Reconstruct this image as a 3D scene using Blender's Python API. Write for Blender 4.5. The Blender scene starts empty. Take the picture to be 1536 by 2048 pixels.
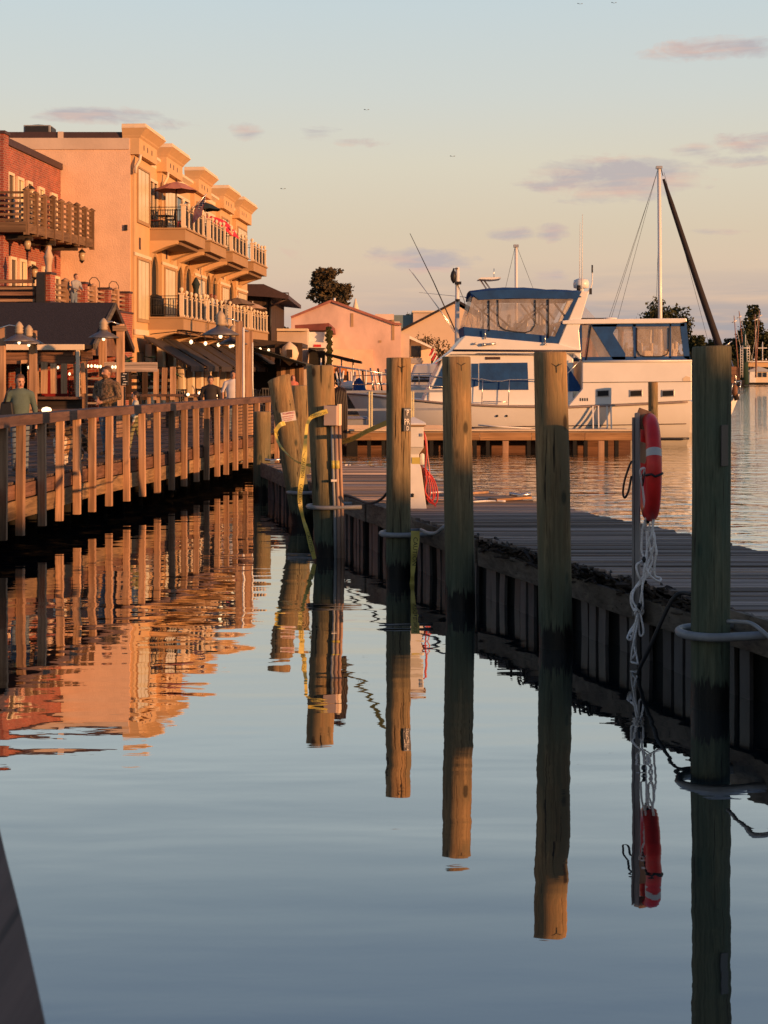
import bpy, bmesh, math, random
import numpy as np
from mathutils import Vector, Matrix, Euler
random.seed(7)
RNG = np.random.default_rng(7)
S = bpy.context.scene
COL = S.collection
R = math.radians

# ------------------------------------------------------------------ camera
F, HOR, EYE = 2960.0, 745.0, 2.95          # focal length and horizon in photo pixels, eye height above the water
cam_d = bpy.data.cameras.new('camera')
cam = bpy.data.objects.new('camera', cam_d); COL.objects.link(cam)
cam.location = (0, 0, EYE); cam.rotation_euler = (R(90), 0, 0)
cam_d.sensor_fit = 'VERTICAL'; cam_d.sensor_height = 36; cam_d.lens = F/2048*36
cam_d.shift_y = (HOR-1024)/2048
cam_d.clip_start = 0.05; cam_d.clip_end = 6000
cam_d.dof.use_dof = True; cam_d.dof.focus_distance = 22; cam_d.dof.aperture_fstop = 12
S.camera = cam

# ------------------------------------------------------------------ sun, exposure
SUN_AZ, SUN_EL = 125.0, 7.0                # azimuth clockwise from straight ahead: low sun behind the camera, to its right
sd = Vector((math.sin(R(SUN_AZ))*math.cos(R(SUN_EL)), math.cos(R(SUN_AZ))*math.cos(R(SUN_EL)), math.sin(R(SUN_EL))))
sun_d = bpy.data.lights.new('sun', 'SUN'); sun = bpy.data.objects.new('sun', sun_d); COL.objects.link(sun)
sun_d.energy = 5.0; sun_d.angle = R(0.5); sun_d.color = (1.0, 0.455, 0.165)
sun.rotation_euler = sd.to_track_quat('Z', 'Y').to_euler(); sun.location = (40, -30, 30)
S.view_settings.view_transform = 'Standard'
try: S.view_settings.look = 'None'
except Exception: pass
S.view_settings.exposure = 0.30; S.view_settings.gamma = 1.0
S.view_settings.use_curve_mapping = False
S.render.engine = 'CYCLES'
S.cycles.max_bounces = 8; S.cycles.transparent_max_bounces = 16
S.cycles.caustics_reflective = False; S.cycles.caustics_refractive = False
S.cycles.sample_clamp_indirect = 6

# ------------------------------------------------------------------ node helper
class NT:
    def __init__(s, tree): s.t = tree; s.n = tree.nodes; s.l = tree.links
    def new(s, typ, **kw):
        n = s.n.new(typ)
        for k, v in kw.items(): setattr(n, k, v)
        return n
    def put(s, sock, v):
        if hasattr(v, 'is_linked') or hasattr(v, 'links'): s.l.new(v, sock)
        elif v is not None: sock.default_value = v
    def math(s, op, a, b=None, c=None, clamp=False):
        n = s.new('ShaderNodeMath', operation=op, use_clamp=clamp)
        for i, v in enumerate((a, b, c)):
            if v is not None: s.put(n.inputs[i], v)
        return n.outputs[0]
    def mix(s, fac, a, b, mode='MIX'):
        n = s.new('ShaderNodeMix', data_type='RGBA', blend_type=mode)
        s.put(n.inputs[0], fac); s.put(n.inputs[6], a); s.put(n.inputs[7], b)
        return n.outputs[2]
    def ramp(s, fac, stops, interp='LINEAR'):
        n = s.new('ShaderNodeValToRGB'); cr = n.color_ramp; cr.interpolation = interp
        while len(cr.elements) < len(stops): cr.elements.new(0.5)
        for e, (p, c) in zip(cr.elements, stops): e.position = p; e.color = c if len(c) == 4 else (*c, 1)
        s.put(n.inputs[0], fac); return n.outputs[0]
    def rng(s, v, a, b, c=0.0, d=1.0):
        n = s.new('ShaderNodeMapRange'); s.put(n.inputs[0], v)
        for i, x in enumerate((a, b, c, d)): s.put(n.inputs[1+i], x)
        return n.outputs[0]
    def noise(s, vec, scale, detail=3, rough=0.55, dist=0.0):
        n = s.new('ShaderNodeTexNoise'); s.put(n.inputs['Vector'], vec)
        n.inputs['Scale'].default_value = scale; n.inputs['Detail'].default_value = detail
        n.inputs['Roughness'].default_value = rough; n.inputs['Distortion'].default_value = dist
        return n.outputs[0]
    def mapping(s, vec, loc=(0, 0, 0), scale=(1, 1, 1), rot=(0, 0, 0)):
        n = s.new('ShaderNodeMapping'); s.put(n.inputs[0], vec)
        s.put(n.inputs[1], loc); n.inputs[2].default_value = rot; n.inputs[3].default_value = scale
        return n.outputs[0]

def srgb(r, g, b):
    return tuple(((c/255)/12.92 if c/255 <= 0.04045 else ((c/255+0.055)/1.055)**2.4) for c in (r, g, b))

# ------------------------------------------------------------------ world: evening sky, pale blue above, peach at the horizon
W = bpy.data.worlds.new('World'); S.world = W; W.use_nodes = True
w = NT(W.node_tree); w.n.clear()
tc = w.new('ShaderNodeTexCoord').outputs['Generated']
sep = w.new('ShaderNodeSeparateXYZ'); w.l.new(tc, sep.inputs[0]); sx, sy, sz = sep.outputs
el = w.math('ARCSINE', sz)
az = w.math('ARCTAN2', sx, sy)
EXPK = 2**-S.view_settings.exposure
def sk(r, g, b): return tuple(c*EXPK for c in srgb(r, g, b))
def esc(a): return a/1.6
grad = w.ramp(w.math('DIVIDE', el, 1.6), [
    (esc(0.0), sk(192, 168, 160)), (esc(0.025), sk(214, 180, 162)), (esc(0.055), sk(226, 196, 172)),
    (esc(0.095), sk(224, 205, 179)), (esc(0.14), sk(225, 216, 195)), (esc(0.185), sk(215, 218, 211)),
    (esc(0.245), sk(205, 218, 221)), (esc(0.34), sk(164, 182, 195)), (esc(0.45), sk(118, 142, 172)), (esc(0.8), sk(70, 93, 132)), (1.0, sk(52, 72, 112))])
skyn = w.new('ShaderNodeTexSky', sky_type='NISHITA')
skyn.sun_disc = False; skyn.sun_elevation = R(SUN_EL); skyn.sun_rotation = R(SUN_AZ)
nish = w.mix(1.0, skyn.outputs[0], (0.09, 0.09, 0.09, 1), 'MULTIPLY')
base = w.mix(0.90, nish, grad)
# clouds: a few small lavender and pink puffs, and thin grey streaks low in the sky
cv = w.new('ShaderNodeCombineXYZ'); w.l.new(az, cv.inputs[0]); w.l.new(el, cv.inputs[1])
cn = w.noise(w.mapping(cv.outputs[0], scale=(24, 80, 1)), 1.0, 9, 0.66, 0.9)
cn2 = w.noise(w.mapping(cv.outputs[0], loc=(3, 7, 0), scale=(9, 90, 1)), 1.0, 4, 0.6, 0.2)
cn = w.math('ADD', w.math('MULTIPLY', cn, 0.72), w.math('MULTIPLY', w.noise(w.mapping(cv.outputs[0], loc=(1, 4, 0), scale=(75, 120, 1)), 1.0, 6, 0.6, 0.4), 0.28))
tot = None
for (px, py, hw, hh, k) in [(1230, 362, 235, 62, 1.0), (1130, 372, 130, 22, .95), (1430, 112, 200, 30, .9), (300, 255, 120, 16, .6), (720, 285, 80, 14, .5), (1360, 375, 70, 18, .7), (760, 515, 50, 30, .7), (930, 518, 60, 16, .7), (1440, 470, 90, 10, .6), (1120, 610, 120, 14, .6), (200, 240, 150, 26, 1.0), (492, 262, 50, 24, .9), (1018, 468, 80, 20, .9),
                            (1102, 468, 45, 26, .9), (850, 522, 150, 34, .95), (1490, 300, 100, 28, .8), (1390, 310, 80, 25, .7),
                            (640, 268, 70, 18, .5), (590, 497, 60, 30, .5), (1490, 335, 110, 16, .8), (1110, 552, 60, 22, .6)]:
    a0, e0 = math.atan((px-768)/F), math.atan((HOR-py)/F)
    dx = w.math('MULTIPLY', w.math('SUBTRACT', az, a0), F/hw)
    dy = w.math('MULTIPLY', w.math('SUBTRACT', el, e0), F/hh)
    d = w.math('ADD', w.math('MULTIPLY', dx, dx), w.math('MULTIPLY', dy, dy))
    m = w.math('MULTIPLY', w.math('SUBTRACT', 1.0, d, clamp=True), k)
    tot = m if tot is None else w.math('MAXIMUM', tot, m)
cl = w.rng(w.math('ADD', w.math('MULTIPLY', tot, 0.44), cn), 0.64, 0.90)
cl = w.math('MULTIPLY', cl, w.math('GREATER_THAN', tot, 0.0))
ccol = w.mix(w.rng(cn2, 0.42, 0.62), (*sk(182, 172, 176), 1), (*sk(222, 184, 168), 1))
low = w.math('MULTIPLY', w.rng(el, 0.075, 0.02), w.rng(cn2, 0.32, 0.56))
low = w.math('MULTIPLY', low, w.rng(az, -0.10, 0.18, 0.25, 1.0))
skyc = w.mix(low, base, (*sk(160, 160, 166), 1))
skyc = w.mix(w.math('MULTIPLY', cl, 0.78), skyc, ccol)
bg = w.new('ShaderNodeBackground'); w.l.new(skyc, bg.inputs[0]); bg.inputs[1].default_value = 1.0
wo = w.new('ShaderNodeOutputWorld'); w.l.new(bg.outputs[0], wo.inputs[0])

# ------------------------------------------------------------------ materials
MATS = {}
def new_mat(name):
    m = bpy.data.materials.new(name); m.use_nodes = True; n = NT(m.node_tree); n.n.clear()
    out = n.new('ShaderNodeOutputMaterial'); p = n.new('ShaderNodeBsdfPrincipled'); n.l.new(p.outputs[0], out.inputs[0])
    MATS[name] = m
    return m, n, p, out
def ocoord(n, world=False):
    if world: return n.new('ShaderNodeNewGeometry').outputs['Position']
    c = n.new('ShaderNodeTexCoord').outputs['Object']
    oi = n.new('ShaderNodeObjectInfo').outputs['Random']
    v = n.new('ShaderNodeVectorMath', operation='ADD'); n.l.new(c, v.inputs[0])
    k = n.math('MULTIPLY', oi, 37.0); cx = n.new('ShaderNodeCombineXYZ')
    for i in range(3): n.l.new(k, cx.inputs[i])
    n.l.new(cx.outputs[0], v.inputs[1]); return v.outputs[0]
def mul(c, k): return tuple(min(1, x*k) for x in c[:3]) + (1,)
def M(name, col, rough=0.6, var=0.12, scale=6, stretch=(1, 1, 1), bump=0.0, bscale=None, metal=0.0, spec=0.4, emit=0, rnd=0.0, alpha=1.0, detail=4):
    m, n, p, out = new_mat(name)
    co = n.mapping(ocoord(n), scale=stretch)
    t = n.noise(co, scale, detail)
    f = n.rng(t, 0.3, 0.7)
    c = n.mix(f, mul(col, 1-var), mul(col, 1+var))
    if rnd:
        oi = n.new('ShaderNodeObjectInfo').outputs['Random']
        c = n.mix(1.0, c, n.ramp(oi, [(0, (1-rnd,)*3), (1, (1+rnd,)*3)]), 'MULTIPLY')
    n.l.new(c, p.inputs['Base Color'])
    p.inputs['Roughness'].default_value = rough; p.inputs['Metallic'].default_value = metal
    p.inputs['Specular IOR Level'].default_value = spec; p.inputs['Alpha'].default_value = alpha
    if bump:
        b = n.new('ShaderNodeBump'); b.inputs['Strength'].default_value = 1.0; b.inputs['Distance'].default_value = bump
        n.l.new(n.noise(co, bscale or scale*4, 4), b.inputs['Height']); n.l.new(b.outputs[0], p.inputs['Normal'])
    if emit:
        p.inputs['Emission Color'].default_value = (*col[:3], 1); p.inputs['Emission Strength'].default_value = emit
    return m
def wood(name, col, axis=2, var=0.4, rough=0.75, rnd=0.25, bump=0.004, fine=16, grey=None):
    m, n, p, out = new_mat(name)
    oc = ocoord(n)
    st = [fine, fine, fine]; st[axis] = 0.55
    g = n.noise(n.mapping(oc, scale=tuple(st)), 1.0, 6, 0.65, 0.6)
    st2 = [2.2, 2.2, 2.2]; st2[axis] = 0.5
    bl = n.noise(n.mapping(oc, loc=(5, 5, 5), scale=tuple(st2)), 1.0, 3, 0.5)
    c = n.mix(n.rng(g, 0.32, 0.68), mul(col, 1-var), mul(col, 1+var*0.7))
    c = n.mix(n.rng(bl, 0.4, 0.65), c, n.mix(1.0, c, (0.62, 0.6, 0.58, 1), 'MULTIPLY'))
    st3 = [40, 40, 40]; st3[axis] = 0.8
    cr = n.noise(n.mapping(oc, scale=tuple(st3)), 1.0, 2, 0.5)
    c = n.mix(n.rng(cr, 0.66, 0.74), c, mul(col, 0.22))
    oi = n.new('ShaderNodeObjectInfo').outputs['Random']
    c = n.mix(1.0, c, n.ramp(oi, [(0, (1-rnd,)*3), (1, (1+rnd,)*3)]), 'MULTIPLY')
    n.l.new(c, p.inputs['Base Color']); p.inputs['Roughness'].default_value = rough; p.inputs['Specular IOR Level'].default_value = 0.25
    b = n.new('ShaderNodeBump'); b.inputs['Strength'].default_value = 0.9; b.inputs['Distance'].default_value = bump
    n.l.new(g, b.inputs['Height']); n.l.new(b.outputs[0], p.inputs['Normal'])
    return m
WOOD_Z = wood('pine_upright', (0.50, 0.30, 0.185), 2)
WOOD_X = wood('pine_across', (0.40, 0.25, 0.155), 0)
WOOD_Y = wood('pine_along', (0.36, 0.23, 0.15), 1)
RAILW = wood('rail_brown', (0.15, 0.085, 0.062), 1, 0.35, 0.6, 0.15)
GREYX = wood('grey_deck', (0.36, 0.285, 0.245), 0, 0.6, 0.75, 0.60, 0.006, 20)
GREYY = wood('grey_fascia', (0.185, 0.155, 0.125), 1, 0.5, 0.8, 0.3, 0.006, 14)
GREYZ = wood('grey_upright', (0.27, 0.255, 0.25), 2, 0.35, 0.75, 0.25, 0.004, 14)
DARKW = wood('dark_wood', (0.055, 0.038, 0.030), 0, 0.4, 0.7, 0.3)
DARKWZ = wood('dark_wood_upright', (0.075, 0.045, 0.03), 2, 0.45, 0.75, 0.3)
SIDING = wood('brown_siding', (0.25, 0.13, 0.08), 0, 0.4, 0.7, 0.25)
DECKB = wood('boardwalk_plank', (0.14, 0.10, 0.085), 0, 0.5, 0.75, 0.0, 0.004, 10)
STUCCO = M('stucco', (0.70, 0.47, 0.335), 0.9, 0.08, 1.6, bump=0.02, bscale=15)
STUCCO2 = M('stucco_pale', (0.60, 0.47, 0.385), 0.9, 0.16, 0.35, bump=0.01, bscale=6)
TAN = M('tan_render', (0.60, 0.385, 0.20), 0.85, 0.05, 1.5, bump=0.004, bscale=30)
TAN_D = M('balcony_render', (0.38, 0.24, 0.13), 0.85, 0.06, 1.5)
TRIM = M('cream_trim', (0.72, 0.58, 0.42), 0.7, 0.06, 2)
PANE = M('pale_blind', (0.66, 0.56, 0.36), 0.35, 0.08, 1.5)
GLASS = M('dark_glass', (0.02, 0.02, 0.022), 0.08, 0.2, 2, spec=0.7)
IRON = M('black_iron', (0.02, 0.018, 0.018), 0.5, 0.2, 10)
ROOF = M('dark_shingle', (0.028, 0.022, 0.024), 0.9, 0.35, 14, bump=0.02, bscale=20)
COPING = M('brown_coping', (0.055, 0.03, 0.03), 0.6, 0.15, 4)
AWN = M('brown_canvas', (0.045, 0.032, 0.026), 0.85, 0.2, 4)
WHITE = M('white_gelcoat', (0.78, 0.76, 0.73), 0.28, 0.04, 1.2, spec=0.5)
WHITEP = M('white_paint', (0.74, 0.72, 0.68), 0.5, 0.07, 4)
BLUE = M('blue_canvas', (0.007, 0.056, 0.19), 0.8, 0.22, 2.5, bump=0.01, bscale=8)
STEEL = M('polished_rail', (0.6, 0.58, 0.56), 0.25, 0.05, 4, metal=0.9)
ALU = M('grey_alloy', (0.42, 0.40, 0.40), 0.4, 0.08, 6, metal=0.6)
GREYP = M('grey_plastic', (0.27, 0.28, 0.30), 0.5, 0.10, 8)
PVC = M('grey_pipe', (0.25, 0.26, 0.275), 0.45, 0.15, 9)
BLACK = M('black_rubber', (0.012, 0.012, 0.013), 0.55, 0.2, 8)
RED = M('red_ring_vinyl', (0.72, 0.025, 0.022), 0.42, 0.16, 7, spec=0.4)
TAPEG = M('reflective_tape', (0.55, 0.54, 0.53), 0.45, 0.1, 10)
ROPE = M('white_rope', (0.78, 0.76, 0.76), 0.85, 0.2, 60, bump=0.004, bscale=120)
YEL = M('yellow_tape', (0.56, 0.46, 0.11), 0.4, 0.1, 4)
REDC = M('red_cable', (0.45, 0.03, 0.03), 0.5, 0.1, 6)
SIGNW = M('sign_white', (0.78, 0.72, 0.66), 0.5, 0.04, 6)
SIGNR = M('sign_red', (0.55, 0.03, 0.03), 0.5, 0.05, 6)
LAMPE = M('lamp_glow', (1.0, 0.72, 0.40), 0.4, 0.0, 1, emit=2.2)
BARK = M('bark', (0.10, 0.075, 0.05), 0.9, 0.3, 3, stretch=(3, 3, .6), bump=0.03)
GROUNDM = M('ground_soil', (0.11, 0.09, 0.065), 0.95, 0.3, 0.3)
SHED = M('grey_sheet_roof', (0.16, 0.17, 0.19), 0.5, 0.1, 0.2)
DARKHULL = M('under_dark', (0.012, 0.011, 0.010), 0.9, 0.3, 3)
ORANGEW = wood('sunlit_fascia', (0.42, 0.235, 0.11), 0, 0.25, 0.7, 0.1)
TERRA = M('pink_umbrella', (0.46, 0.20, 0.16), 0.85, 0.08, 3)
NAVYU = M('dark_teal_umbrella', (0.02, 0.035, 0.04), 0.85, 0.1, 3)
REDU = M('crimson_umbrella', (0.62, 0.03, 0.055), 0.8, 0.08, 3)
BEIGEU = M('beige_umbrella', (0.52, 0.37, 0.27), 0.85, 0.1, 3)
TAUPEU = M('taupe_umbrella', (0.22, 0.155, 0.11), 0.85, 0.1, 3)

def leafmat(name, a, b):
    m, n, p, out = new_mat(name)
    g = n.new('ShaderNodeNewGeometry')
    t = n.noise(n.mapping(g.outputs['Position'], scale=(.5, .5, .5)), 1.0, 3)
    c = n.mix(n.rng(t, 0.35, 0.65), (*a, 1), (*b, 1))
    n.l.new(c, p.inputs['Base Color']); p.inputs['Roughness'].default_value = 0.8; p.inputs['Specular IOR Level'].default_value = 0.2
    return m
LEAF = leafmat('leaf_dark', (0.030, 0.036, 0.014), (0.060, 0.060, 0.022))
LEAF2 = leafmat('leaf_olive', (0.055, 0.043, 0.022), (0.10, 0.070, 0.034))
LEAFG = leafmat('leaf_green', (0.03, 0.075, 0.025), (0.06, 0.12, 0.035))

def brickmat():
    m, n, p, out = new_mat('red_brick')
    tcn = n.new('ShaderNodeTexCoord').outputs['Object']
    # bricks laid along whichever horizontal axis the wall runs: use x+y as the course direction
    s = n.new('ShaderNodeSeparateXYZ'); n.l.new(tcn, s.inputs[0])
    cx = n.new('ShaderNodeCombineXYZ'); n.l.new(n.math('ADD', s.outputs[0], s.outputs[1]), cx.inputs[0]); n.l.new(s.outputs[2], cx.inputs[1])
    b = n.new('ShaderNodeTexBrick'); n.l.new(cx.outputs[0], b.inputs['Vector'])
    b.inputs['Color1'].default_value = (0.40, 0.085, 0.05, 1); b.inputs['Color2'].default_value = (0.25, 0.055, 0.04, 1)
    b.inputs['Mortar'].default_value = (0.42, 0.27, 0.21, 1); b.inputs['Scale'].default_value = 1.0
    b.inputs['Mortar Size'].default_value = 0.012; b.inputs['Brick Width'].default_value = 0.26; b.inputs['Row Height'].default_value = 0.095
    b.inputs['Mortar Smooth'].default_value = 0.2
    t = n.noise(tcn, 1.3, 4)
    c = n.mix(1.0, b.outputs['Color'], n.ramp(t, [(0.3, (.72, .72, .72)), (0.7, (1.15, 1.1, 1.05))]), 'MULTIPLY')
    n.l.new(c, p.inputs['Base Color']); p.inputs['Roughness'].default_value = 0.88
    bp = n.new('ShaderNodeBump'); bp.inputs['Distance'].default_value = 0.012; bp.invert = True
    n.l.new(b.outputs['Fac'], bp.inputs['Height']); n.l.new(bp.outputs[0], p.inputs['Normal'])
    return m
BRICK = brickmat()

def pilingmat(name, green):
    m, n, p, out = new_mat(name)
    oc = ocoord(n); g = n.new('ShaderNodeNewGeometry')
    z = n.new('ShaderNodeSeparateXYZ'); n.l.new(g.outputs['Position'], z.inputs[0]); z = z.outputs[2]
    gr = n.noise(n.mapping(oc, scale=(17, 17, 0.9)), 1.0, 6, 0.65, 0.9)
    bl = n.noise(n.mapping(oc, scale=(3.5, 3.5, 0.7), loc=(3, 1, 9)), 1.0, 4, 0.6, 0.4)
    ck = n.noise(n.mapping(oc, scale=(34, 34, 0.9), loc=(9, 1, 2)), 1.0, 3, 0.6, 0.5)
    fn = n.noise(n.mapping(oc, scale=(60, 60, 5), loc=(1, 7, 2)), 1.0, 4, 0.7, 1.0)
    gr = n.math('ADD', n.math('MULTIPLY', gr, 0.62), n.math('MULTIPLY', fn, 0.38))
    c = n.mix(n.rng(gr, 0.38, 0.62), (0.19, 0.108, 0.048, 1), (0.50, 0.32, 0.15, 1))
    c = n.mix(n.rng(bl, 0.42, 0.60), c, (0.20, 0.15, 0.08, 1))
    vo = n.new('ShaderNodeTexVoronoi'); n.l.new(n.mapping(oc, scale=(4.2, 4.2, 1.9)), vo.inputs['Vector']); vo.inputs['Scale'].default_value = 1.0; vo.inputs['Randomness'].default_value = 1.0
    c = n.mix(n.rng(vo.outputs['Distance'], 0.10, 0.19, 0.85, 0.0), c, (0.035, 0.022, 0.012, 1))
    # green algae thickens towards the waterline, with the lower shaft's cool shade painted in
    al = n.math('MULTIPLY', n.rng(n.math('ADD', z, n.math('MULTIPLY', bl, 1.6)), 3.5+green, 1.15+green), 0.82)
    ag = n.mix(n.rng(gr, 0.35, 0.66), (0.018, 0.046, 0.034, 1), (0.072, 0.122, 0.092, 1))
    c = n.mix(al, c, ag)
    c = n.mix(n.rng(ck, 0.62, 0.675), c, (0.022, 0.017, 0.011, 1))
    # black wet tide band with a ragged upper edge
    rg = n.noise(n.mapping(oc, scale=(26, 26, 1.5)), 1.0, 4, 0.7)
    wet = n.rng(n.math('SUBTRACT', z, n.math('MULTIPLY', rg, 0.5)), 0.0, -0.05)
    c = n.mix(wet, c, (0.008, 0.008, 0.007, 1))
    n.l.new(c, p.inputs['Base Color']); p.inputs['Specular IOR Level'].default_value = 0.25
    n.l.new(n.rng(wet, 0, 1, 0.82, 0.45), p.inputs['Roughness'])
    b = n.new('ShaderNodeBump'); b.inputs['Distance'].default_value = 0.010; b.inputs['Strength'].default_value = 0.9
    n.l.new(n.math('SUBTRACT', gr, n.rng(ck, 0.62, 0.72, 0, 0.8)), b.inputs['Height']); n.l.new(b.outputs[0], p.inputs['Normal'])
    return m
PILE = pilingmat('piling_wood', 0.0); PILE2 = pilingmat('piling_wood_algae_shade', 2.2)  # second mix takes the green higher, painting in that piling's shade

def vinylmat():
    m, n, p, out = new_mat('clear_vinyl')
    tr = n.new('ShaderNodeBsdfTransparent'); tr.inputs[0].default_value = (0.92, 0.90, 0.88, 1)
    mx = n.new('ShaderNodeMixShader')
    p.inputs['Base Color'].default_value = (0.55, 0.5, 0.48, 1); p.inputs['Roughness'].default_value = 0.12; p.inputs['Specular IOR Level'].default_value = 0.8
    b = n.new('ShaderNodeBump'); b.inputs['Distance'].default_value = 0.06
    n.l.new(n.noise(n.mapping(ocoord(n), scale=(1.4, 1.4, .6)), 1.2, 3), b.inputs['Height']); n.l.new(b.outputs[0], p.inputs['Normal'])
    t = n.noise(n.mapping(ocoord(n), scale=(2, 2, .5)), 1.0, 4)
    n.l.new(n.rng(t, 0.3, 0.75, 0.16, 0.42), mx.inputs[0]); n.l.new(tr.outputs[0], mx.inputs[1]); n.l.new(p.outputs[0], mx.inputs[2])
    n.l.new(mx.outputs[0], out.inputs[0]); return m
VINYL = vinylmat()

def watermat():
    m, n, p, out = new_mat('harbour_water')
    n.n.remove(p)
    pos = n.new('ShaderNodeNewGeometry').outputs['Position']
    s = n.new('ShaderNodeSeparateXYZ'); n.l.new(pos, s.inputs[0]); X, Y = s.outputs[0], s.outputs[1]
    swell = n.noise(n.mapping(pos, scale=(0.16, 0.80, 1), rot=(0, 0, R(5))), 1.0, 2, 0.35, 0.2)
    rip = n.noise(n.mapping(pos, scale=(0.42, 1.25, 1), rot=(0, 0, R(-5))), 1.0, 2, 0.5, 0.3)
    fine = n.noise(n.mapping(pos, scale=(1.3, 3.6, 1), rot=(0, 0, R(4))), 1.0, 3, 0.6, 0.2)
    # the open basin beyond the dock is ruffled by the breeze; the water inside it lies calm
    side = n.math('ADD', X, n.math('MULTIPLY', n.math('SUBTRACT', Y, 17.7), 0.29))
    op = n.math('MULTIPLY', n.rng(side, 3.4, 5.6), n.rng(Y, 14.0, 26.0))
    far = n.rng(Y, 34.0, 44.0)
    op = n.math('MAXIMUM', op, n.math('MULTIPLY', far, n.rng(X, -3.5, -0.5)))
    patch = n.rng(n.noise(n.mapping(pos, scale=(0.05, 0.12, 1), loc=(4, 2, 0)), 1.0, 2), 0.38, 0.62)
    calm = n.rng(Y, 8.0, 24.0, 0.50, 1.35)
    h = n.math('MULTIPLY', swell, 0.011)
    h = n.math('ADD', h, n.math('MULTIPLY', rip, n.math('MULTIPLY', 0.0098, n.math('MULTIPLY', calm, n.rng(patch, 0, 1, 0.55, 1.15)))))
    h = n.math('ADD', h, n.math('MULTIPLY', fine, n.math('ADD', n.math('MULTIPLY', op, 0.004), n.math('MULTIPLY', calm, 0.0008))))
    chop = n.noise(n.mapping(pos, scale=(0.62, 1.25, 1), rot=(0, 0, R(9)), loc=(2, 8, 0)), 1.0, 3, 0.55, 0.5)
    h = n.math('ADD', h, n.math('MULTIPLY', chop, n.math('MULTIPLY', op, 0.080)))
    b = n.new('ShaderNodeBump'); b.inputs['Strength'].default_value = 1.0; b.inputs['Distance'].default_value = 1.0
    n.l.new(h, b.inputs['Height'])
    fr = n.new('ShaderNodeFresnel'); fr.inputs[0].default_value = 1.34; n.l.new(b.outputs[0], fr.inputs[1])
    fac = n.math('POWER', fr.outputs[0], 0.285)
    gl = n.new('ShaderNodeBsdfGlossy'); gl.inputs['Roughness'].default_value = 0.012; gl.inputs[0].default_value = (0.96, 0.96, 0.95, 1)
    n.l.new(b.outputs[0], gl.inputs['Normal'])
    df = n.new('ShaderNodeBsdfDiffuse'); df.inputs[0].default_value = (0.012, 0.018, 0.02, 1)
    mx = n.new('ShaderNodeMixShader'); n.l.new(fac, mx.inputs[0]); n.l.new(df.outputs[0], mx.inputs[1]); n.l.new(gl.outputs[0], mx.inputs[2])
    n.l.new(mx.outputs[0], out.inputs[0]); return m
WATER = watermat()

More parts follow.
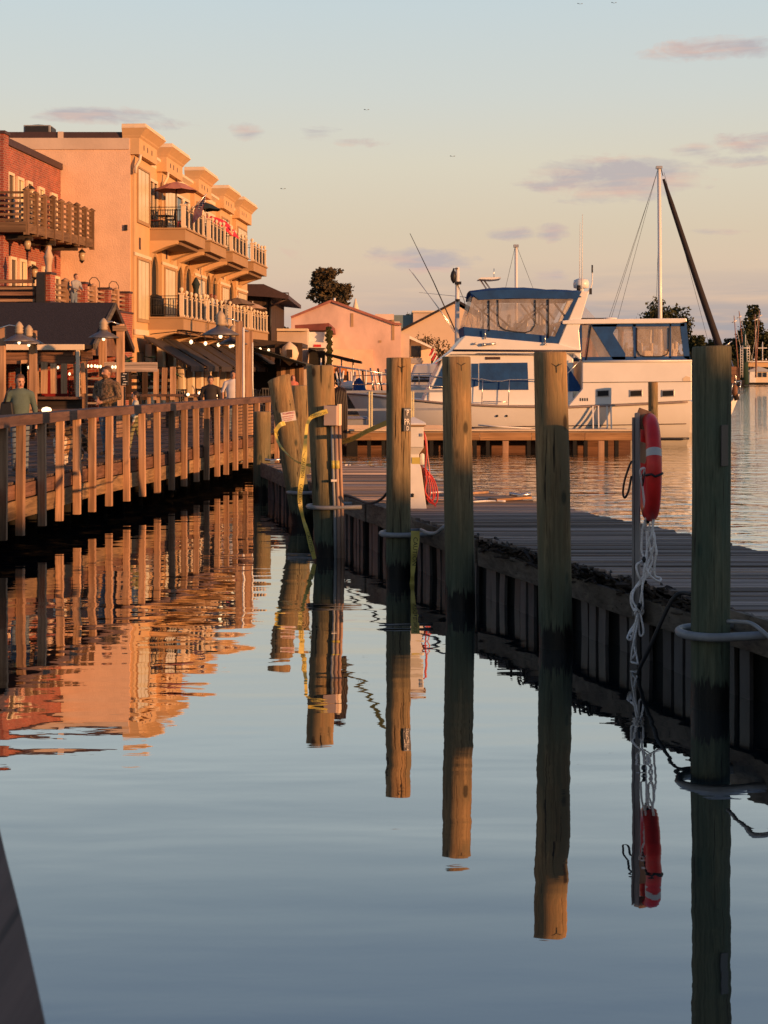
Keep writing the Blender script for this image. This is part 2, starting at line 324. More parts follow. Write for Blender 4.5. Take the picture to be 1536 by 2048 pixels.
# ------------------------------------------------------------------ geometry helpers
def P(px, py, Y): return Vector(((px-768)*Y/F, Y, EYE-(py-HOR)*Y/F))
def PX(px, Y): return (px-768)*Y/F
def PZ(py, Y): return EYE-(py-HOR)*Y/F
def wloc(o):
    v = Vector((0, 0, 0))
    while o is not None: v = v+o.location; o = o.parent
    return v
class MB:
    def __init__(s): s.v = []; s.f = []; s.m = []; s.s = []
    def add(s, vs, fs, mi=0, smooth=False):
        b = len(s.v); s.v += [tuple(v) for v in vs]
        for f in fs: s.f.append(tuple(b+i for i in f)); s.m.append(mi); s.s.append(smooth)
        return s
    def hexa(s, p, mi=0):
        return s.add(p, [(0, 3, 2, 1), (4, 5, 6, 7), (0, 1, 5, 4), (1, 2, 6, 5), (2, 3, 7, 6), (3, 0, 4, 7)], mi)
    def bx(s, x0, x1, y0, y1, z0, z1, mi=0):
        return s.hexa([(x0, y0, z0), (x1, y0, z0), (x1, y1, z0), (x0, y1, z0), (x0, y0, z1), (x1, y0, z1), (x1, y1, z1), (x0, y1, z1)], mi)
    def box(s, c, size, rot=(0, 0, 0), mi=0):
        M3 = Euler(rot).to_matrix(); c = Vector(c); hx, hy, hz = size[0]/2, size[1]/2, size[2]/2
        return s.hexa([c+M3@Vector((a*hx, b*hy, d*hz)) for d in (-1, 1) for a, b in ((-1, -1), (1, -1), (1, 1), (-1, 1))], mi)
    def bar(s, a, b, w, h, mi=0, up=(0, 0, 1)):
        a, b = Vector(a), Vector(b); d = (b-a).normalized(); u = Vector(up)
        sx = d.cross(u)
        if sx.length < 1e-4: sx = Vector((1, 0, 0))
        sx.normalize(); uu = sx.cross(d)
        o = [(-1, -1), (1, -1), (1, 1), (-1, 1)]
        return s.hexa([q+sx*(i*w/2)+uu*(j*h/2) for q in (a, b) for i, j in o], mi)
    def tube(s, pts, r, n=8, mi=0, caps=True, smooth=True, closed=False):
        pts = [Vector(p) for p in pts]; k = len(pts); rs = r if isinstance(r, (list, tuple)) else [r]*k
        vs = []; nx = None
        for i, p in enumerate(pts):
            if closed: t = pts[(i+1) % k]-pts[i-1]
            else: t = pts[min(i+1, k-1)]-pts[max(i-1, 0)]
            t = t.normalized() if t.length > 1e-9 else Vector((0, 0, 1))
            if nx is None: nx = t.cross(Vector((0, 0, 1))) if abs(t.z) < 0.9 else t.cross(Vector((1, 0, 0)))
            nx = nx-t*nx.dot(t); nx.normalize(); ny = t.cross(nx)
            for j in range(n):
                a = 2*math.pi*j/n; vs.append(p+(nx*math.cos(a)+ny*math.sin(a))*rs[i])
        fs = [(i*n+j, i*n+(j+1) % n, (i+1)*n+(j+1) % n, (i+1)*n+j) for i in range(k-1) for j in range(n)]
        if closed: fs += [((k-1)*n+j, (k-1)*n+(j+1) % n, (j+1) % n, j) for j in range(n)]
        elif caps: fs += [tuple(range(n-1, -1, -1)), tuple((k-1)*n+j for j in range(n))]
        return s.add(vs, fs, mi, smooth)
    def lathe(s, prof, c=(0, 0, 0), n=16, mi=0, smooth=True):
        vs = []; k = len(prof)
        for r, z in prof:
            for j in range(n):
                a = 2*math.pi*j/n; vs.append((c[0]+r*math.cos(a), c[1]+r*math.sin(a), c[2]+z))
        fs = [(i*n+j, i*n+(j+1) % n, (i+1)*n+(j+1) % n, (i+1)*n+j) for i in range(k-1) for j in range(n)]
        fs += [tuple(range(n-1, -1, -1)), tuple((k-1)*n+j for j in range(n))]
        return s.add(vs, fs, mi, smooth)
    def prism(s, poly, vec, mi=0):
        k = len(poly); vec = Vector(vec); a = [Vector(p) for p in poly]
        return s.add(a+[p+vec for p in a], [tuple(range(k))[::-1], tuple(range(k, 2*k))]+[(i, (i+1) % k, k+(i+1) % k, k+i) for i in range(k)], mi)
    def quad(s, a, b, c, d, mi=0): return s.add([a, b, c, d], [(0, 1, 2, 3)], mi)
    def build(s, name, mats, parent=None, label=None, bevel=0, fixn=True, kind=None, local=False):
        me = bpy.data.meshes.new(name)
        if not isinstance(mats, (list, tuple)): mats = [mats]
        off = Vector((0, 0, 0)) if (parent is None or local) else wloc(parent)
        me.from_pydata([(v[0]-off.x, v[1]-off.y, v[2]-off.z) for v in s.v], [], s.f)
        for m in mats: me.materials.append(m)
        me.polygons.foreach_set('material_index', s.m); me.polygons.foreach_set('use_smooth', s.s)
        if fixn:
            bm = bmesh.new(); bm.from_mesh(me); bmesh.ops.recalc_face_normals(bm, faces=bm.faces); bm.to_mesh(me); bm.free()
        o = bpy.data.objects.new(name, me); COL.objects.link(o)
        if parent is not None: o.parent = parent
        if label: o['label'] = label
        if kind: o['kind'] = kind
        if bevel:
            b = o.modifiers.new('bevel', 'BEVEL'); b.width = bevel; b.segments = 2; b.limit_method = 'ANGLE'
        return o
def thing(name, label, cat, loc=(0, 0, 0), group=None):
    o = bpy.data.objects.new(name, None); COL.objects.link(o); o.location = loc; o.empty_display_size = 0.2
    return tag(o, label, cat, group)
def tag(o, label, cat, group=None, kind=None):
    o['label'] = label; o['category'] = cat
    if group: o['group'] = group
    if kind: o['kind'] = kind
    return o
def copy_tree(o, parent=None):
    c = o.copy(); COL.objects.link(c)
    if parent is not None: c.parent = parent
    for ch in list(o.children): copy_tree(ch, c)
    return c
def text(body, size, loc, rot, mat, parent, name='lettering', extrude=0.001, align='CENTER', sx=1.0):
    cu = bpy.data.curves.new(name, 'FONT'); cu.body = body; cu.size = size; cu.extrude = extrude; cu.align_x = align; cu.align_y = 'CENTER'; cu.resolution_u = 2
    cu.materials.append(mat)
    t = bpy.data.objects.new(name, cu); COL.objects.link(t); dg = bpy.context.evaluated_depsgraph_get(); dg.update()
    me = bpy.data.meshes.new_from_object(t.evaluated_get(dg)); bpy.data.objects.remove(t)
    o = bpy.data.objects.new(name, me); COL.objects.link(o); o.parent = parent; o['kind'] = 'stuff'
    o.location = Vector(loc)-(wloc(parent) if parent else Vector((0, 0, 0))); o.rotation_euler = rot; o.scale = (sx, 1, 1)
    return o
def lerp(a, b, t): return a+(b-a)*t
def poly_at(pts, Y):          # x of a polyline (x, y) sorted by y
    for (x0, y0), (x1, y1) in zip(pts, pts[1:]):
        if Y <= y1 or (x1, y1) == pts[-1]: return lerp(x0, x1, (Y-y0)/(y1-y0))
def spline(pts, n):           # Catmull-Rom through points
    pts = [Vector(p) for p in pts]; out = []
    q = [pts[0]*2-pts[1]]+pts+[pts[-1]*2-pts[-2]]
    for i in range(1, len(q)-2):
        for k in range(n):
            t = k/n; a, b, c, d = q[i-1:i+3]
            out.append(0.5*((2*b)+(c-a)*t+(2*a-5*b+4*c-d)*t*t+(3*b-a-3*c+d)*t**3))
    return out+[pts[-1]]
# ------------------------------------------------------------------ the setting: water, land
mb = MB(); mb.quad((-3000, -300, 0), (3000, -300, 0), (3000, 5000, 0), (-3000, 5000, 0))
o = mb.build('water', WATER); o['kind'] = 'structure'; o['label'] = 'calm harbour water mirroring the sky'
mb = MB()
mb.prism([(-400, 56, -2), (-9.5, 56, -2), (-4.5, 64, -2), (-2.2, 106, -2), (16, 112, -2), (18, 190, -2), (60, 330, -2), (90, 392, -2), (900, 392, -2), (900, 2500, -2), (-900, 2500, -2), (-400, 300, -2)], (0, 0, 3.2))
o = mb.build('ground', GROUNDM); o['kind'] = 'structure'

mb = MB(); mb.prism([(20, -60, -2), (200, -60, -2), (200, -11, -2), (20, -11, -2)], (0, 0, 3.2))
o = mb.build('ground', GROUNDM); o['kind'] = 'structure'
# added unseen building behind the viewer, shaped so its shade climbs the near pilings
shed = thing('unseen_shade_block', 'added unseen block behind the viewer that shades the near pilings', 'warehouse', (45, -16, 1.2))
mb = MB(); mb.prism([(14, -14, 1.2), (14, -26, 1.2), (14, -26, 7.2), (14, -20, 7.6), (14, -14.3, 8.5)], (66, 0, 0)); mb.build('wall', STUCCO2, shed)
mb = MB(); mb.bar((13.6, -20, 8.70), (80.4, -20, 8.70), 12.4, .16); mb.build('roof', SHED, shed)
for i in range(12):
    mb = MB(); mb.bx(18+i*5, 20.2+i*5, -14.02, -13.9, 3, 5); mb.build('window', GLASS, shed)

# ------------------------------------------------------------------ boardwalk deck
EDGE = [(-0.02, 0.0), (-0.535, 1.6), (-0.735, 2.2), (-0.98, 2.95), (-2.28, 7.0), (-4.3, 14.0), (-5.75, 19.5), (-6.1, 23.5), (-5.97, 25.2), (-5.69, 28.8), (-5.32, 31.2), (-4.94, 33.6), (-4.5, 36.8), (-4.0, 40.5), (-3.4, 43.4), (-3.0, 46.5), (-3.0, 52), (-3.2, 58), (-4.4, 66), (-4.2, 105)]
ES = spline([(x, y, 0) for x, y in EDGE], 10)
def edge_x(Y): return poly_at([(p.x, p.y) for p in ES], Y)
DZ = 1.15
bw = bpy.data.objects.new('boardwalk', None); COL.objects.link(bw); bw['kind'] = 'structure'; bw['label'] = 'raised timber boardwalk along the shore'
mb = MB(); Y = -1.0; rr = random.Random(3)
while Y < 66:
    x1 = edge_x(max(0.0, Y))-0.02; z = DZ+rr.uniform(-.004, .004)
    mb.bx(max(-15.5, x1-14), x1, Y, Y+0.138, z-0.04, z); Y += 0.145
o = mb.build('plank', DECKB, bw, kind='stuff')
mb = MB()
for a, b in zip(ES, ES[1:]):
    mb.bar((a.x-.03, a.y, DZ-.17), (b.x-.03, b.y, DZ-.17), .07, .24)
mb.build('rim_joist', wood('rim_board', (0.19, 0.10, 0.07), 1, .5), bw)
mb = MB()
for a, b in zip(ES, ES[1:]):
    mb.bar((a.x+.0, a.y, DZ-.46), (b.x+.0, b.y, DZ-.46), .07, .30)
mb.build('lower_rim_board', wood('rim_board_pale', (0.30, 0.19, 0.10), 1, .5), bw)
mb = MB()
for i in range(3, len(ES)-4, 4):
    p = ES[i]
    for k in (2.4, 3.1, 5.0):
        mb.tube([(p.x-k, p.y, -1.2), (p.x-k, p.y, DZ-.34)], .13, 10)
mb.build('support_piles', DARKHULL, bw, kind='stuff')  # near-black colour stands for the shade below the deck
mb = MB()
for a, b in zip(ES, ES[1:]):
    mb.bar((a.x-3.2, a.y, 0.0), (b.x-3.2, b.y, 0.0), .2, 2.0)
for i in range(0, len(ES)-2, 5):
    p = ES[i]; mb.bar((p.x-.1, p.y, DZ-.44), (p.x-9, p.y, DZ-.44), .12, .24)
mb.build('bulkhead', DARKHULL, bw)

# ------------------------------------------------------------------ boardwalk railing: flat cap rail, square posts hanging past the deck edge, thin cables
RZ = 2.25
rail = thing('boardwalk_railing', 'brown wooden railing with orange lit posts and cables along the boardwalk edge', 'railing', (-6, 24, DZ))
pts = [p for p in ES if p.y < 52]
mb = MB(); w2 = .12
vs = []
for i, p in enumerate(pts):
    t = (pts[min(i+1, len(pts)-1)]-pts[max(i-1, 0)]).normalized(); nrm = Vector((t.y, -t.x, 0))
    for du, dz in ((-.20, -.105), (.16, -.105), (.16, 0), (-.20, 0)): vs.append((p.x+nrm.x*du, p.y+nrm.y*du, RZ+dz*1.6+.0))
k = len(pts); fs = [(i*4+j, i*4+(j+1) % 4, (i+1)*4+(j+1) % 4, (i+1)*4+j) for i in range(k-1) for j in range(4)]+[(3, 2, 1, 0), tuple((k-1)*4+j for j in range(4))]
mb.add(vs, fs); mb.build('cap_rail', RAILW, rail)
# posts every ~0.92 m
L = [0]; 
for a, b in zip(pts, pts[1:]): L.append(L[-1]+(b-a).length)
def at_len(s):
    for i in range(len(L)-1):
        if s <= L[i+1]:
            t = (s-L[i])/(L[i+1]-L[i]); d = (pts[i+1]-pts[i]).normalized(); return pts[i].lerp(pts[i+1], t), d
    return pts[-1], (pts[-1]-pts[-2]).normalized()
pm = MB(); pm.box((0, 0, 0), (.135, .10, 1.83)); post0 = None
s = 1.0; rr = random.Random(5); posts = []
while s < L[-1]:
    p, d = at_len(s); ang = math.atan2(d.y, d.x)-math.pi/2
    if p.y < 19: s += 1.05; continue
    zc = 1.20+rr.uniform(-.03, .03)
    for off in (.085,):
        n_ = Vector((d.y, -d.x, 0)); q = p+n_*off
        if post0 is None: o = pm.build('post', WOOD_Z, rail, bevel=.006, local=True); post0 = o
        else: o = post0.copy(); COL.objects.link(o)
        o.location = Vector((q.x, q.y, zc))-rail.location; o.rotation_euler = (rr.uniform(-.008, .008), rr.uniform(-.008, .008), ang+rr.uniform(-.05, .05))
    s += 1.05+rr.uniform(-.05, .05)
for kz in range(9):
    mb = MB(); z = 1.24+kz*.092
    mb.tube([(p.x-.03, p.y, z) for p in pts if p.y > 10], .0065, 5, caps=False)
    mb.build('cable', IRON, rail)

# ------------------------------------------------------------------ dock: planks one by one
NEAR = [(5.6, 5.5), (4.2, 10.3), (3.35, 12.9), (.845, 20.66), (-.716, 26.2), (-2.93, 35.35)]
FAR = [(9.0, 4.0), (6.1, 12.5), (4.59, 17.7), (2.93, 23.3), (1.64, 27.2), (.06, 33.5), (-1.0, 34.7), (-2.6, 35.35)]
dock = thing('floating_dock', 'weathered grey plank dock with rotten edge, running behind the tall pilings', 'dock', (1.5, 20, 0.8))
pk = MB(); pk.box((0, 0, 0), (1, .129, .045)); p0 = None; rr = random.Random(11); Y = 6.5; DK = 0.80
while Y < 35.2:
    xa = poly_at(NEAR, Y)+rr.uniform(-.02, .03); xb = poly_at(FAR, Y)+rr.uniform(-.03, .06)
    if 15.2 < Y < 19.2: xa += rr.uniform(.0, .10)
    if p0 is None: o = pk.build('plank', GREYX, dock, local=True); p0 = o
    else: o = p0.copy(); COL.objects.link(o)
    o.location = Vector(((xa+xb)/2, Y, DK-.022+rr.uniform(-.011, .009)))-dock.location; o.scale = (xb-xa, 1, 1)
    o.rotation_euler = (rr.uniform(-.05, .05), rr.uniform(-.003, .003), rr.uniform(-.005, .005)); Y += .1445
# fascia boards in lengths, the rotten stretch lower and broken
def along(Y): 
    x = poly_at(NEAR, Y); x2 = poly_at(NEAR, Y+.1); d = Vector((x2-x, .1, 0)).normalized(); return Vector((x, Y, 0)), d
cuts = [6.5, 9.3, 12.2, 13.9, 16.2, 19.4, 21.9, 24.6, 27.4, 30.1, 32.8, 35.3]
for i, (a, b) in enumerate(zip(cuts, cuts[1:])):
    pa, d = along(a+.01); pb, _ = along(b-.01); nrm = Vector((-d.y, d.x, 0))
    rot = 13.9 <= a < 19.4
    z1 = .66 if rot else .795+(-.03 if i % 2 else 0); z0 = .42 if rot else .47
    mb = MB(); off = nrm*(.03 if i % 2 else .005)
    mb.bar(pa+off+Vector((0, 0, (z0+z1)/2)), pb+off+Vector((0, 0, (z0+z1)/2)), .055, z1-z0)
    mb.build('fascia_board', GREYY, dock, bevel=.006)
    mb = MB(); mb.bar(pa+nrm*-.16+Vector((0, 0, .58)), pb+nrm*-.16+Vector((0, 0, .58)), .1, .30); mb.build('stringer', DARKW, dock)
# rotten, splintered timber along the broken edge
rr = random.Random(21); mb = MB()
for i in range(320):
    Yq = rr.uniform(14.0, 19.6); p, d = along(Yq); nrm = Vector((-d.y, d.x, 0))
    q = p+nrm*rr.uniform(-.12, .07)+Vector((0, 0, rr.uniform(.60, .80)))
    l = rr.uniform(.06, .34); mb.box(q, (rr.uniform(.012, .035), l, rr.uniform(.010, .035)), (rr.uniform(-.35, .35), rr.uniform(-.6, .6), math.atan2(d.y, d.x)-math.pi/2+rr.uniform(-.45, .45)))
mb.build('rotten_timber', wood('rotten', (0.038, 0.029, 0.022), 1, .6), dock, kind='stuff')
# skirt boards below the fascia, in pairs with dark gaps
sb = MB(); sb.box((0, 0, 0), (.04, .165, .62)); s0 = None; Y = 7.0; i = 0; rr = random.Random(4)
while Y < 35:
    p, d = along(Y); nrm = Vector((-d.y, d.x, 0))
    if s0 is None: o = sb.build('skirt_board', M('skirt_grey', (0.09, 0.085, 0.085), .5, .3, 3, stretch=(1, 1, .5), rnd=.3), dock, local=True); s0 = o
    else: o = s0.copy(); COL.objects.link(o)
    q = p-nrm*(.07+rr.uniform(0, .03))+Vector((0, 0, .22)); o.location = q-dock.location
    o.rotation_euler = (0, rr.uniform(-.03, .03), math.atan2(d.y, d.x)-math.pi/2); i += 1
    Y += .225 if i % 3 else .46
mb = MB()
for a, b in zip(NEAR, NEAR[1:]):
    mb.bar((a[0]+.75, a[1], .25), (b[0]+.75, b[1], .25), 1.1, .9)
mb.build('under_dock_shade', DARKHULL, dock)  # added near-black block giving the darkness under the dock
# a loose orange board and driftwood lying on the deck
for (x0, y0, x1, y1, Yq, w, m, lab) in [(985, 1012, 1055, 1001, 24.6, .22, ORANGEW, 'orange loose board lying across the dock edge'), (905, 991, 975, 1001, 25.7, .07, WOOD_X, 'thin pale batten lying on the dock planks')]:
    a = P(x0, y0, Yq); b = P(x1, y1, Yq+.5); a.z = b.z = DK+.035
    mb = MB(); mb.bar(a, b, w, .04); tag(mb.build('loose_board', m, bevel=.004), lab, 'board')

# ------------------------------------------------------------------ pilings
def piling(px_t, py_t, px_w, Y, dia, label, grp='wooden dock pilings', zb=-1.5, Yt=None, seed=0, tilt_top=0.0, m=None):
    top = P(px_t, py_t, Yt or Y); base = Vector((PX(px_w, Y), Y, 0)); ax = (top-base); base2 = base+ax*(zb/ax.z)
    rr = np.random.default_rng(seed+100); nseg, nr = 36, 40; r = dia/2
    ph = rr.uniform(0, 6.28, 6); vs = []; fs = []
    for i in range(nr+1):
        t = i/nr; c = base2.lerp(top, t)
        for j in range(nseg):
            a = 2*math.pi*j/nseg
            k = 1+.018*math.sin(2*a+ph[0]+t*2)+.012*math.sin(3*a+ph[1]-t*3)+.010*math.sin(5*a+ph[2]+5*t)+.006*math.sin(9*a+ph[3]+9*t)+.02*(0.5-t)+.008*math.sin(t*13+ph[4])
            vs.append((c.x+r*k*math.cos(a), c.y+r*k*math.sin(a), c.z+(tilt_top*math.cos(a+.4)*r if i == nr else 0)))
    for i in range(nr):
        for j in range(nseg): fs.append((i*nseg+j, i*nseg+(j+1) % nseg, (i+1)*nseg+(j+1) % nseg, (i+1)*nseg+j))
    b = len(vs); vs += [(top.x+(vs[nr*nseg+j][0]-top.x)*.93, top.y+(vs[nr*nseg+j][1]-top.y)*.93, vs[nr*nseg+j][2]+.012) for j in range(nseg)]
    for j in range(nseg): fs.append((nr*nseg+j, nr*nseg+(j+1) % nseg, b+(j+1) % nseg, b+j))
    vs.append((top.x, top.y, top.z+.016)); fs += [(b+j, b+(j+1) % nseg, len(vs)-1) for j in range(nseg)]
    mb = MB(); mb.add(vs, fs, 0, True)
    root = thing('wood_piling', label, 'piling', (base.x, base.y, 0), grp)
    o = mb.build('shaft', m or PILE, root, fixn=True)
    o.data.polygons.foreach_set('use_smooth', [True]*(nr*nseg)+[False]*(len(fs)-nr*nseg))
    return root
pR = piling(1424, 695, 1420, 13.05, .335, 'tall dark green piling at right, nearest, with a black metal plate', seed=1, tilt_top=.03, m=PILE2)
p5 = piling(1100, 706, 1112, 15.9, .355, 'tall piling with green base left of the red life ring', seed=2)
p4 = piling(913, 715, 921, 18.5, .365, 'mottled piling in front of the yacht bow windows', seed=3)
p3 = piling(797, 717, 797, 21.2, .35, 'slim piling with grey hoop hiding the white power pedestal', seed=4)
p2 = piling(640, 732, 657, 23.8, .44, 'thick sunlit piling carrying the grey electrical box', seed=5)
p1 = piling(558, 757, 606, 28.9, .44, 'leaning sunlit piling with the white warning sign', seed=6, tilt_top=.35)
pb = piling(599, 772, 602, 31.5, .42, 'upright reddish piling just behind the leaning one', seed=7)
pc = piling(524, 824, 524, 35.6, .42, 'short stout piling beside the boardwalk corner', seed=8)
pd = piling(580, 785, 580, 33.5, .20, 'thin piling squeezed behind the leaning piling', seed=9)
pe = piling(1306, 765, 1306, 57.6, .37, 'far piling standing against the yacht stern side', seed=10)
def plate(parent, name, m, c, w, h, yaw, t=.008, label=None):
    mb = MB(); mb.box(c, (w, t, h), (0, 0, yaw)); return mb.build(name, m, parent, label=label, bevel=.002)
# V-shaped checks near the tops
for (root, px, py, Y, r, s) in [(p5, 1109, 733, 15.9, .178, .055), (p4, 921, 731, 18.5, .183, .055), (p3, 803, 736, 21.2, .176, .05)]:
    c = P(px, py, Y); dx = c.x-PX({p5: 1100, p4: 913, p3: 797}[root], Y); yf = Y-math.sqrt(max(0, r*r-dx*dx))*1.005
    mb = MB(); v = Vector((c.x, yf-.002, c.z))
    for e in ((-s, s*.55), (s, s*.55), (0.004, -s*1.2)): mb.bar(v, v+Vector((e[0], -.001 if e[1] > 0 else .001, e[1])), .006, .006)
    mb.build('check', BLACK, root)
plate(pR, 'metal_plate', M('plate_dark', (.018, .018, .022), .4, .2, 5), P(1449, 891, 12.90), .105, .36, .75)
# pile hoops: grey pipe loops fixed to the dock
def hoop(root_xy, r, z, d, ext, pipe=.038):
    c = Vector((*root_xy, z)); d = Vector(d).normalized(); nn = Vector((-d.y, d.x, 0)); pts = []
    pts.append(c+d*ext+nn*r); pts.append(c+d*ext*.5+nn*r)
    for k in range(13):
        a = math.pi/2+math.pi*k/12; pts.append(c+d*math.cos(a)*r+nn*math.sin(a)*r)
    pts.append(c+d*ext*.5-nn*r); pts.append(c+d*ext-nn*r)
    mb = MB(); mb.tube(pts, pipe, 10); o = mb.build('pile_hoop', PVC, dock); return o
hoop((PX(1420, 13.05), 13.05), .27, .66, (.96, .28, 0), .62)
hoop((PX(797, 21.2), 21.2), .25, .645, (.96, .28, 0), .42, .036)
hoop((PX(606, 28.9), 28.9), .30, .62, (.96, .24, 0), .55, .036)
hoop((PX(653, 23.8), 23.8), .30, .80, (.96, .28, 0), .5, .034)
for (x, Yq, z) in [(3.42, 12.85, .66), (.96, 20.8, .64)]:
    mb = MB(); mb.box((x, Yq, z), (.05, .5, .22), (0, 0, .3)); mb.build('hoop_bracket', ALU, dock)
# ------------------------------------------------------------------ tan balcony building
A = thing('balcony_building', 'tan three storey building with stucco side wall, arches and rows of balconies', 'building', (-11.5, 68, 1.2))
et = Vector((.0667, 1, 0)).normalized(); en = Vector((et.y, -et.x, 0)); fo = Vector((-11.5, 68, 0))
def fp(t, n, z): return fo+et*t+en*n+Vector((0, 0, z))
def fbox(mb, t0, t1, n0, n1, z0, z1, mi=0):
    return mb.hexa([fp(t, n, z) for z in (z0, z1) for t, n in ((t0, n0), (t1, n0), (t1, n1), (t0, n1))], mi)
def floft(mb, t0, t1, n0, n1, prof):
    vs = []; 
    for e, z in prof: vs += [fp(t0-e*.5, n0, z), fp(t0-e*.5, n1+e, z), fp(t1+e*.8, n1+e, z), fp(t1+e*.8, n0, z)]
    k = len(prof); fs = [(i*4+j, i*4+(j+1) % 4, i*4+4+(j+1) % 4, i*4+4+j) for i in range(k-1) for j in range(4)]+[(3, 2, 1, 0), tuple((k-1)*4+j for j in range(4))]
    return mb.add(vs, fs)
mb = MB(); mb.bx(-34, -11.66, 68, 80, 1.2, 13.72); mb.build('side_wall', STUCCO, A)
mb = MB(); mb.bx(-34, -11.7, 67.95, 67.998, 13.2, 13.72); mb.bx(-16.02, -15.99, 67.985, 67.999, 1.2, 13.2); mb.build('wall_band', STUCCO2, A)
mb = MB(); mb.box((-11.85, 67.95, 9.6), (.14, .07, .26)); mb.build('meter_box', IRON, A)
mb = MB(); mb.bx(-34, -12.0, 68.1, 69.2, 13.723, 14.02); mb.build('roof_coping', COPING, A)
mb = MB(); mb.bx(-15.0, -14.75, 68.05, 69.1, 13.725, 14.03); mb.bx(-12.0, -11.7, 68.05, 68.9, 13.725, 14.0); mb.build('coping_joint', STUCCO2, A)
mb = MB(); fbox(mb, 0.1, 33.2, -9, -.25, 1.2, 13.1); mb.build('facade_wall', TAN, A)
mb = MB(); floft(mb, 3.4, 31, -3, -.25, [(0, 13.1), (.0, 13.3), (.22, 13.45), (.22, 13.58)]); mb.build('parapet', TRIM, A)
pav = [(0.12, 3.5), (6.0, 9.6), (14.4, 17.9), (22.4, 25.9), (28.3, 32.9)]
for i, (a, b) in enumerate(pav):
    mb = MB(); fbox(mb, a, b, -.25, .0, 4.6, 13.0); fbox(mb, a+.15, b-.15, -.25, -.05, 1.2, 4.6); pv = mb.build('pavilion', TAN, A)
    mb = MB(); floft(mb, a, b, -.52, 0, [(.26, 12.98), (.26, 13.72), (.33, 13.80), (.36, 13.86), (.62, 14.16)]); mb.build('frieze', TAN, A)
    mb = MB(); floft(mb, a, b, -.52, 0, [(.64, 14.163), (.64, 14.24), (.58, 14.245), (.58, 14.36)]); mb.build('cornice_cap', TRIM, A)
    mb = MB(); 
    for t in (a+.75, a+1.5, a+2.4): fbox(mb, t, t+.14, .262, .268, 13.28, 13.52)
    fbox(mb, a+.9, a+1.25, .002, .012, 8.7, 9.25)
    mb.build('vent_hole', COPING, A)
    mb = MB(); fbox(mb, a-.03, b+.03, .002, .07, 4.7, 4.95); mb.build('belt_course', TRIM, A); mb = MB(); fbox(mb, a-.02, b+.02, .002, .05, 8.35, 8.5); mb.build('belt_course', TRIM, A)
    for z0, z1 in ((10.05, 12.45), (5.45, 8.2)):
        mb = MB()
        for (t0, t1, q0, q1) in ((a+.45, b-.45, z1, z1+.09), (a+.45, b-.45, z0-.14, z0), (a+.45, a+.56, z0, z1), (b-.56, b-.45, z0, z1)): fbox(mb, t0, t1, .002, .075, q0, q1)
        wn = mb.build('window', TAN_D, A)
        ww = (b-a-1.12)/3
        for k in range(3):
            mb = MB(); fbox(mb, a+.56+k*ww+.05, a+.56+(k+1)*ww-.05, .003, .045, z0+.02, z1-.02); mb.build('pane', PANE, wn)
        mb = MB()
        for k in range(4): fbox(mb, a+.56+k*ww-.045, a+.56+k*ww+.045, .003, .018, z0, z1)
        mb.build('mullion', COPING, wn)
# drainpipe elbow
for a in (0, 6.0):
    mb = MB(); mb.tube([fp(a+.05, .30, 12.95), fp(a-.05, .30, 12.7), fp(a-.05, .12, 12.4), fp(a-.05, .10, 12.1)], .07, 8); mb.build('drain_spout', TRIM, A)
# arched openings on the first floor, doors on the upper one
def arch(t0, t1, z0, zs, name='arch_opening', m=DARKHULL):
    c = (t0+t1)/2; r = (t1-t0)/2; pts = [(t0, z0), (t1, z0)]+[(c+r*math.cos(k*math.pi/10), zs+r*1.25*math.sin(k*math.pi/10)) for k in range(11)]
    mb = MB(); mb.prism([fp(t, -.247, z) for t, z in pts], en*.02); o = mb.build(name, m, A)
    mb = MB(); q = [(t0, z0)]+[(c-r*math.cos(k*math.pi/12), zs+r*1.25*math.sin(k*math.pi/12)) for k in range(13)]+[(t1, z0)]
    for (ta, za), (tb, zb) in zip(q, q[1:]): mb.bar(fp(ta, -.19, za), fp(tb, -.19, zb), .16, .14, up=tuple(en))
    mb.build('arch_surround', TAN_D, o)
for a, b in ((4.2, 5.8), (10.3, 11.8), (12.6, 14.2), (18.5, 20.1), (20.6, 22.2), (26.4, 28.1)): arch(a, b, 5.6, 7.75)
for a, b in ((4.1, 5.8), (10.4, 13.9), (18.7, 21.6), (26.2, 28.0)):
    mb = MB(); fbox(mb, a, b, -.247, -.23, 9.95, 12.3); dr = mb.build('balcony_door', GLASS, A)
    mb = MB()
    for t in (a, (a+b)/2, b): fbox(mb, t-.07, t+.07, -.23, -.16, 9.95, 12.35)
    fbox(mb, a, b, -.23, -.15, 12.3, 12.45); mb.build('frame', TRIM, dr)
# ground floor openings and columns
rr = random.Random(8)
t = .8
while t < 32:
    mb = MB(); fbox(mb, t, t+1.25, -.05, .01, 1.3, 3.9); mb.build('dark_opening', GLASS, A)
    mb = MB(); fbox(mb, t+1.5, t+2.1, .0, .32, 1.2, 4.3); mb.build('pilaster', TRIM, A, bevel=.02)
    t += 2.5
# awnings
for i in range(8):
    t0 = .6+i*4.05; t1 = t0+3.2
    mb = MB(); mb.prism([fp(t0, .34, 4.62), fp(t0, 2.55, 3.25), fp(t0, 2.55, 3.0), fp(t0, 2.50, 3.0), fp(t0, 2.50, 3.2), fp(t0, .34, 4.52)], et*(t1-t0)); o = mb.build('awning', AWN, A)
    mb = MB(); mb.tube([fp(t0, .34, 3.2), fp(t0, 2.5, 3.12), fp(t1, 2.5, 3.12), fp(t1, .34, 3.2)], .025, 6); mb.build('awning_frame', IRON, o)
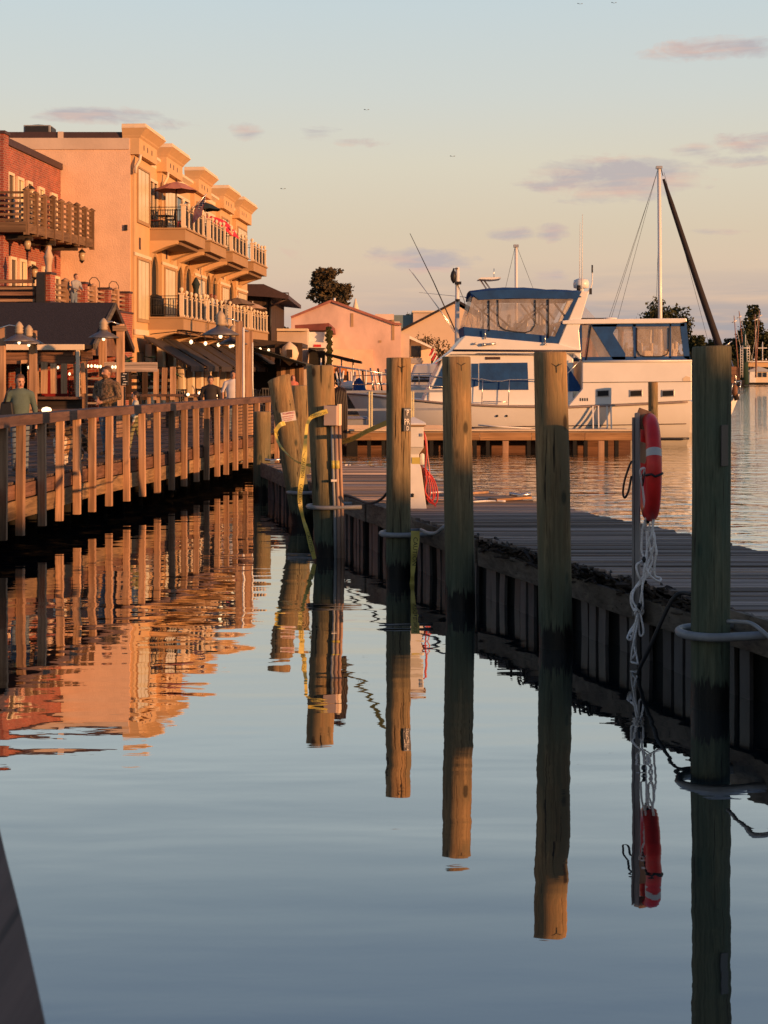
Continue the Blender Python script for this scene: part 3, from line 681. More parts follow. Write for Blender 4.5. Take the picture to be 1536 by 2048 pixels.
# string lights hung along the awnings: pole brackets with bulbs
for i in range(8):
    t0 = 1.6+i*3.6
    mb = MB(); mb.tube([fp(t0, .4, 4.75), fp(t0, 1.8, 4.9), fp(t0, 2.3, 4.75), fp(t0, 2.35, 4.5)], .022, 6); o = mb.build('lamp_arm', IRON, A)
    mb = MB(); mb.lathe([(.02, -.10), (.07, -.05), (.085, 0), (.07, .05), (.03, .10)], fp(t0, 2.35, 4.38), 8); mb.build('bulb', LAMPE, o)
# rooftop unit
hv = thing('rooftop_unit', 'dark rooftop air conditioning unit above the stucco wall', 'air conditioner', P(70, 265, 71))
mb = MB(); c = P(70, 257, 71); mb.box((c.x, 72, c.z), (1.30, 1.2, .48)); mb.build('casing', GREYP, hv, bevel=.02)
mb = MB(); mb.box((c.x, 71.37, c.z), (1.12, .06, .36)); mb.box((c.x+.66, 72, c.z), (.04, 1.0, .36)); mb.build('grille', IRON, hv)
mb = MB(); mb.lathe([(.4, 0), (.42, .05), (.30, .07)], (c.x, 72, c.z+.24), 16); mb.build('fan_cowl', IRON, hv)
# balconies
def balcony(t0, t1, z, corner_tall=True):
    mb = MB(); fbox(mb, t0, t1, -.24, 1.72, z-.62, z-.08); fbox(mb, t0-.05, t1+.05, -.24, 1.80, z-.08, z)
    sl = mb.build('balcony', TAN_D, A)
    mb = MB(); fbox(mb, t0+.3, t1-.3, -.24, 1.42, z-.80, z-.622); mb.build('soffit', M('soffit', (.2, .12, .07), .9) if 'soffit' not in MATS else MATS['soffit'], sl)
    for t in (t0-.1, t1-.6):
        mb = MB(); pr = [(-.24, z-.62), (1.4, z-.62), (1.3, z-.78), (.8, z-.92), (.1, z-1.2), (-.1, z-1.6), (-.24, z-1.6)]
        mb.prism([fp(t+.002, n, q-.003) for n, q in pr], et*.68); mb.build('corbel', TAN, sl)
    n = max(3, round((t1-t0)/1.3)); 
    for k in range(n+1):
        t = t0+.14+(t1-t0-.28)*k/n; w_ = .14 if k in (0, n) else .10; h = 1.08 if k in (0, n) else .98
        mb = MB(); fbox(mb, t-w_, t+w_, 1.58-w_+.1, 1.58+w_+.02, z, z+.10); fbox(mb, t-w_*.72, t+w_*.72, 1.60-w_*.6, 1.60+w_*.72, z+.10, z+h); fbox(mb, t-w_, t+w_, 1.60-w_, 1.60+w_, z+h, z+h+.06)
        c = fp(t, 1.60, z+h+.06); mb.lathe([(.05, 0), (.035, .05), (.085, .11), (.10, .17), (.085, .23), (.02, .28)], c, 10); mb.build('baluster', TRIM, sl)
    def irons(p, q, nb):
        mb = MB(); up = Vector((0, 0, 1))
        for zz in (.10, .86, 1.0): mb.bar(p+up*zz, q+up*zz, .03, .035)
        for k in range(1, nb): mb.bar(p.lerp(q, k/nb)+up*.1, p.lerp(q, k/nb)+up*.9, .030, .030, up=(1, 0, 0))
        mb.build('iron_railing', IRON, sl)
    irons(fp(t0+.1, -.2, z), fp(t0+.1, 1.55, z), 15); irons(fp(t0+.2, 1.6, z), fp(t1-.2, 1.6, z), int((t1-t0)/.055))
    return sl
BALS = [(3.3, 8.4), (9.9, 14.7), (16.9, 22.4), (24.6, 30.2)]
for t0, t1 in BALS:
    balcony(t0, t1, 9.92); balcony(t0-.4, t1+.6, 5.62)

# ------------------------------------------------------------------ umbrellas
def umbrella(label, loc, r, h, drop, m, tilt=(0, 0), pole_col=IRON, grp=None, n=8):
    u = thing('patio_umbrella', label, 'umbrella', loc, grp)
    top = Vector(loc)+Vector((0, 0, h)); T = Euler((tilt[0], tilt[1], 0)).to_matrix()
    vs = [top]; 
    for ring, (rr_, dz) in enumerate(((.5, .42), (1.0, 1.0))):
        for k in range(n*2):
            a = 2*math.pi*k/(n*2); q = r*rr_*(1.0 if k % 2 == 0 else .955)
            vs.append(top+T@Vector((q*math.cos(a), q*math.sin(a), -drop*dz-(0 if k % 2 == 0 else -.04*r))))
    m2 = n*2; fs = [(0, 1+k, 1+(k+1) % m2) for k in range(m2)]+[(1+k, 1+m2+k, 1+m2+(k+1) % m2, 1+(k+1) % m2) for k in range(m2)]
    mb = MB(); mb.add(vs, fs); o = mb.build('canopy', m, u, fixn=False)
    s_ = o.modifiers.new('thick', 'SOLIDIFY'); s_.thickness = .015
    mb = MB(); mb.tube([Vector(loc), top+T@Vector((0, 0, .12))], .028, 8); mb.build('pole', pole_col, u)
    mb = MB()
    for k in range(n):
        a = 2*math.pi*k/n; mb.tube([top+T@Vector((0, 0, -drop*.9)), top+T@Vector((r*.55*math.cos(a), r*.55*math.sin(a), -drop*.50))], .012, 4)
    mb.build('ribs', pole_col, u)
    mb = MB(); mb.lathe([(.25, 0), (.25, .05), (.06, .09)], loc, 12); mb.build('stand', IRON, u)
    return u
def closed_umbrella(label, loc, h, m, r=.17):
    u = thing('closed_umbrella', label, 'umbrella', loc)
    mb = MB(); mb.tube([Vector(loc), Vector(loc)+Vector((0, 0, h))], .03, 8); mb.build('pole', IRON, u)
    prof = [(r*1.0, h*.36), (r*1.25, h*.42), (r*.85, h*.55), (r*.72, h*.72), (r*1.05, h*.82), (r*1.2, h*.84), (r*.4, h*.97), (.03, h*1.0)]
    mb = MB(); n = 14; vs = []
    for i, (q, z) in enumerate(prof):
        for j in range(n):
            a = 2*math.pi*j/n; k = q*(1+(.16 if j % 2 else -.16)); vs.append((loc[0]+k*math.cos(a), loc[1]+k*math.sin(a), loc[2]+z))
    mb.add(vs, [(i*n+j, i*n+(j+1) % n, i*n+n+(j+1) % n, i*n+n+j) for i in range(len(prof)-1) for j in range(n)]+[tuple(range(n-1, -1, -1))], 0, True)
    mb.build('canopy', m, u); return u
umbrella('terracotta pink umbrella open on the nearest top balcony', fp(4.9, .95, 9.93), 1.10, 2.42, .48, TERRA)
umbrella('dark teal umbrella open on the second top balcony', fp(11.0, 1.25, 9.93), .86, 2.1, .42, NAVYU, pole_col=WHITEP)
umbrella('crimson umbrella tilted over on the third top balcony', fp(17.6, 1.2, 9.93), 1.2, 1.75, .40, REDU, tilt=(.1, .62))
umbrella('taupe umbrella open on the far first floor balcony', fp(21.5, 1.2, 5.63), 1.15, 1.85, .45, TAUPEU, pole_col=WHITEP)
umbrella('small beige umbrella at the far balcony end by the dark house', fp(29.5, .9, 5.63), .95, 1.9, .4, BEIGEU, pole_col=WHITEP)
closed_umbrella('furled grey green umbrella on the first floor balcony', fp(10.2, .9, 5.63), 2.35, NAVYU)

# flag hung out from the top balcony
fl = thing('hanging_flag', 'striped red and white flag with blue corner, hanging from the top balcony', 'flag', fp(7.6, 1.4, 10.4))
a = P(361, 444, 72.6); b = P(413, 388, 72.2)
mb = MB(); na, nb = 13, 20; d = (a-b); vs = []
A0_, B0_ = P(411, 392, 72.3), P(389, 418, 72.5); drop = P(405, 431, 72.0)-P(412, 393, 72.3)
for j in range(nb+1):
    for i in range(na+1):
        u, v = i/na, j/nb
        p = A0_.lerp(B0_, u)+drop*v*(1-.12*u)
        p += Vector((.03, -.12, .02))*math.sin(v*6+u*3)*(.25+v)
        vs.append(p)
mb.tube([a, b], .022, 6); mb.build('pole', STEEL, fl); mb = MB()
FB = M('flag_blue', (.03, .04, .16), .8); FR = M('flag_red', (.52, .03, .05), .8); FW = M('flag_white', (.74, .68, .64), .8)
for j in range(nb):
    for i in range(na):
        k = j*(na+1)+i; mb.add([vs[k], vs[k+1], vs[k+na+2], vs[k+na+1]], [(0, 1, 2, 3)], 2 if (i < 7 and j < 8) else (0 if i % 2 == 0 else 1), True)
mb.build('cloth', [FR, FW, FB], fl, fixn=False)
mb = MB()
for j in range(4):
    for i in range(4):
        p = vs[(j*2+1)*(na+1)+i*2]+Vector((.005, -.012, 0)); mb.box(p, (.035, .004, .035), (0, .7, 0))
mb.build('stars', FW, fl)

# balcony furniture: two dark iron chairs and a table with a red cushion
def chair(label, loc, yaw, m=IRON, cushion=None, s=1.0, grp=None, name='iron_chair'):
    c = thing(name, label, 'chair', loc, grp); Rm = Euler((0, 0, yaw)).to_matrix()
    def q(x, y, z): return Vector(loc)+Rm@Vector((x*s, y*s, z*s))
    mb = MB(); mb.hexa([q(*p) for p in ((-.22, -.22, .42), (.22, -.22, .42), (.22, .22, .42), (-.22, .22, .42), (-.22, -.22, .46), (.22, -.22, .46), (.22, .22, .46), (-.22, .22, .46))]); mb.build('seat', cushion or m, c)
    for x, y in ((-.2, -.2), (.2, -.2), (-.2, .2), (.2, .2)):
        mb = MB(); mb.bar(q(x, y, 0), q(x, y, .42), .035, .035, up=(1, 0, 0)); mb.build('leg', m, c)
    mb = MB()
    for x in (-.2, -.1, 0, .1, .2): mb.bar(q(x, .2, .46), q(x, .27, .95), .03, .03, up=(1, 0, 0))
    mb.bar(q(-.23, .27, .95), q(.23, .27, .95), .04, .05); mb.build('backrest', m, c)
    return c
CUSH = M('red_cushion', (.42, .09, .06), .9, .3, 12)
chair('dark iron chair with red cushion on the nearest top balcony', fp(4.3, .1, 9.93), 1.2, cushion=CUSH)
chair('dark iron chair facing the rail on the nearest top balcony', fp(4.0, .85, 9.93), -1.2)
tb = thing('balcony_table', 'small dark round table under the terracotta umbrella', 'table', fp(4.7, .45, 9.93))
mb = MB(); mb.lathe([(.42, .68), (.42, .72)], fp(4.7, .45, 9.93), 16); mb.build('tabletop', IRON, tb)
mb = MB(); mb.lathe([(.05, 0), (.03, .4), (.05, .68)], fp(4.9, .45, 9.93), 8); mb.build('leg', IRON, tb)
gr = thing('covered_grill', 'black covered barbecue behind the iron railing of the first floor balcony', 'barbecue', fp(3.6, .2, 5.63))
mb = MB(); mb.lathe([(.42, 0), (.38, .5), (.40, .82), (.30, 1.02), (.08, 1.1)], fp(3.6, .2, 5.63), 14); mb.build('cover', BLACK, gr)
mb = MB(); mb.lathe([(.41, .55), (.44, .58), (.41, .61)], fp(3.6, .2, 5.63), 14); mb.build('strap', IRON, gr)
for (t, n, lab) in [(11.0, .7, 'dark chair on the second top balcony under the teal umbrella'), (12.6, .6, 'dark chair on the first floor balcony beside the furled umbrella')]:
    chair(lab, fp(t, n, 9.93 if 'top' in lab else 5.63), 1.0)

# ------------------------------------------------------------------ red brick building with timber balcony
B = thing('brick_building', 'red brick building with pale windows and slatted timber balconies', 'building', (-16, 60, 1.2))
b0, b1 = Vector((-15.45, 60.0, 0)), Vector((-14.85, 67.96, 0)); bt = (b1-b0); bl_ = bt.length; bt.normalize(); bn = Vector((bt.y, -bt.x, 0))
def bp(t, n, z): return b0+bt*t+bn*n+Vector((0, 0, z))
def bbox(mb, t0, t1, n0, n1, z0, z1): return mb.hexa([bp(t, n, z) for z in (z0, z1) for t, n in ((t0, n0), (t1, n0), (t1, n1), (t0, n1))])
mb = MB(); mb.prism([(-30, 60, 1.2), (-15.45, 60, 1.2), (-14.85, 67.96, 1.2), (-30, 67.96, 1.2)], (0, 0, 11.05)); mb.build('wall', BRICK, B)
mb = MB(); mb.prism([bp(-.1, .10, 12.25), bp(bl_, .10, 12.25), bp(bl_, -.5, 12.25), bp(-.1, -.5, 12.25)], (0, 0, .28)); mb.bx(-30, -15.4, 59.88, 60.3, 12.252, 12.52); mb.build('roof_coping', COPING, B)
mb = MB(); bbox(mb, -.25, .35, -.3, .12, 1.2, 12.6); mb.build('corner_pier', BRICK, B)
mb = MB(); bbox(mb, -.3, .40, -.35, .18, 12.602, 12.72); mb.build('pier_cap', COPING, B)
for (t0, t1, z0, z1, pale) in [(.5, 1.1, 8.9, 11.05, 0), (1.7, 2.35, 8.9, 11.0, 1), (3.0, 3.5, 8.9, 11.0, 0), (4.6, 5.2, 8.9, 10.95, 1), (6.4, 7.1, 8.9, 10.9, 0),
                               (.8, 1.4, 5.2, 7.6, 0), (2.0, 2.7, 5.2, 7.6, 1), (3.4, 3.9, 5.2, 7.6, 0), (5.2, 5.8, 5.2, 7.5, 1), (6.9, 7.5, 5.2, 7.2, 0)]:
    mb = MB()
    for q in ((t0-.1, t1+.1, z1, z1+.12), (t0-.12, t0, z0, z1), (t1, t1+.12, z0, z1), (t0-.1, t1+.1, z0-.1, z0)): bbox(mb, q[0], q[1], .003, .10, q[2], q[3])
    wn = mb.build('window', TRIM, B); mb = MB(); bbox(mb, t0, t1, .003, .04, z0, z1); mb.build('pane', PANE if pale else GLASS, wn)
    if pale:
        mb = MB(); bbox(mb, (t0+t1)/2-.03, (t0+t1)/2+.03, .041, .06, z0, z1); mb.build('mullion', COPING, wn)
def wall_lantern(parent, c, n, m=IRON):
    mb = MB(); mb.tube([c, c+n*.18+Vector((0, 0, .12)), c+n*.28], .018, 6); mb.lathe([(.03, .12), (.16, 0), (.17, -.03)], c+n*.28, 10)
    o = mb.build('wall_lantern', m, parent)
    mb = MB(); mb.lathe([(.10, -.42), (.13, -.38), (.03, -.5)], c+n*.28, 8); mb.build('lantern_base', m, o)
    mb = MB(); mb.lathe([(.11, -.38), (.15, -.15), (.12, -.03)], c+n*.28, 8); mb.build('lantern_glass', M('lantern_glass', (.45, .33, .2), .2) if 'lantern_glass' not in MATS else MATS['lantern_glass'], o)
for t, z in ((2.75, 10.75), (5.9, 10.4), (3.2, 7.4)): wall_lantern(B, bp(t, .02, z), bn)
# lower brick terrace in front: piers, parapet, slats
q0, q1 = Vector((-12.85, 56.8, 0)), Vector((-11.55, 67.9, 0)); qt = (q1-q0); ql = qt.length; qt.normalize(); qn = Vector((qt.y, -qt.x, 0))
def qp(t, n, z): return q0+qt*t+qn*n+Vector((0, 0, z))
def qbox(mb, t0, t1, n0, n1, z0, z1): return mb.hexa([qp(t, n, z) for z in (z0, z1) for t, n in ((t0, n0), (t1, n0), (t1, n1), (t0, n1))])
TZ = 5.15
mb = MB(); mb.prism([(-30, 56.8, 1.2), (-12.85, 56.8, 1.2), (-11.55, 67.9, 1.2), (-14.9, 67.9, 1.2), (-15.5, 59.8, 1.2), (-30, 59.8, 1.2)], (0, 0, TZ-1.2)); mb.build('terrace', BRICK, B)
mb = MB(); qbox(mb, 0, ql, -.3, .02, TZ, 5.62); mb.build('parapet', BRICK, B)
mb = MB(); qbox(mb, -.05, ql, -.34, .07, 5.622, 5.70); mb.build('parapet_cap', COPING, B)
for t, w_, z1 in ((.0, .55, 6.72), (4.2, .34, 6.6), (7.4, .40, 6.55), (10.5, .42, 6.55)):
    mb = MB(); qbox(mb, t, t+w_, -.42, .05, 5.705, z1); o = mb.build('pier', BRICK, B)
    mb = MB(); qbox(mb, t-.05, t+w_+.05, -.46, .09, z1+.002, z1+.09); mb.build('pier_cap', COPING, o)
for t0, t1 in ((.6, 4.1), (4.6, 7.3), (7.9, 10.4)):
    for k in range(4):
        mb = MB(); qbox(mb, t0, t1, -.22, -.10, 5.76+k*.2, 5.84+k*.2); mb.build('rail_slat', WOOD_Y, B)
    mb = MB(); c = (t0+t1)/2; qbox(mb, c-.1, c+.1, -.3, -.02, 5.705, 6.6); mb.lathe([(.17, 0), (.17, .04), (.02, .13)], qp(c, -.16, 6.6), 4); mb.build('rail_post', WOOD_Z, B)
# slatted screen facing the water at the terrace end
for k in range(6):
    mb = MB(); z = 5.2+k*.235; mb.bx(-20, -13.4, 56.72, 56.80, z, z+.09+.05*(k % 2)); mb.build('screen_slat', (WOOD_X, SIDING)[k % 2], B)
mb = MB(); mb.bx(-13.30, -12.98, 56.6, 56.8, 5.0, 6.75); mb.build('screen_post', IRON, B)
mb = MB(); mb.bx(-20, -13.4, 57.2, 57.3, 5.2, 6.3); mb.build('screen_board', SIDING, B)
# gooseneck lamps over the parapet
for t in (6.9, 9.7):
    c = qp(t, -.2, 6.6); mb = MB(); mb.tube([c+Vector((.0, 0, -.3)), c+Vector((0, 0, .25)), c+Vector((-.12, 0, .42)), c+Vector((-.3, 0, .45)), c+Vector((-.42, 0, .32)), c+Vector((-.42, 0, .2))], .018, 6)
    mb.lathe([(.03, .14), (.13, 0)], c+Vector((-.42, 0, .06)), 10); mb.build('gooseneck_lamp', IRON, B)
# wide arched opening and small awning at ground level of the brick front
mb = MB(); r = 1.5; c = 7.6
mb.prism([qp(c-r, .01, 1.3), qp(c+r, .01, 1.3)]+[qp(c+r*math.cos(k*math.pi/10), .01, 3.3+.8*math.sin(k*math.pi/10)) for k in range(11)], qn*.03); mb.build('arch_opening', GLASS, B)
mb = MB(); mb.prism([qp(c-1.4, .05, 4.0), qp(c-1.4, 1.2, 2.9), qp(c-1.4, 1.2, 2.8), qp(c-1.4, .05, 3.9)], qt*2.8); mb.build('awning', AWN, B)
# upper timber balcony, slatted
BALW_X = wood('balcony_across', (.20, .12, .07), 0); BALW_Y = wood('balcony_along', (.20, .12, .07), 1); BALW_Z = wood('balcony_upright', (.22, .13, .075), 2)
tb_ = thing('timber_balcony', 'slatted brown timber balcony hanging from the brick wall', 'balcony', (-15, 60, 7.5))
c0 = Vector((-14.35, 59.4, 0)); c1 = Vector((-13.15, 66.6, 0))
zb, zt = 8.58, 10.62
mb = MB(); mb.prism([(-22, 59.4, zb), c0+Vector((0, 0, zb)), c1+Vector((0, 0, zb)), (-14.9, 67.4, zb), (-15.5, 60.0, zb), (-22, 60, zb)], (0, 0, .32)); mb.build('deck', SIDING, tb_)
for f in (.12, .45, .8):
    mb = MB(); p = c0.lerp(c1, f); mb.bar((p.x-2.2, p.y, zb-.14), (p.x-.1, p.y, zb-.14), .22, .24); mb.build('joist', DARKW, tb_)
mb = MB(); mb.bx(-22, -14.6, 59.9, 60.1, zb-.25, zb-.003); mb.build('joist', DARKW, tb_)
def cappost(p, z0, z1, w_=.2):
    mb = MB(); mb.bx(p.x-w_/2, p.x+w_/2, p.y-w_/2, p.y+w_/2, z0, z1); mb.lathe([(w_*.85, 0), (w_*.85, .04), (.02, .14)], (p.x, p.y, z1), 4); return mb.build('post', DARKWZ if 0 else BALW_Z, tb_)
for k in range(9): cappost(c0.lerp(c1, k/8), zb-.1, zt-.42+(.06 if k % 3 == 0 else 0))
for x in (-21, -19, -17, -15.6): cappost(Vector((x, 59.4, 0)), zb, zt-.4)
for k in range(6):
    z = zb+.5+k*.22
    mb = MB(); mb.bar(c0+Vector((0, 0, z)), c1+Vector((0, 0, z)), .05, .09); mb.build('rail_slat', BALW_Y, tb_)
    mb = MB(); mb.bx(-22, c0.x-.1, 59.37, 59.43, z-.045, z+.045); mb.build('rail_slat', BALW_X, tb_)
mb = MB(); mb.bar(c0+Vector((.06, 0, zb+.17)), c1+Vector((.06, 0, zb+.17)), .06, .38); mb.build('fascia', BALW_Y, tb_)
mb = MB(); mb.bx(-22, c0.x, 59.28, 59.34, zb, zb+.42); mb.build('fascia', BALW_X, tb_)
for f in (.12, .42, .95): wall_lantern(tb_, c0.lerp(c1, f)+Vector((-.3, 0, zb-.1)), Vector((0, -.2, -.5)))
closed_umbrella('furled cream umbrella standing on the brick terrace', (PX(97, 58.5), 58.5, TZ), 2.8, BEIGEU, .15)

# ------------------------------------------------------------------ dark roofed timber bar hut
Hh = thing('bar_hut', 'timber bar hut with dark shingle gable roof on the boardwalk', 'hut', (-12, 47, DZ))
GX = -9.09; ye0, yr, ye1 = 46.5, 49.7, 53.0
ze, zr = 3.81, 5.18
mb = MB()
mb.prism([(GX, ye0-.3, ze-.12), (GX, yr, zr), (GX, yr, zr+.12), (GX, ye0-.35, ze)], (-12, 0, 0)); mb.build('roof', ROOF, Hh)
mb = MB(); mb.prism([(GX, yr+.003, zr), (GX, ye1+.3, ze-.12), (GX, ye1+.35, ze), (GX, yr+.003, zr+.12)], (-12, 0, 0)); mb.build('roof', ROOF, Hh)
mb = MB(); mb.bx(GX-12, GX-.25, ye0-.47, ye0-.33, ze-.16, ze+.02); mb.build('gutter', TRIM, Hh, bevel=.01)
mb = MB(); mb.bx(PX(152, 46.1), PX(159, 46.1), ye0-.45, ye0-.30, DZ, ze-.16); mb.build('downpipe', TRIM, Hh, bevel=.01)
for s_, y2 in ((1, ye0-.36), (-1, ye1+.36)):
    mb = MB(); mb.bar((GX+.06, yr, zr+.02), (GX+.06, y2, ze-.06), .08, .2); mb.build('bargeboard', GREYY if s_ > 0 else DARKW, Hh)
mb = MB(); mb.prism([(GX-.35, ye0+.1, ze-.3), (GX-.35, yr, zr-.12), (GX-.35, ye1-.1, ze-.3)], (-.08, 0, 0)); mb.build('gable_board', SIDING, Hh)
for k in range(4):
    mb = MB(); mb.bx(GX-12, PX(149, 46.4), ye0-.12, ye0-.04, 3.22+k*.13, 3.34+k*.13); mb.build('siding_board', SIDING, Hh)
for k in range(3):
    mb = MB(); mb.bx(PX(162, 46.4), PX(184, 46.4), ye0-.08, ye0-.0, 3.34+k*.13, 3.46+k*.13); mb.build('siding_board', SIDING, Hh)
rr = random.Random(12); SLATW = wood('slat_pine', (0.60, 0.36, 0.20), 2, .3, rnd=.12)
for x, w_, zt_ in [(-11.02, .25, 3.05), (-10.58, .2, 2.98), (-10.2, .22, 3.16), (-9.85, .14, 3.1), (-9.33, .26, 3.10), (-8.94, .25, 3.03), (-8.55, .24, 3.02), (-8.2, .24, 3.02)]:
    px = 0
for pxx, w_, top in [(48, 13, 727), (75, 4, 728), (49+0, 0, 0), (247/5.12, 12, 720), (320/5.12, 7, 722), (455/5.12, 13, 724), (548/5.12, 12, 727), (655/5.12, 12, 727), (778/5.12, 11, 727), (845/5.12, 8, 726)]:
    if w_ == 0: continue
    a = P(pxx, top, 46.3); b = P(pxx+rr.uniform(-1, 4), 787, 46.3); mb = MB(); mb.bar(b, a, w_*46.3/F, .07, up=(0, 1, 0)); mb.build('slanted_board', SLATW, Hh)
mb = MB(); mb.bx(GX-12, GX-.4, 52.2, 52.3, DZ, 3.8); mb.build('back_wall', BRICK, Hh)
mb = MB(); mb.bx(-12.0, -11.1, 51.9, 52.15, 1.6, 3.0); mb.build('menu_board', M('dark_red_panel', (.22, .014, .014), .6), Hh)
for y in (46.6, 49.4, 52.9):
    mb = MB(); mb.bx(GX-.42, GX-.26, y-.08, y+.08, DZ, ze if y != 49.4 else 4.7); mb.build('post', WOOD_Z, Hh)
for x in (-11.5, -14.5, -18): 
    mb = MB(); mb.bx(x-.08, x+.08, 46.5, 46.66, DZ, 3.1); mb.build('post', DARKWZ, Hh)
for k in range(5):
    mb = MB(); mb.bx(-10.4, GX-.5, 50.2, 50.28, 1.6+k*.28, 1.66+k*.28); mb.build('shelf', GREYX, Hh)
mb = MB(); mb.bx(GX-12, GX-.3, 45.7, 46.3, 2.12, 2.20); mb.build('counter', RAILW, Hh)
mb = MB(); mb.bx(GX-12, GX-.3, 46.0, 46.06, DZ, 2.12); mb.build('counter_front', DARKW, Hh)
mb = MB(); mb.bx(-9.0, -7.3, 47.6, 47.7, 2.98, 3.28); o = mb.build('cross_beam', GREYX, Hh)
for i, (x, y, Yq) in enumerate([(57, 735, 47.5), (116, 735, 47.5), (88, 752, 48), (176, 732, 47.4), (183, 732, 47.4), (190, 732, 47.4), (195, 733, 47.4), (201, 733, 47.4), (225, 734, 47.4), (231, 734, 47.4), (139, 748, 48), (150, 745, 48)]):
    mb = MB(); mb.lathe([(.01, -.05), (.036, -.02), (.036, .02), (.01, .05)], P(x, y, Yq), 8); mb.build('string_bulb', LAMPE, Hh)

# ------------------------------------------------------------------ wooden lamp posts with metal shades
def lamp_post(label, px, top_py, Y, lamp_dx, base=DZ, lamp=True, w_=.2, conduit=False, size=1.0):
    loc = Vector((PX(px, Y), Y, base)); zt_ = PZ(top_py, Y)
    L_ = thing('lamp_post', label, 'lamp post', loc, 'wooden lamp posts along the boardwalk')
    mb = MB(); mb.bx(loc.x-w_/2, loc.x+w_/2, Y-w_/2, Y+w_/2, base, zt_); mb.build('post', WOOD_Z, L_, bevel=.008)
    if lamp:
        zl = zt_-.34; lx = loc.x+lamp_dx
        mb = MB(); mb.tube([(loc.x, Y-.12, zl+.32), ((loc.x+lx)/2, Y-.22, zl+.40), (lx, Y-.25, zl+.36)], .02, 6); mb.build('arm', STEEL, L_)
        mb = MB(); k = size
        mb.lathe([(.42*k, -.06*k), (.43*k, -.04*k), (.26*k, .06*k), (.11*k, .13*k), (.10*k, .16*k)], (lx, Y-.25, zl), 20); mb.build('lamp_shade', M('lamp_shade', (.17, .16, .17), .45, .1, 6, metal=.5) if 'lamp_shade' not in MATS else MATS['lamp_shade'], L_)
        mb = MB(); mb.lathe([(.09*k, .16*k), (.12*k, .2*k), (.10*k, .24*k), (.12*k, .28*k), (.10*k, .32*k), (.12*k, .36*k), (.06*k, .46*k), (.01, .50*k)], (lx, Y-.25, zl), 12); mb.build('lamp_cage', M('lamp_beige', (.40, .31, .22), .55, .1, 6) if 'lamp_beige' not in MATS else MATS['lamp_beige'], L_)
        mb = MB(); mb.lathe([(.03*k, -.05*k), (.045*k, -.08*k), (.03*k, -.12*k), (.01, -.13*k)], (lx, Y-.25, zl), 8); mb.build('bulb', LAMPE, L_)
    return L_
lamp_post('wooden lamp post at the left frame edge with grey shade', 3, 655, 41, .55)
lamp_post('wooden lamp post above the woman, grey shade before the dark roof', 66, 661, 42.5, -.06)
lamp_post('thinner lamp post behind the man, with white crosspiece', 206, 668, 48.5, 0, lamp=False, w_=.22)
l4 = lamp_post('lamp post in front of the hut gable with lit lamp hanging at left', 241, 648, 41, -.42)
lx = lamp_post('tall wooden post with white conduit and big dark lamp, rising from the railing', 478, 642, 42.2, -.50, base=.35, w_=.19, size=1.25)
ly = lamp_post('tall wooden post just right of the conduit post', 498, 662, 42.9, -.44, base=.35, w_=.22)
mb = MB(); a = P(487, 655, 41.9); mb.tube([a, P(487, 780, 41.9), P(487, 835, 41.9), P(490, 880, 41.8), P(491, 920, 41.8), P(478, 925, 41.8)], .032, 8); mb.build('conduit', WHITEP, lx)
mb = MB(); a = P(505, 685, 42.6); mb.tube([a, P(505, 760, 42.6), P(506, 793, 42.6)], .022, 8); mb.build('conduit', WHITEP, ly)
for L_, px, py, Y in ((l4, 241, 657, 41),):
    mb = MB(); c = P(px, py, Y); mb.bx(c.x-.19, c.x+.19, Y-.16, Y-.102, c.z-.07, c.z+.07); mb.build('crosspiece', WOOD_X, L_)
# ------------------------------------------------------------------ dark timber house with overhanging roof, behind the balconies
D = thing('timber_house', 'dark brown timber clad house with wide overhanging flat roof', 'house', P(518, 745, 106))
mb = MB(); Y = 106; mb.bx(PX(470, Y), PX(542, Y), Y, Y+14, 1.2, PZ(588, Y)); mb.build('wall', DARKWZ, D)
for k in range(14):
    x = PX(500, Y)+k*(PX(541, Y)-PX(500, Y))/13; mb = MB(); mb.bx(x-.05, x+.05, Y-.06, Y-.002, PZ(665, Y), PZ(590, Y)); mb.build('cladding_board', DARKWZ, D)
mb = MB(); mb.prism([P(470, 568, Y-1), P(527, 568, Y-1), P(577, 590, Y-1), P(577, 598, Y-1), P(540, 594, Y-1), P(470, 590, Y-1)], (0, 16, 0)); mb.build('roof', COPING, D)
mb = MB(); mb.tube([P(541, 612, Y-.5), P(575, 597, Y-.5)], .09, 6); mb.tube([P(562, 586, Y-.6), P(577, 586, Y-.6), P(577, 594, Y-.6)], .05, 5); mb.build('roof_brace', COPING, D)
mb = MB(); mb.tube([P(541, 600, Y-.2), P(541, 690, Y-.2)], .07, 6); mb.build('downpipe', IRON, D)

# pergola restaurant with green lean-to roof
Pg = thing('pergola_restaurant', 'dark timber pergola restaurant with sloping mossy awning roof', 'restaurant', P(560, 745, 92))
Y = 92
mb = MB(); mb.prism([P(505, 678, Y), P(604, 686, Y), P(604, 694, Y), P(505, 692, Y)], (0, 7, 0)); mb.build('roof', DARKW, Pg)
mb = MB(); mb.prism([P(500, 692, Y-2), P(612, 728, Y-6), P(612, 732, Y-6), P(500, 702, Y-2)], (0, 9, 0)); mb.build('awning_roof', M('moss_roof', (.06, .055, .03), .9, .3, 1), Pg)
for px in (555, 566, 576, 587, 600):
    mb = MB(); mb.bar(P(px, 735, Y-.3), P(px, 688, Y-.3), .30, .3, up=(0, 1, 0)); mb.build('post', DARKWZ, Pg)
mb = MB(); mb.lathe([(.02, -.75), (.45, -.4), (.58, 0), (.45, .4), (.02, .75)], P(579, 707, Y-.6), 14); mb.build('oval_sign', TRIM, Pg)
mb = MB(); c = P(579, 707, Y-1.2); mb.box(c, (.35, .03, .5)); mb.build('sign_mark', DARKW, Pg)
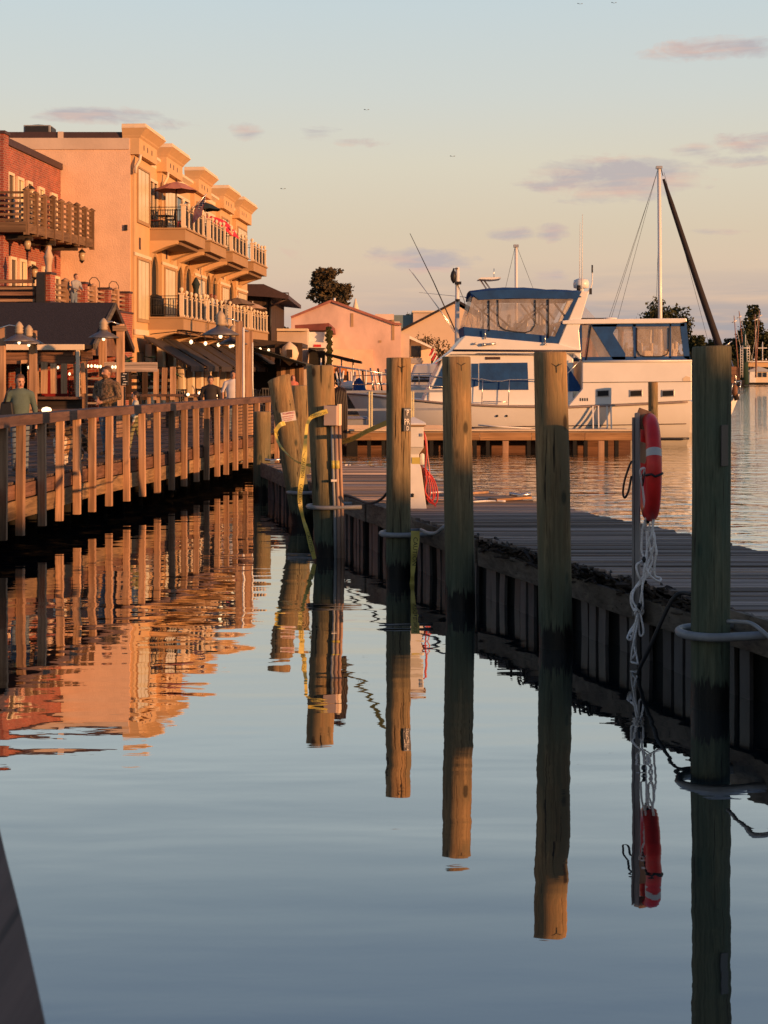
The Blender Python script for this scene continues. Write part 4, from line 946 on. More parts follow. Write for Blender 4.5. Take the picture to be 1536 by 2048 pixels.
mb = MB(); mb.bx(PX(500, Y), PX(556, Y), Y+1, Y+1.4, 1.2, PZ(728, Y)); mb.build('back_wall', DARKHULL, Pg)
for k in range(6):
    mb = MB(); px = 558+k*9; mb.bar(P(px, 780, Y), P(px, 731, Y), .28, .2, up=(0, 1, 0)); mb.build('board', (DARKWZ, WOOD_Z)[k % 2], Pg)
# low white building with flat roof and awning
Wb = thing('white_building', 'low white flat roofed building with red name board and long dark awning', 'building', P(600, 745, 112))
Y = 112
mb = MB(); mb.prism([P(542, 800, Y), P(542, 660, Y), P(614, 660, Y), P(614, 800, Y)], (0, 20, 0)); mb.build('wall', STUCCO2, Wb)
mb = MB(); mb.prism([P(540, 662, Y-.3), P(540, 657, Y-.3), P(615, 657, Y-.3), P(615, 662, Y-.3)], (0, 2, 0)); mb.build('parapet_cap', TRIM, Wb)
mb = MB(); mb.prism([P(614.2, 800, Y+3), P(614.2, 664, Y+3), P(652, 664, Y+3), P(652, 800, Y+3)], (0, 18, 0)); mb.build('front_wall', WHITEP, Wb)
mb = MB(); mb.prism([P(616, 682, Y+2), P(655, 686, Y+2), P(651, 696, Y+2), P(616, 695, Y+2)], (0, 1.0, 0)); mb.build('shop_sign_board', WHITEP, Wb)
mb = MB(); mb.bx(PX(625, Y), PX(640, Y), Y+1.95, Y+1.99, PZ(694, Y+2), PZ(689, Y+2)); mb.build('name_board', SIGNR, Wb)
mb = MB(); mb.prism([P(590, 650, Y+4), P(658, 646, Y+4), P(660, 660, Y+4), P(590, 662, Y+4)], (0, 16, 0)); mb.build('rusty_roof', M('rust_roof', (.20, .06, .05), .8, .4, .6), Wb)
mb = MB(); mb.prism([P(616, 697, Y-3), P(722, 722, Y-10), P(722, 727, Y-10), P(690, 722, Y-8), P(616, 700, Y-3)], (0, 6, 0)); mb.build('awning', AWN, Wb)
for px in (642, 683, 706): 
    mb = MB(); mb.tube([P(px, 770, Y-7), P(px, 716, Y-7)], .06, 6); mb.build('awning_pole', WHITEP, Wb)
mb = MB(); mb.prism([P(617, 795, Y+2.9), P(617, 702, Y+2.9), P(650, 702, Y+2.9), P(650, 795, Y+2.9)], (0, .09, 0)); mb.build('opening', DARKHULL, Wb)
# ivy grown drain on the corner
mb = MB(); rr = random.Random(3)
for k in range(260):
    c = P(658+rr.gauss(0, 2.6), rr.uniform(655, 745), Y+2.5); mb.box(c, (.22, .05, .16), (rr.uniform(-1, 1), rr.uniform(-1, 1), rr.uniform(-1, 1)))
tag(mb.build('climbing_vine', LEAF, fixn=False), 'dark vine climbing the white building corner', 'vine', kind='stuff')

# pink gabled warehouse
G = thing('gabled_warehouse', 'pink stucco warehouse with wide low gable in the centre distance', 'warehouse', P(700, 745, 130))
Y = 130
mb = MB(); mb.prism([P(582, 800, Y), P(582, 637, Y), P(663, 604, Y), P(790, 650, Y), P(802, 652, Y), P(802, 800, Y)], (0, 30, 0)); mb.build('wall', M('pink_stucco', (.62, .42, .35), .9, .24, .45, stretch=(1, 1, .6), bump=.008, bscale=4), G)
for a, b in (((582, 637), (663, 604)), ((663, 604), (790, 650)), ((790, 650), (803, 651))):
    mb = MB(); mb.bar(P(*a, Y-.05)+Vector((0, 0, .10)), P(*b, Y-.05)+Vector((0, 0, .10)), .3, .2); mb.build('gable_coping', M('red_coping', (.32, .12, .09), .8, .2, 1) if 'red_coping' not in MATS else MATS['red_coping'], G)
mb = MB(); mb.prism([P(662, 800, Y-.4), P(662, 699, Y-.4), P(745, 699, Y-.4), P(745, 800, Y-.4)], (0, .39, 0)); mb.build('patched_wall', STUCCO, G)
mb = MB(); mb.prism([P(802, 800, Y+.5), P(802, 668, Y+.5), P(819, 668, Y+.5), P(819, 800, Y+.5)], (0, 12, 0)); mb.build('side_wing', STUCCO2, G)
for (x0, x1, y0, y1) in ((750, 788, 628, 640), (770, 800, 643, 650)):
    mb = MB(); mb.prism([P(x0, y1, Y+4), P(x0, y0, Y+4), P(x1, y0, Y+4), P(x1, y1, Y+4)], (0, 5, 0)); mb.build('roof_box', STUCCO2, G)
mb = MB(); mb.tube([P(669, 606, Y+.5), P(669, 596, Y+.5)], .12, 6); mb.build('vent_pipe', WHITEP, G)
mb = MB(); mb.lathe([(.3, -.9), (.35, -.2), (.2, .3), (.05, .9)], P(711, 617, Y+3), 10); mb.build('finial', TRIM, G)
for (x, y, l) in ((704, 640, .6), (786, 660, .9), (760, 683, .1)):
    mb = MB(); c = P(x, y, Y-.03); mb.bx(c.x-.12, c.x+.12, Y-.04, Y-.005, c.z-l, c.z+l); mb.build('wall_stain', TAN_D, G)
# cream gabled house behind
G2 = thing('gabled_house', 'cream gabled house with dark roof behind the white post', 'house', P(870, 745, 165))
Y = 165
mb = MB(); mb.prism([P(800, 780, Y), P(800, 662, Y), P(914, 605, Y), P(960, 630, Y), P(960, 780, Y)], (0, 25, 0)); mb.build('wall', M('cream_stucco', (.66, .50, .36), .9, .05, .5), G2)
for a, b in (((803, 662), (914, 604)), ((914, 604), (962, 630))):
    mb = MB(); mb.bar(P(*a, Y-.1)+Vector((0, 0, .12)), P(*b, Y-.1)+Vector((0, 0, .12)), .5, .26); mb.build('roof_edge', ROOF, G2)
mb = MB(); mb.prism([P(914, 602, Y), P(962, 628, Y), P(962, 640, Y), P(914, 610, Y)], (0, 24, 0)); mb.build('roof', ROOF, G2)
tl = thing('teal_building', 'blue grey flat roofed building between the two gables', 'building', P(820, 745, 210))
mb = MB(); Y = 210; mb.bx(PX(780, Y), PX(850, Y), Y, Y+20, 1.2, PZ(630, Y)); mb.build('wall', M('teal_grey', (.16, .22, .24), .8), tl)
mb = MB(); mb.bx(PX(826, Y), PX(868, Y), Y-1, Y+18, 1.2, PZ(626, Y)); mb.build('wing', STUCCO2, tl)
mb = MB(); mb.bx(PX(824, Y), PX(870, Y), Y-1.3, Y+18, PZ(626, Y)+.01, PZ(622, Y)); mb.build('parapet_cap', TRIM, tl)
# small porch house by the water with a little flag
Ph = thing('porch_house', 'small cream porch house with dark screen window and little flag', 'house', P(840, 745, 137))
Y = 137
mb = MB(); mb.prism([P(820, 800, Y), P(820, 676, Y), P(862, 696, Y), P(862, 800, Y)], (0, 9, 0)); mb.build('wall', TRIM, Ph)
mb = MB(); mb.prism([P(816, 670, Y-1), P(864, 693, Y-1), P(864, 697, Y-1), P(816, 676, Y-1)], (0, 11, 0)); mb.build('roof', WHITEP, Ph)
mb = MB(); mb.prism([P(822, 714, Y-.02), P(822, 692, Y-.02), P(842, 692, Y-.02), P(842, 714, Y-.02)], (0, -.08, 0)); wn = mb.build('screen_window', GLASS, Ph)
mb = MB(); mb.prism([P(822, 727, Y-.02), P(822, 716, Y-.02), P(842, 716, Y-.02), P(842, 727, Y-.02)], (0, -.14, 0)); mb.build('planter_rail', ALU, Ph)
mb = MB(); mb.tube([P(855, 698, Y-.2), P(868, 690, Y-1)], .04, 5); q = P(866, 700, Y-1); mb2 = MB()
for k in range(5): mb2.box((q.x-.15+k*.12, q.y, q.z-.2-k*.22), (.14, .03, .75), (0, .5, 0), k % 2)
mb.build('flag_pole', WHITEP, Ph); mb2.build('flag', [FR, FW], Ph)

# ------------------------------------------------------------------ trees
def crown(mb, blobs, n, ls, seed, fill=.55):
    r = np.random.default_rng(seed); tot = sum(b[3]*b[4]*b[5] for b in blobs)**1.0
    for (cx, cy, cz, rx, ry, rz) in blobs:
        k = int(n*(rx*ry*rz)/tot)+20
        u = r.normal(size=(k, 3)); u /= np.linalg.norm(u, axis=1)[:, None]; rad = fill+(1-fill)*r.random(k)**.6
        lob = 1+.22*np.sin(u[:, 0]*7+seed)+.18*np.sin(u[:, 2]*9+cx)+.12*np.sin(u[:, 1]*11)
        c = np.array([cx, cy, cz])+u*np.array([rx, ry, rz])*(rad*lob)[:, None]
        a = r.normal(size=(k, 3)); a /= np.linalg.norm(a, axis=1)[:, None]; b = np.cross(a, r.normal(size=(k, 3))); b /= np.linalg.norm(b, axis=1)[:, None]
        s_ = ls*(.6+.8*r.random(k))[:, None]; v = np.stack([c-a*s_-b*s_*.55, c+a*s_*.4-b*s_*.7, c+a*s_+b*s_*.3, c-a*s_*.2+b*s_*.7], 1).reshape(-1, 3)
        o_ = len(mb.v); mb.v += [tuple(x) for x in v]; mb.f += [(o_+4*i, o_+4*i+1, o_+4*i+2, o_+4*i+3) for i in range(k)]; mb.m += [0]*k; mb.s += [False]*k
def tree(label, px, py_base, py_top, Y, w_px, seed, leaf=LEAF, kind='round', zb=1.2, n=5000, grp='trees', ls=None, name='tree'):
    r = random.Random(seed); x = PX(px, Y); zt = PZ(py_top, Y); h = zt-zb; wd = w_px*Y/F
    T = thing(name, label, 'tree', (x, Y, zb), grp); mb = MB(); limbs = []
    ls = ls or max(.12, 2.6*Y/F)
    blobs = []
    if kind == 'cypress':
        for k in range(70):
            f = r.random(); z = zb+h*(.30+.68*f); ww = wd*.5*(1.0-.72*f**1.6)*(.75+.4*r.random()); a = r.uniform(0, 6.28); q = r.uniform(.25, .95)
            bx_, by_ = x+math.cos(a)*ww*q, Y+math.sin(a)*ww*q; s_ = wd*r.uniform(.06, .13); blobs.append((bx_, by_, z, s_*1.6, s_*1.4, s_*.5)); limbs.append(Vector((bx_, by_, z-s_*.3)))
    elif kind == 'cone':
        for k in range(34):
            f = r.random(); z = zb+h*(.10+.86*f); ww = wd*.5*(1.0-.80*f); a = r.uniform(0, 6.28); q = r.uniform(.2, .9); s_ = wd*r.uniform(.11, .2)*(1.1-.5*f)
            blobs.append((x+math.cos(a)*ww*q, Y+math.sin(a)*ww*q, z, s_, s_, s_*.9)); limbs.append(Vector(blobs[-1][:3]))
    else:
        for k in range(30):
            a = r.uniform(0, 6.28); e = r.uniform(-.5, 1); q = r.uniform(.3, .85); s_ = wd*r.uniform(.12, .21)
            z = zb+h*.60+h*.30*e*q; blobs.append((x+math.cos(a)*wd*.42*q*math.cos(e*.9), Y+math.sin(a)*wd*.42*q, z, s_, s_, s_*.8)); limbs.append(Vector(blobs[-1][:3]))
    crown(mb, blobs, n, ls, seed); mb.build('crown', leaf, T, fixn=False)
    mb = MB(); th = max(.10, wd*.035); top = zb+h*.82
    tr = [Vector((x+math.sin(i*1.3+seed)*th*.5*i/6, Y, zb-.3+(top-zb+.3)*i/6)) for i in range(7)]
    mb.tube(tr, [th*(1-.12*i) for i in range(7)], 8)
    for b in limbs[:16]:
        t = min(.95, max(.15, (b.z-zb)/(top-zb)-.12)); i = min(5, int(t*6)); st = tr[i].lerp(tr[i+1], t*6-i) if i < 6 else tr[-1]
        mb.tube([st, st.lerp(b, .5)+Vector((0, 0, -.03*h*.2)), b], [th*.42, th*.3, th*.12], 5, caps=False)
    mb.build('trunk', BARK, T); return T
tree('tall open crowned cypress behind the pink gable', 657, 745, 536, 175, 132, 5, LEAF2, 'cypress', n=15000)
tree('round dark tree rising behind the yacht cabin beside the tall mast', 1324, 745, 580, 300, 134, 9, LEAF, 'round', zb=.5, n=9500)
tree('broad conical dark tree on the far right shore', 1506, 745, 610, 390, 118, 12, LEAF, 'cone', n=11000)
tree('low dark tree on the far shore just right of the yacht', 1392, 745, 648, 380, 40, 14, LEAF, 'round', n=1800)
for i, (px, top, w_, Y, lab) in enumerate([(1432, 672, 58, 395, 'low bushy tree between the right piling and the far shed'), (1466, 665, 54, 396, 'low bushy tree left of the conical tree'), (1545, 655, 60, 392, 'dark tree at the right frame edge'),
                                   (560, 625, 40, 150, 'dark tree behind the overhanging roof of the timber house'), (590, 632, 30, 170, 'small tree left of the pink gable'),
                                   (760, 626, 50, 260, 'distant tree above the low roof box'), (830, 614, 70, 280, 'distant dark tree left of the cream gable'), (880, 606, 60, 290, 'distant dark tree right behind the cream gable'), (940, 606, 50, 285, 'distant tree behind the yacht windscreen'),
                                   (1395, 690, 60, 396, 'low shore tree beside the furled sail')]):
    tree(lab, px, 745, top, Y, w_, 30+i, (LEAF, LEAF2)[i % 2], 'round', n=2600)
def shrub(label, px, py_t, py_b, Y, w_px, seed, leaf=LEAF2, n=1400):
    x = PX(px, Y); zt = PZ(py_t, Y); zb = PZ(py_b, Y); wd = w_px*Y/F; r = random.Random(seed)
    T = thing('shrub', label, 'shrub', (x, Y, zb)); mb = MB()
    crown(mb, [(x+r.uniform(-.4, .4)*wd, Y+r.uniform(-.2, .2)*wd, zb+(zt-zb)*r.uniform(.3, .75), wd*.22, wd*.2, (zt-zb)*.3) for k in range(10)], n, 2.0*Y/F, seed); mb.build('foliage', leaf, T, fixn=False)
    mb = MB()
    for k in range(5): mb.tube([(x+r.uniform(-.2, .2), Y, zb-.3), (x+r.uniform(-.4, .4)*wd, Y, zb+(zt-zb)*.6)], .05, 5)
    mb.build('stems', BARK, T)
shrub('brown green shrub climbing in front of the cream gable', 862, 668, 745, 152, 80, 3)
shrub('tangled dark shrub right of the porch house', 880, 700, 750, 148, 50, 4)
# far wood closing the horizon
mb = MB(); r = random.Random(77); blobs = []
for k in range(150):
    x = -120+k*3.4; Y = r.uniform(420, 470); hh = r.uniform(5, 10); blobs.append((x, Y, 1.2+hh*.5, r.uniform(4, 7), 4, hh*.6))
crown(mb, blobs, 15000, .75, 5)
tag(mb.build('far_woods', LEAF, fixn=False), 'dark low woodland along the far shore', 'woodland', kind='stuff')

# far right shore: sheds, houseboat, moored craft
fs_ = thing('grey_shed', 'long grey waterfront shed on the far right shore', 'shed', P(1510, 760, 398))
mb = MB(); Y = 398; mb.bx(PX(1455, Y), PX(1620, Y), Y, Y+20, 0.5, PZ(703, Y)); mb.build('wall', M('shed_wall', (.32, .27, .26), .8), fs_)
mb = MB(); mb.prism([P(1450, 703, Y-.5), P(1625, 703, Y-.5), P(1625, 695, Y+6), P(1450, 695, Y+6)], (0, .0, .3)); mb.build('roof', SHED, fs_)
for k in range(7):
    mb = MB(); mb.bx(PX(1470+k*20, Y), PX(1478+k*20, Y), Y-.1, Y-.01, PZ(742, Y), PZ(722, Y)); mb.build('shed_door', DARKHULL, fs_)
hb = thing('houseboat', 'yellow houseboat with grey gable roof and twin dark windows', 'houseboat', P(1515, 767, 360))
Y = 360
mb = MB(); mb.prism([P(1480, 771, Y), P(1480, 765, Y), P(1560, 765, Y), P(1560, 771, Y)], (0, 6, 0)); mb.build('hull', DARKHULL, hb)
mb = MB(); mb.prism([P(1499, 765, Y+.3), P(1499, 742, Y+.3), P(1560, 742, Y+.3), P(1560, 765, Y+.3)], (0, 5, 0)); mb.build('cabin', TRIM, hb)
mb = MB(); mb.prism([P(1499, 765, Y+.25), P(1499, 742, Y+.25), P(1511, 742, Y+.25), P(1511, 765, Y+.25)], (0, -.2, 0)); mb.build('side_wall', WHITEP, hb)
mb = MB(); mb.prism([P(1494, 742, Y), P(1519, 733, Y), P(1545, 742, Y), P(1545, 743.5, Y), P(1494, 743.5, Y)], (0, 5.5, 0)); mb.build('roof', ALU, hb)
for x0 in (1517, 1527):
    mb = MB(); mb.prism([P(x0, 754, Y+.28), P(x0, 745, Y+.28), P(x0+6, 745, Y+.28), P(x0+6, 754, Y+.28)], (0, -.2, 0)); mb.build('window', GLASS, hb)
mb = MB(); mb.prism([P(1496, 733, Y+3), P(1498, 724, Y+3), P(1512, 721.5, Y+3), P(1535, 721.5, Y+3), P(1560, 726, Y+3), P(1560, 735, Y+3)], (0, 3, 0)); mb.build('wheelhouse', TAN, hb)
mb = MB(); mb.bx(PX(1494, Y), PX(1560, Y), Y+2.4, Y+7, PZ(724, Y), PZ(722, Y)); mb.build('upper_deck', WHITE, hb)
mb = MB(); mb.tube([P(1525, 724, Y+4), P(1525, 684, Y+4)], .12, 6); mb.bar(P(1516, 696, Y+4), P(1534, 696, Y+4), .25, .2); mb.build('mast', WHITEP, hb)
for px in (1508, 1525, 1532):
    mb = MB(); mb.lathe([(.05, -.25), (.22, 0), (.05, .28)], P(px, 719, Y+4), 8); mb.build('radome', WHITE, hb)
ck = thing('work_boat', 'dark work boat with white lattice ladder tower on the far water', 'boat', P(1480, 768, 330))
Y = 330
mb = MB(); mb.prism([P(1445, 769, Y), P(1446, 758, Y), P(1490, 760, Y), P(1488, 769, Y)], (0, 4, 0)); mb.build('hull', DARKHULL, ck)
mb = MB(); mb.prism([P(1462, 760, Y+.5), P(1463, 735, Y+.5), P(1480, 735, Y+.5), P(1480, 760, Y+.5)], (0, 3, 0)); mb.build('cabin', SIDING, ck)
mb = MB()
for px in (1481, 1485.5, 1494, 1499): mb.tube([P(px, 755 if px < 1490 else 724, Y), P(px, 691, Y)], .09, 5)
for k in range(11): mb.tube([P(1481, 696+k*5.2, Y), P(1485.5, 696+k*5.2, Y)], .07, 4)
for k in range(6): mb.tube([P(1494, 696+k*5.2, Y), P(1499, 696+k*5.2, Y)], .07, 4)
mb.tube([P(1481, 696, Y), P(1499, 696, Y)], .12, 5); mb.tube([P(1491, 691, Y), P(1491, 669, Y)], .09, 5); mb.build('lattice_tower', WHITEP, ck)
mb = MB(); mb.lathe([(.9, -4), (.8, 3), (.2, 8)], P(1489.5, 733, Y+1), 8); mb.build('folded_awning', M('dark_green', (.02, .05, .035), .8), ck)
for i, (px, top, lean, lab) in enumerate([(1468, 631, -10, 'rusty trawler boom nearest the right piling, leaning left'), (1478, 622, -14, 'rusty trawler boom with white tip, leaning left'), (1510, 628, -2, 'pale trawler boom in front of the conical tree'), (1519, 620, 8, 'trawler boom at right before the conical tree, leaning right')]):
    b = thing('trawler_boom', lab, 'boom', P(px, 745, 345), 'booms of far trawlers'); mb = MB()
    mb.tube([P(px-lean, 755, 345), P(px, top, 345)], [.17, .08], 6); mb.build('spar', M('rust_spar', (.25, .12, .09), .8) if 'rust_spar' not in MATS else MATS['rust_spar'], b)
    mb = MB(); mb.tube([P(px-4, top+14, 345), P(px+5, top+10, 345)], .12, 5); mb.tube([P(px, top, 345), P(px-lean*2.5, 752, 345)], .04, 4); mb.build('rigging', WHITEP, b)
# ------------------------------------------------------------------ mooring dock in front of the yacht
MD = thing('mooring_dock', 'timber mooring dock with orange lit fascia on dark piles under the yacht', 'dock', (5, 55, .8))
Y = 54.4
mb = MB(); mb.bx(PX(655, Y), PX(1272, Y), Y+.05, Y+2.4, .66, .80); mb.build('deck', GREYX, MD)
xs = [655, 742, 850, 960, 1063, 1170, 1272]
for a, b in zip(xs, xs[1:]):
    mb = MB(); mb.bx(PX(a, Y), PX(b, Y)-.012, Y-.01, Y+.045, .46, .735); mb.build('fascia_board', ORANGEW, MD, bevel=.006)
mb = MB(); mb.bx(PX(655, Y), PX(1272, Y), Y-.05, Y+.35, .802, .86); mb.build('edge_cap', TRIM, MD)
mb = MB(); mb.bx(PX(650, Y), PX(905, Y), Y+.5, Y+.62, .80, 1.0); mb.build('curb', STUCCO2, MD)
for k, px in enumerate((704, 738, 767, 863, 950, 976, 1010, 1058, 1150, 1172, 1213, 1234)):
    mb = MB(); x = PX(px, Y); mb.bx(x-.07 if k else x-.2, x+.07 if k else x+.2, Y+.05, Y+.25, -1, .46); mb.build('pile', DARKHULL, MD)
for px in (1011, 1202):
    mb = MB(); x = PX(px, Y); mb.bx(x-.11, x+.11, Y-.1, Y-.015, -.6, .44); mb.build('pile_board', WOOD_Z, MD)
mb = MB(); mb.bx(PX(655, Y), PX(1272, Y), Y+1.2, Y+1.3, -.6, .45); mb.build('back_beam', wood('back_beam', (.16, .08, .05), 0), MD)
# metal handrail
HR = thing('dock_handrail', 'grey metal handrail with yellow lit double posts in front of the yacht bow', 'handrail', P(740, 860, 53.6))
Y = 53.9
for py in (784, 820):
    mb = MB(); mb.bar(P(672, py, Y), P(905, py-2, Y), .07, .09 if py < 800 else .08); mb.build('rail', ALU, HR)
for px in (690, 739, 744, 823, 827):
    mb = MB(); mb.bar(P(px, 862, Y-.05), P(px, 783, Y-.05), .055, .05, up=(0, 1, 0)); mb.build('post', M('pale_yellow_post', (.75, .66, .38), .5) if 'pale_yellow_post' not in MATS else MATS['pale_yellow_post'], HR)
bx_ = thing('dock_box', 'grey dock storage box on the mooring dock under the bow', 'box', P(712, 852, 55.3))
mb = MB(); c = P(711, 845, 55.3); mb.box(c, (.85, .5, .26)); mb.build('body', GREYP, bx_, bevel=.03)
mb = MB(); mb.hexa([c+Vector(p) for p in ((-.48, -.3, .14), (.48, -.3, .14), (.48, .3, .14), (-.48, .3, .14), (-.42, -.22, .22), (.42, -.22, .22), (.42, .22, .22), (-.42, .22, .22))]); mb.build('lid', ALU, bx_)

# ------------------------------------------------------------------ the motor yacht
Yt = thing('motor_yacht', 'white motor yacht with blue canvas flybridge and aft enclosure, moored broadside', 'yacht', (5, 61, 0))
YN, YC = 58.8, 61.0
def yp(px, py, y=YN): return Vector((PX(px, YN), y, PZ(py, YN)))
def slab(poly, y0, y1): m = MB(); m.prism([yp(px, py, y0) for px, py in poly], (0, y1-y0, 0)); return m
# hull loft
st = [(690, .04, 787), (705, .38, 787.5), (730, .85, 789), (775, 1.4, 794), (840, 1.85, 800), (900, 2.05, 806), (1000, 2.18, 811), (1137, 2.22, 813), (1260, 2.2, 808), (1384, 2.08, 802)]
vs = []; rows = [(0, 1.0, 0), (.10, .985, 0), (.34, .93, 1), (.62, .84, 2), (.82, .72, 3), (1.0, .58, 4), (1.25, .3, 5)]
for (px, hb_, py) in st:
    zs = PZ(py, YN); 
    for f, wk, _ in rows:
        bow = max(0, 1-(px-690)/260); k = 1-(1-wk)*(1+bow*1.1); rake = 62*min(1, f)*max(0, 1-(px-690)/120)
        vs.append((PX(px+rake, YN), YC-max(.03, hb_*max(.06, k)), zs*(1-f)))
nr = len(rows); n0 = len(vs); far_vs = [(x, 2*YC-y, z) for x, y, z in vs]
fs = [(i*nr+j, (i+1)*nr+j, (i+1)*nr+j+1, i*nr+j+1) for i in range(len(st)-1) for j in range(nr-1)]
ff = [tuple(n0+q for q in f[::-1]) for f in fs]
cl_ = [(j, n0+j, n0+j+1, j+1) for j in range(nr-1)]; L0 = (len(st)-1)*nr; cl_ += [(L0+j, L0+j+1, n0+L0+j+1, n0+L0+j) for j in range(nr-1)]
dk = [(i*nr, n0+i*nr, n0+(i+1)*nr, (i+1)*nr) for i in range(len(st)-1)]
mb = MB(); mb.add(vs+far_vs, fs+ff+cl_+dk, 0, True); o = mb.build('hull', WHITE, Yt)
o.modifiers.new('edges', 'EDGE_SPLIT').split_angle = R(35)
def strip(pts, r, m, name, y=None):
    mb = MB(); mb.tube(pts, r, 6); return mb.build(name, m, Yt)
def hull_y(px, f=0.0):
    for (a, ha, _), (b, hb_, _) in zip(st, st[1:]):
        if px <= b: return YC-lerp(ha, hb_, (px-a)/(b-a))
    return YC-2.08
def sheer(px):
    for (a, _, ya), (b, _, yb) in zip(st, st[1:]):
        if px <= b: return lerp(ya, yb, (px-a)/(b-a))
strip([Vector((PX(px, YN), hull_y(px)-.03, PZ(sheer(px)+1.5, YN))) for px in range(692, 1385, 12)], .045, M('rub_rail', (.30, .24, .22), .4), 'rub_rail')
strip([Vector((PX(px, YN), YC-(YC-hull_y(px))*.885-.012, PZ(lerp(858, 848, (px-760)/624), YN))) for px in range(800, 1385, 16)], .018, COPING, 'chine_line')
strip([Vector((PX(px, YN), YC-(YC-hull_y(px))*.74-.05, .30)) for px in range(760, 1385, 16)], .05, M('boot_stripe', (.03, .03, .035), .4), 'boot_stripe')
for k, (px, py) in enumerate(((995, 832), (1014, 832))):
    mb = MB(); mb.lathe([(.045, -.01), (.045, .01)], (0, 0, 0), 10); o = mb.build('scupper', BLACK, Yt, local=True); o.rotation_euler = (R(90), 0, 0); o.location = Vector((PX(px, YN), YC-(YC-hull_y(px))*.955-.01, PZ(py, YN)))-Yt.location
# raised aft cabin
sl = slab([(1137, 812), (1165, 778), (1165, 722), (1384, 720), (1384, 801), (1260, 807)], YN+.03, 2*YC-YN-.03); sl.build('aft_cabin', WHITE, Yt, bevel=.03)
strip([yp(1165, 765, YN+.01), yp(1384, 763, YN+.01)], .012, COPING, 'cabin_line'); strip([yp(1165, 723, YN+.0), yp(1384, 721.5, YN+.0)], .045, WHITE, 'cabin_gunwale')
for px in (1206, 1272, 1336):
    mb = slab([(px-13, 794), (px-13, 780), (px+13, 779), (px+13, 793)], YN+.0, YN+.029); fr_ = mb.build('port_light', ALU, Yt, bevel=.012)
    mb = slab([(px-11, 792.5), (px-11, 782), (px+11, 781), (px+11, 791.5)], YN-.012, YN-.002); mb.build('pane', GLASS, fr_)
for k in range(4):
    mb = slab([(1160+k*4.6, 802), (1160+k*4.6, 796), (1162.2+k*4.6, 796), (1162.2+k*4.6, 802)], YN+.015, YN+.028); mb.build('vent_slot', BLACK, Yt)
for px in (1185, 1196, 1213, 1221):
    mb = MB(); mb.bar(yp(px, 857, YN-.22), yp(px, 812, YN-.10), .05, .05, up=(0, 1, 0)); mb.build('ladder_rail', WHITE, Yt)
mb = MB()
for py in (856,): mb.bar(yp(1196, py, YN-.2), yp(1213, py, YN-.2), .1, .06)
mb.build('ladder_step', ALU, Yt)
mb = slab([(1365, 757), (1372, 752), (1380, 754), (1381, 762), (1366, 762)], YN+.018, YN+.028); mb.build('emblem', TRIM, Yt)
# main house and flybridge base
HY0, HY1 = YN+.42, 2*YC-YN-.42
sl = slab([(846, 803), (886, 716), (908, 702), (1150, 702), (1150, 812), (1000, 811)], HY0, HY1); sl.build('deckhouse', WHITE, Yt, bevel=.05)
sl = slab([(868, 728), (905, 700), (930, 671), (1122, 688), (1165, 700), (1165, 706), (900, 709)], HY0-.22, HY1+.22); sl.build('flybridge_base', WHITE, Yt, bevel=.05)
strip([yp(906, 700.5, HY0-.24), yp(1164, 702, HY0-.24)], .045, M('navy_stripe', (.012, .015, .04), .5), 'navy_stripe')
strip([yp(955, 707, HY0-.245), yp(1150, 708, HY0-.245)], .02, STEEL, 'grab_rail')
mb = slab([(972, 719), (972, 713.5), (1002, 713.5), (1002, 719)], HY0-.02, HY0-.003); mb.build('name_plate', COPING, Yt)
for poly in ([(866, 778), (888, 728), (940, 727), (940, 774)], [(945, 775), (945, 727), (958, 727), (958, 772)], [(961, 780), (961, 726), (1057, 725), (1059, 780)], [(1134, 726), (1163, 771), (1165, 783), (1134, 783)]):
    mb = slab(poly, HY0-.03, HY0-.004); mb.build('window_cover', BLUE, Yt)
mb = slab([(848, 800), (886, 722), (891, 722), (856, 800)], HY0+.4, HY1-.4); mb.build('windscreen_cover', BLUE, Yt)
for px, py in ((951, 689), (1091, 690)):
    mb = MB(); mb.lathe([(.05, 0), (.05, .06), (.02, .08)], yp(px, py, HY0-.30), 8); mb.build('deck_fitting', STEEL, Yt)
mb = MB(); mb.tube([yp(966, 689, HY0-.30), yp(992, 687, HY0-.30)], .045, 8); mb.lathe([(.06, -.06), (.10, 0), (.06, .06)], yp(968, 689, HY0-.3), 8); mb.build('horn', STEEL, Yt)
# canvas skirt, bimini and clear enclosure on the flybridge
FY0, FY1 = HY0-.10, HY1+.10
sl = slab([(928, 653), (930, 672), (1118, 687), (1136, 640), (1128, 637), (1112, 673)], FY0-.06, FY0-.03); sl.build('canvas_skirt', BLUE, Yt)
sl = slab([(927, 653), (930, 672), (933, 672), (930, 653)], FY0-.02, FY1+.02); sl.build('canvas_skirt', BLUE, Yt)
sl = slab([(928, 653), (930, 672), (1118, 687), (1136, 640), (1128, 637), (1112, 673)], FY1+.03, FY1+.06); sl.build('canvas_skirt', BLUE, Yt)
nx, ny = 12, 8; tops = [(943, 582), (961, 579), (985, 576.5), (1012, 575), (1035, 574.5), (1056, 575), (1078, 577), (1100, 578.5), (1120, 579), (1140, 580), (1155, 580.5), (1164, 581)]
vs = []
for i, (px, py) in enumerate(tops):
    for j in range(ny+1):
        v = j/ny; y = lerp(FY0-.10, FY1+.10, v); crownz = .10*math.sin(math.pi*v)+.012*math.sin(i*2.1+v*9)
        vs.append((PX(px, YN), y, PZ(py, YN)-.22*(abs(2*v-1)**6)+crownz))
mb = MB(); mb.add(vs, [(i*(ny+1)+j, (i+1)*(ny+1)+j, (i+1)*(ny+1)+j+1, i*(ny+1)+j+1) for i in range(len(tops)-1) for j in range(ny)], 0, True)
o = mb.build('bimini_top', BLUE, Yt, fixn=False); m_ = o.modifiers.new('thick', 'SOLIDIFY'); m_.thickness = .03
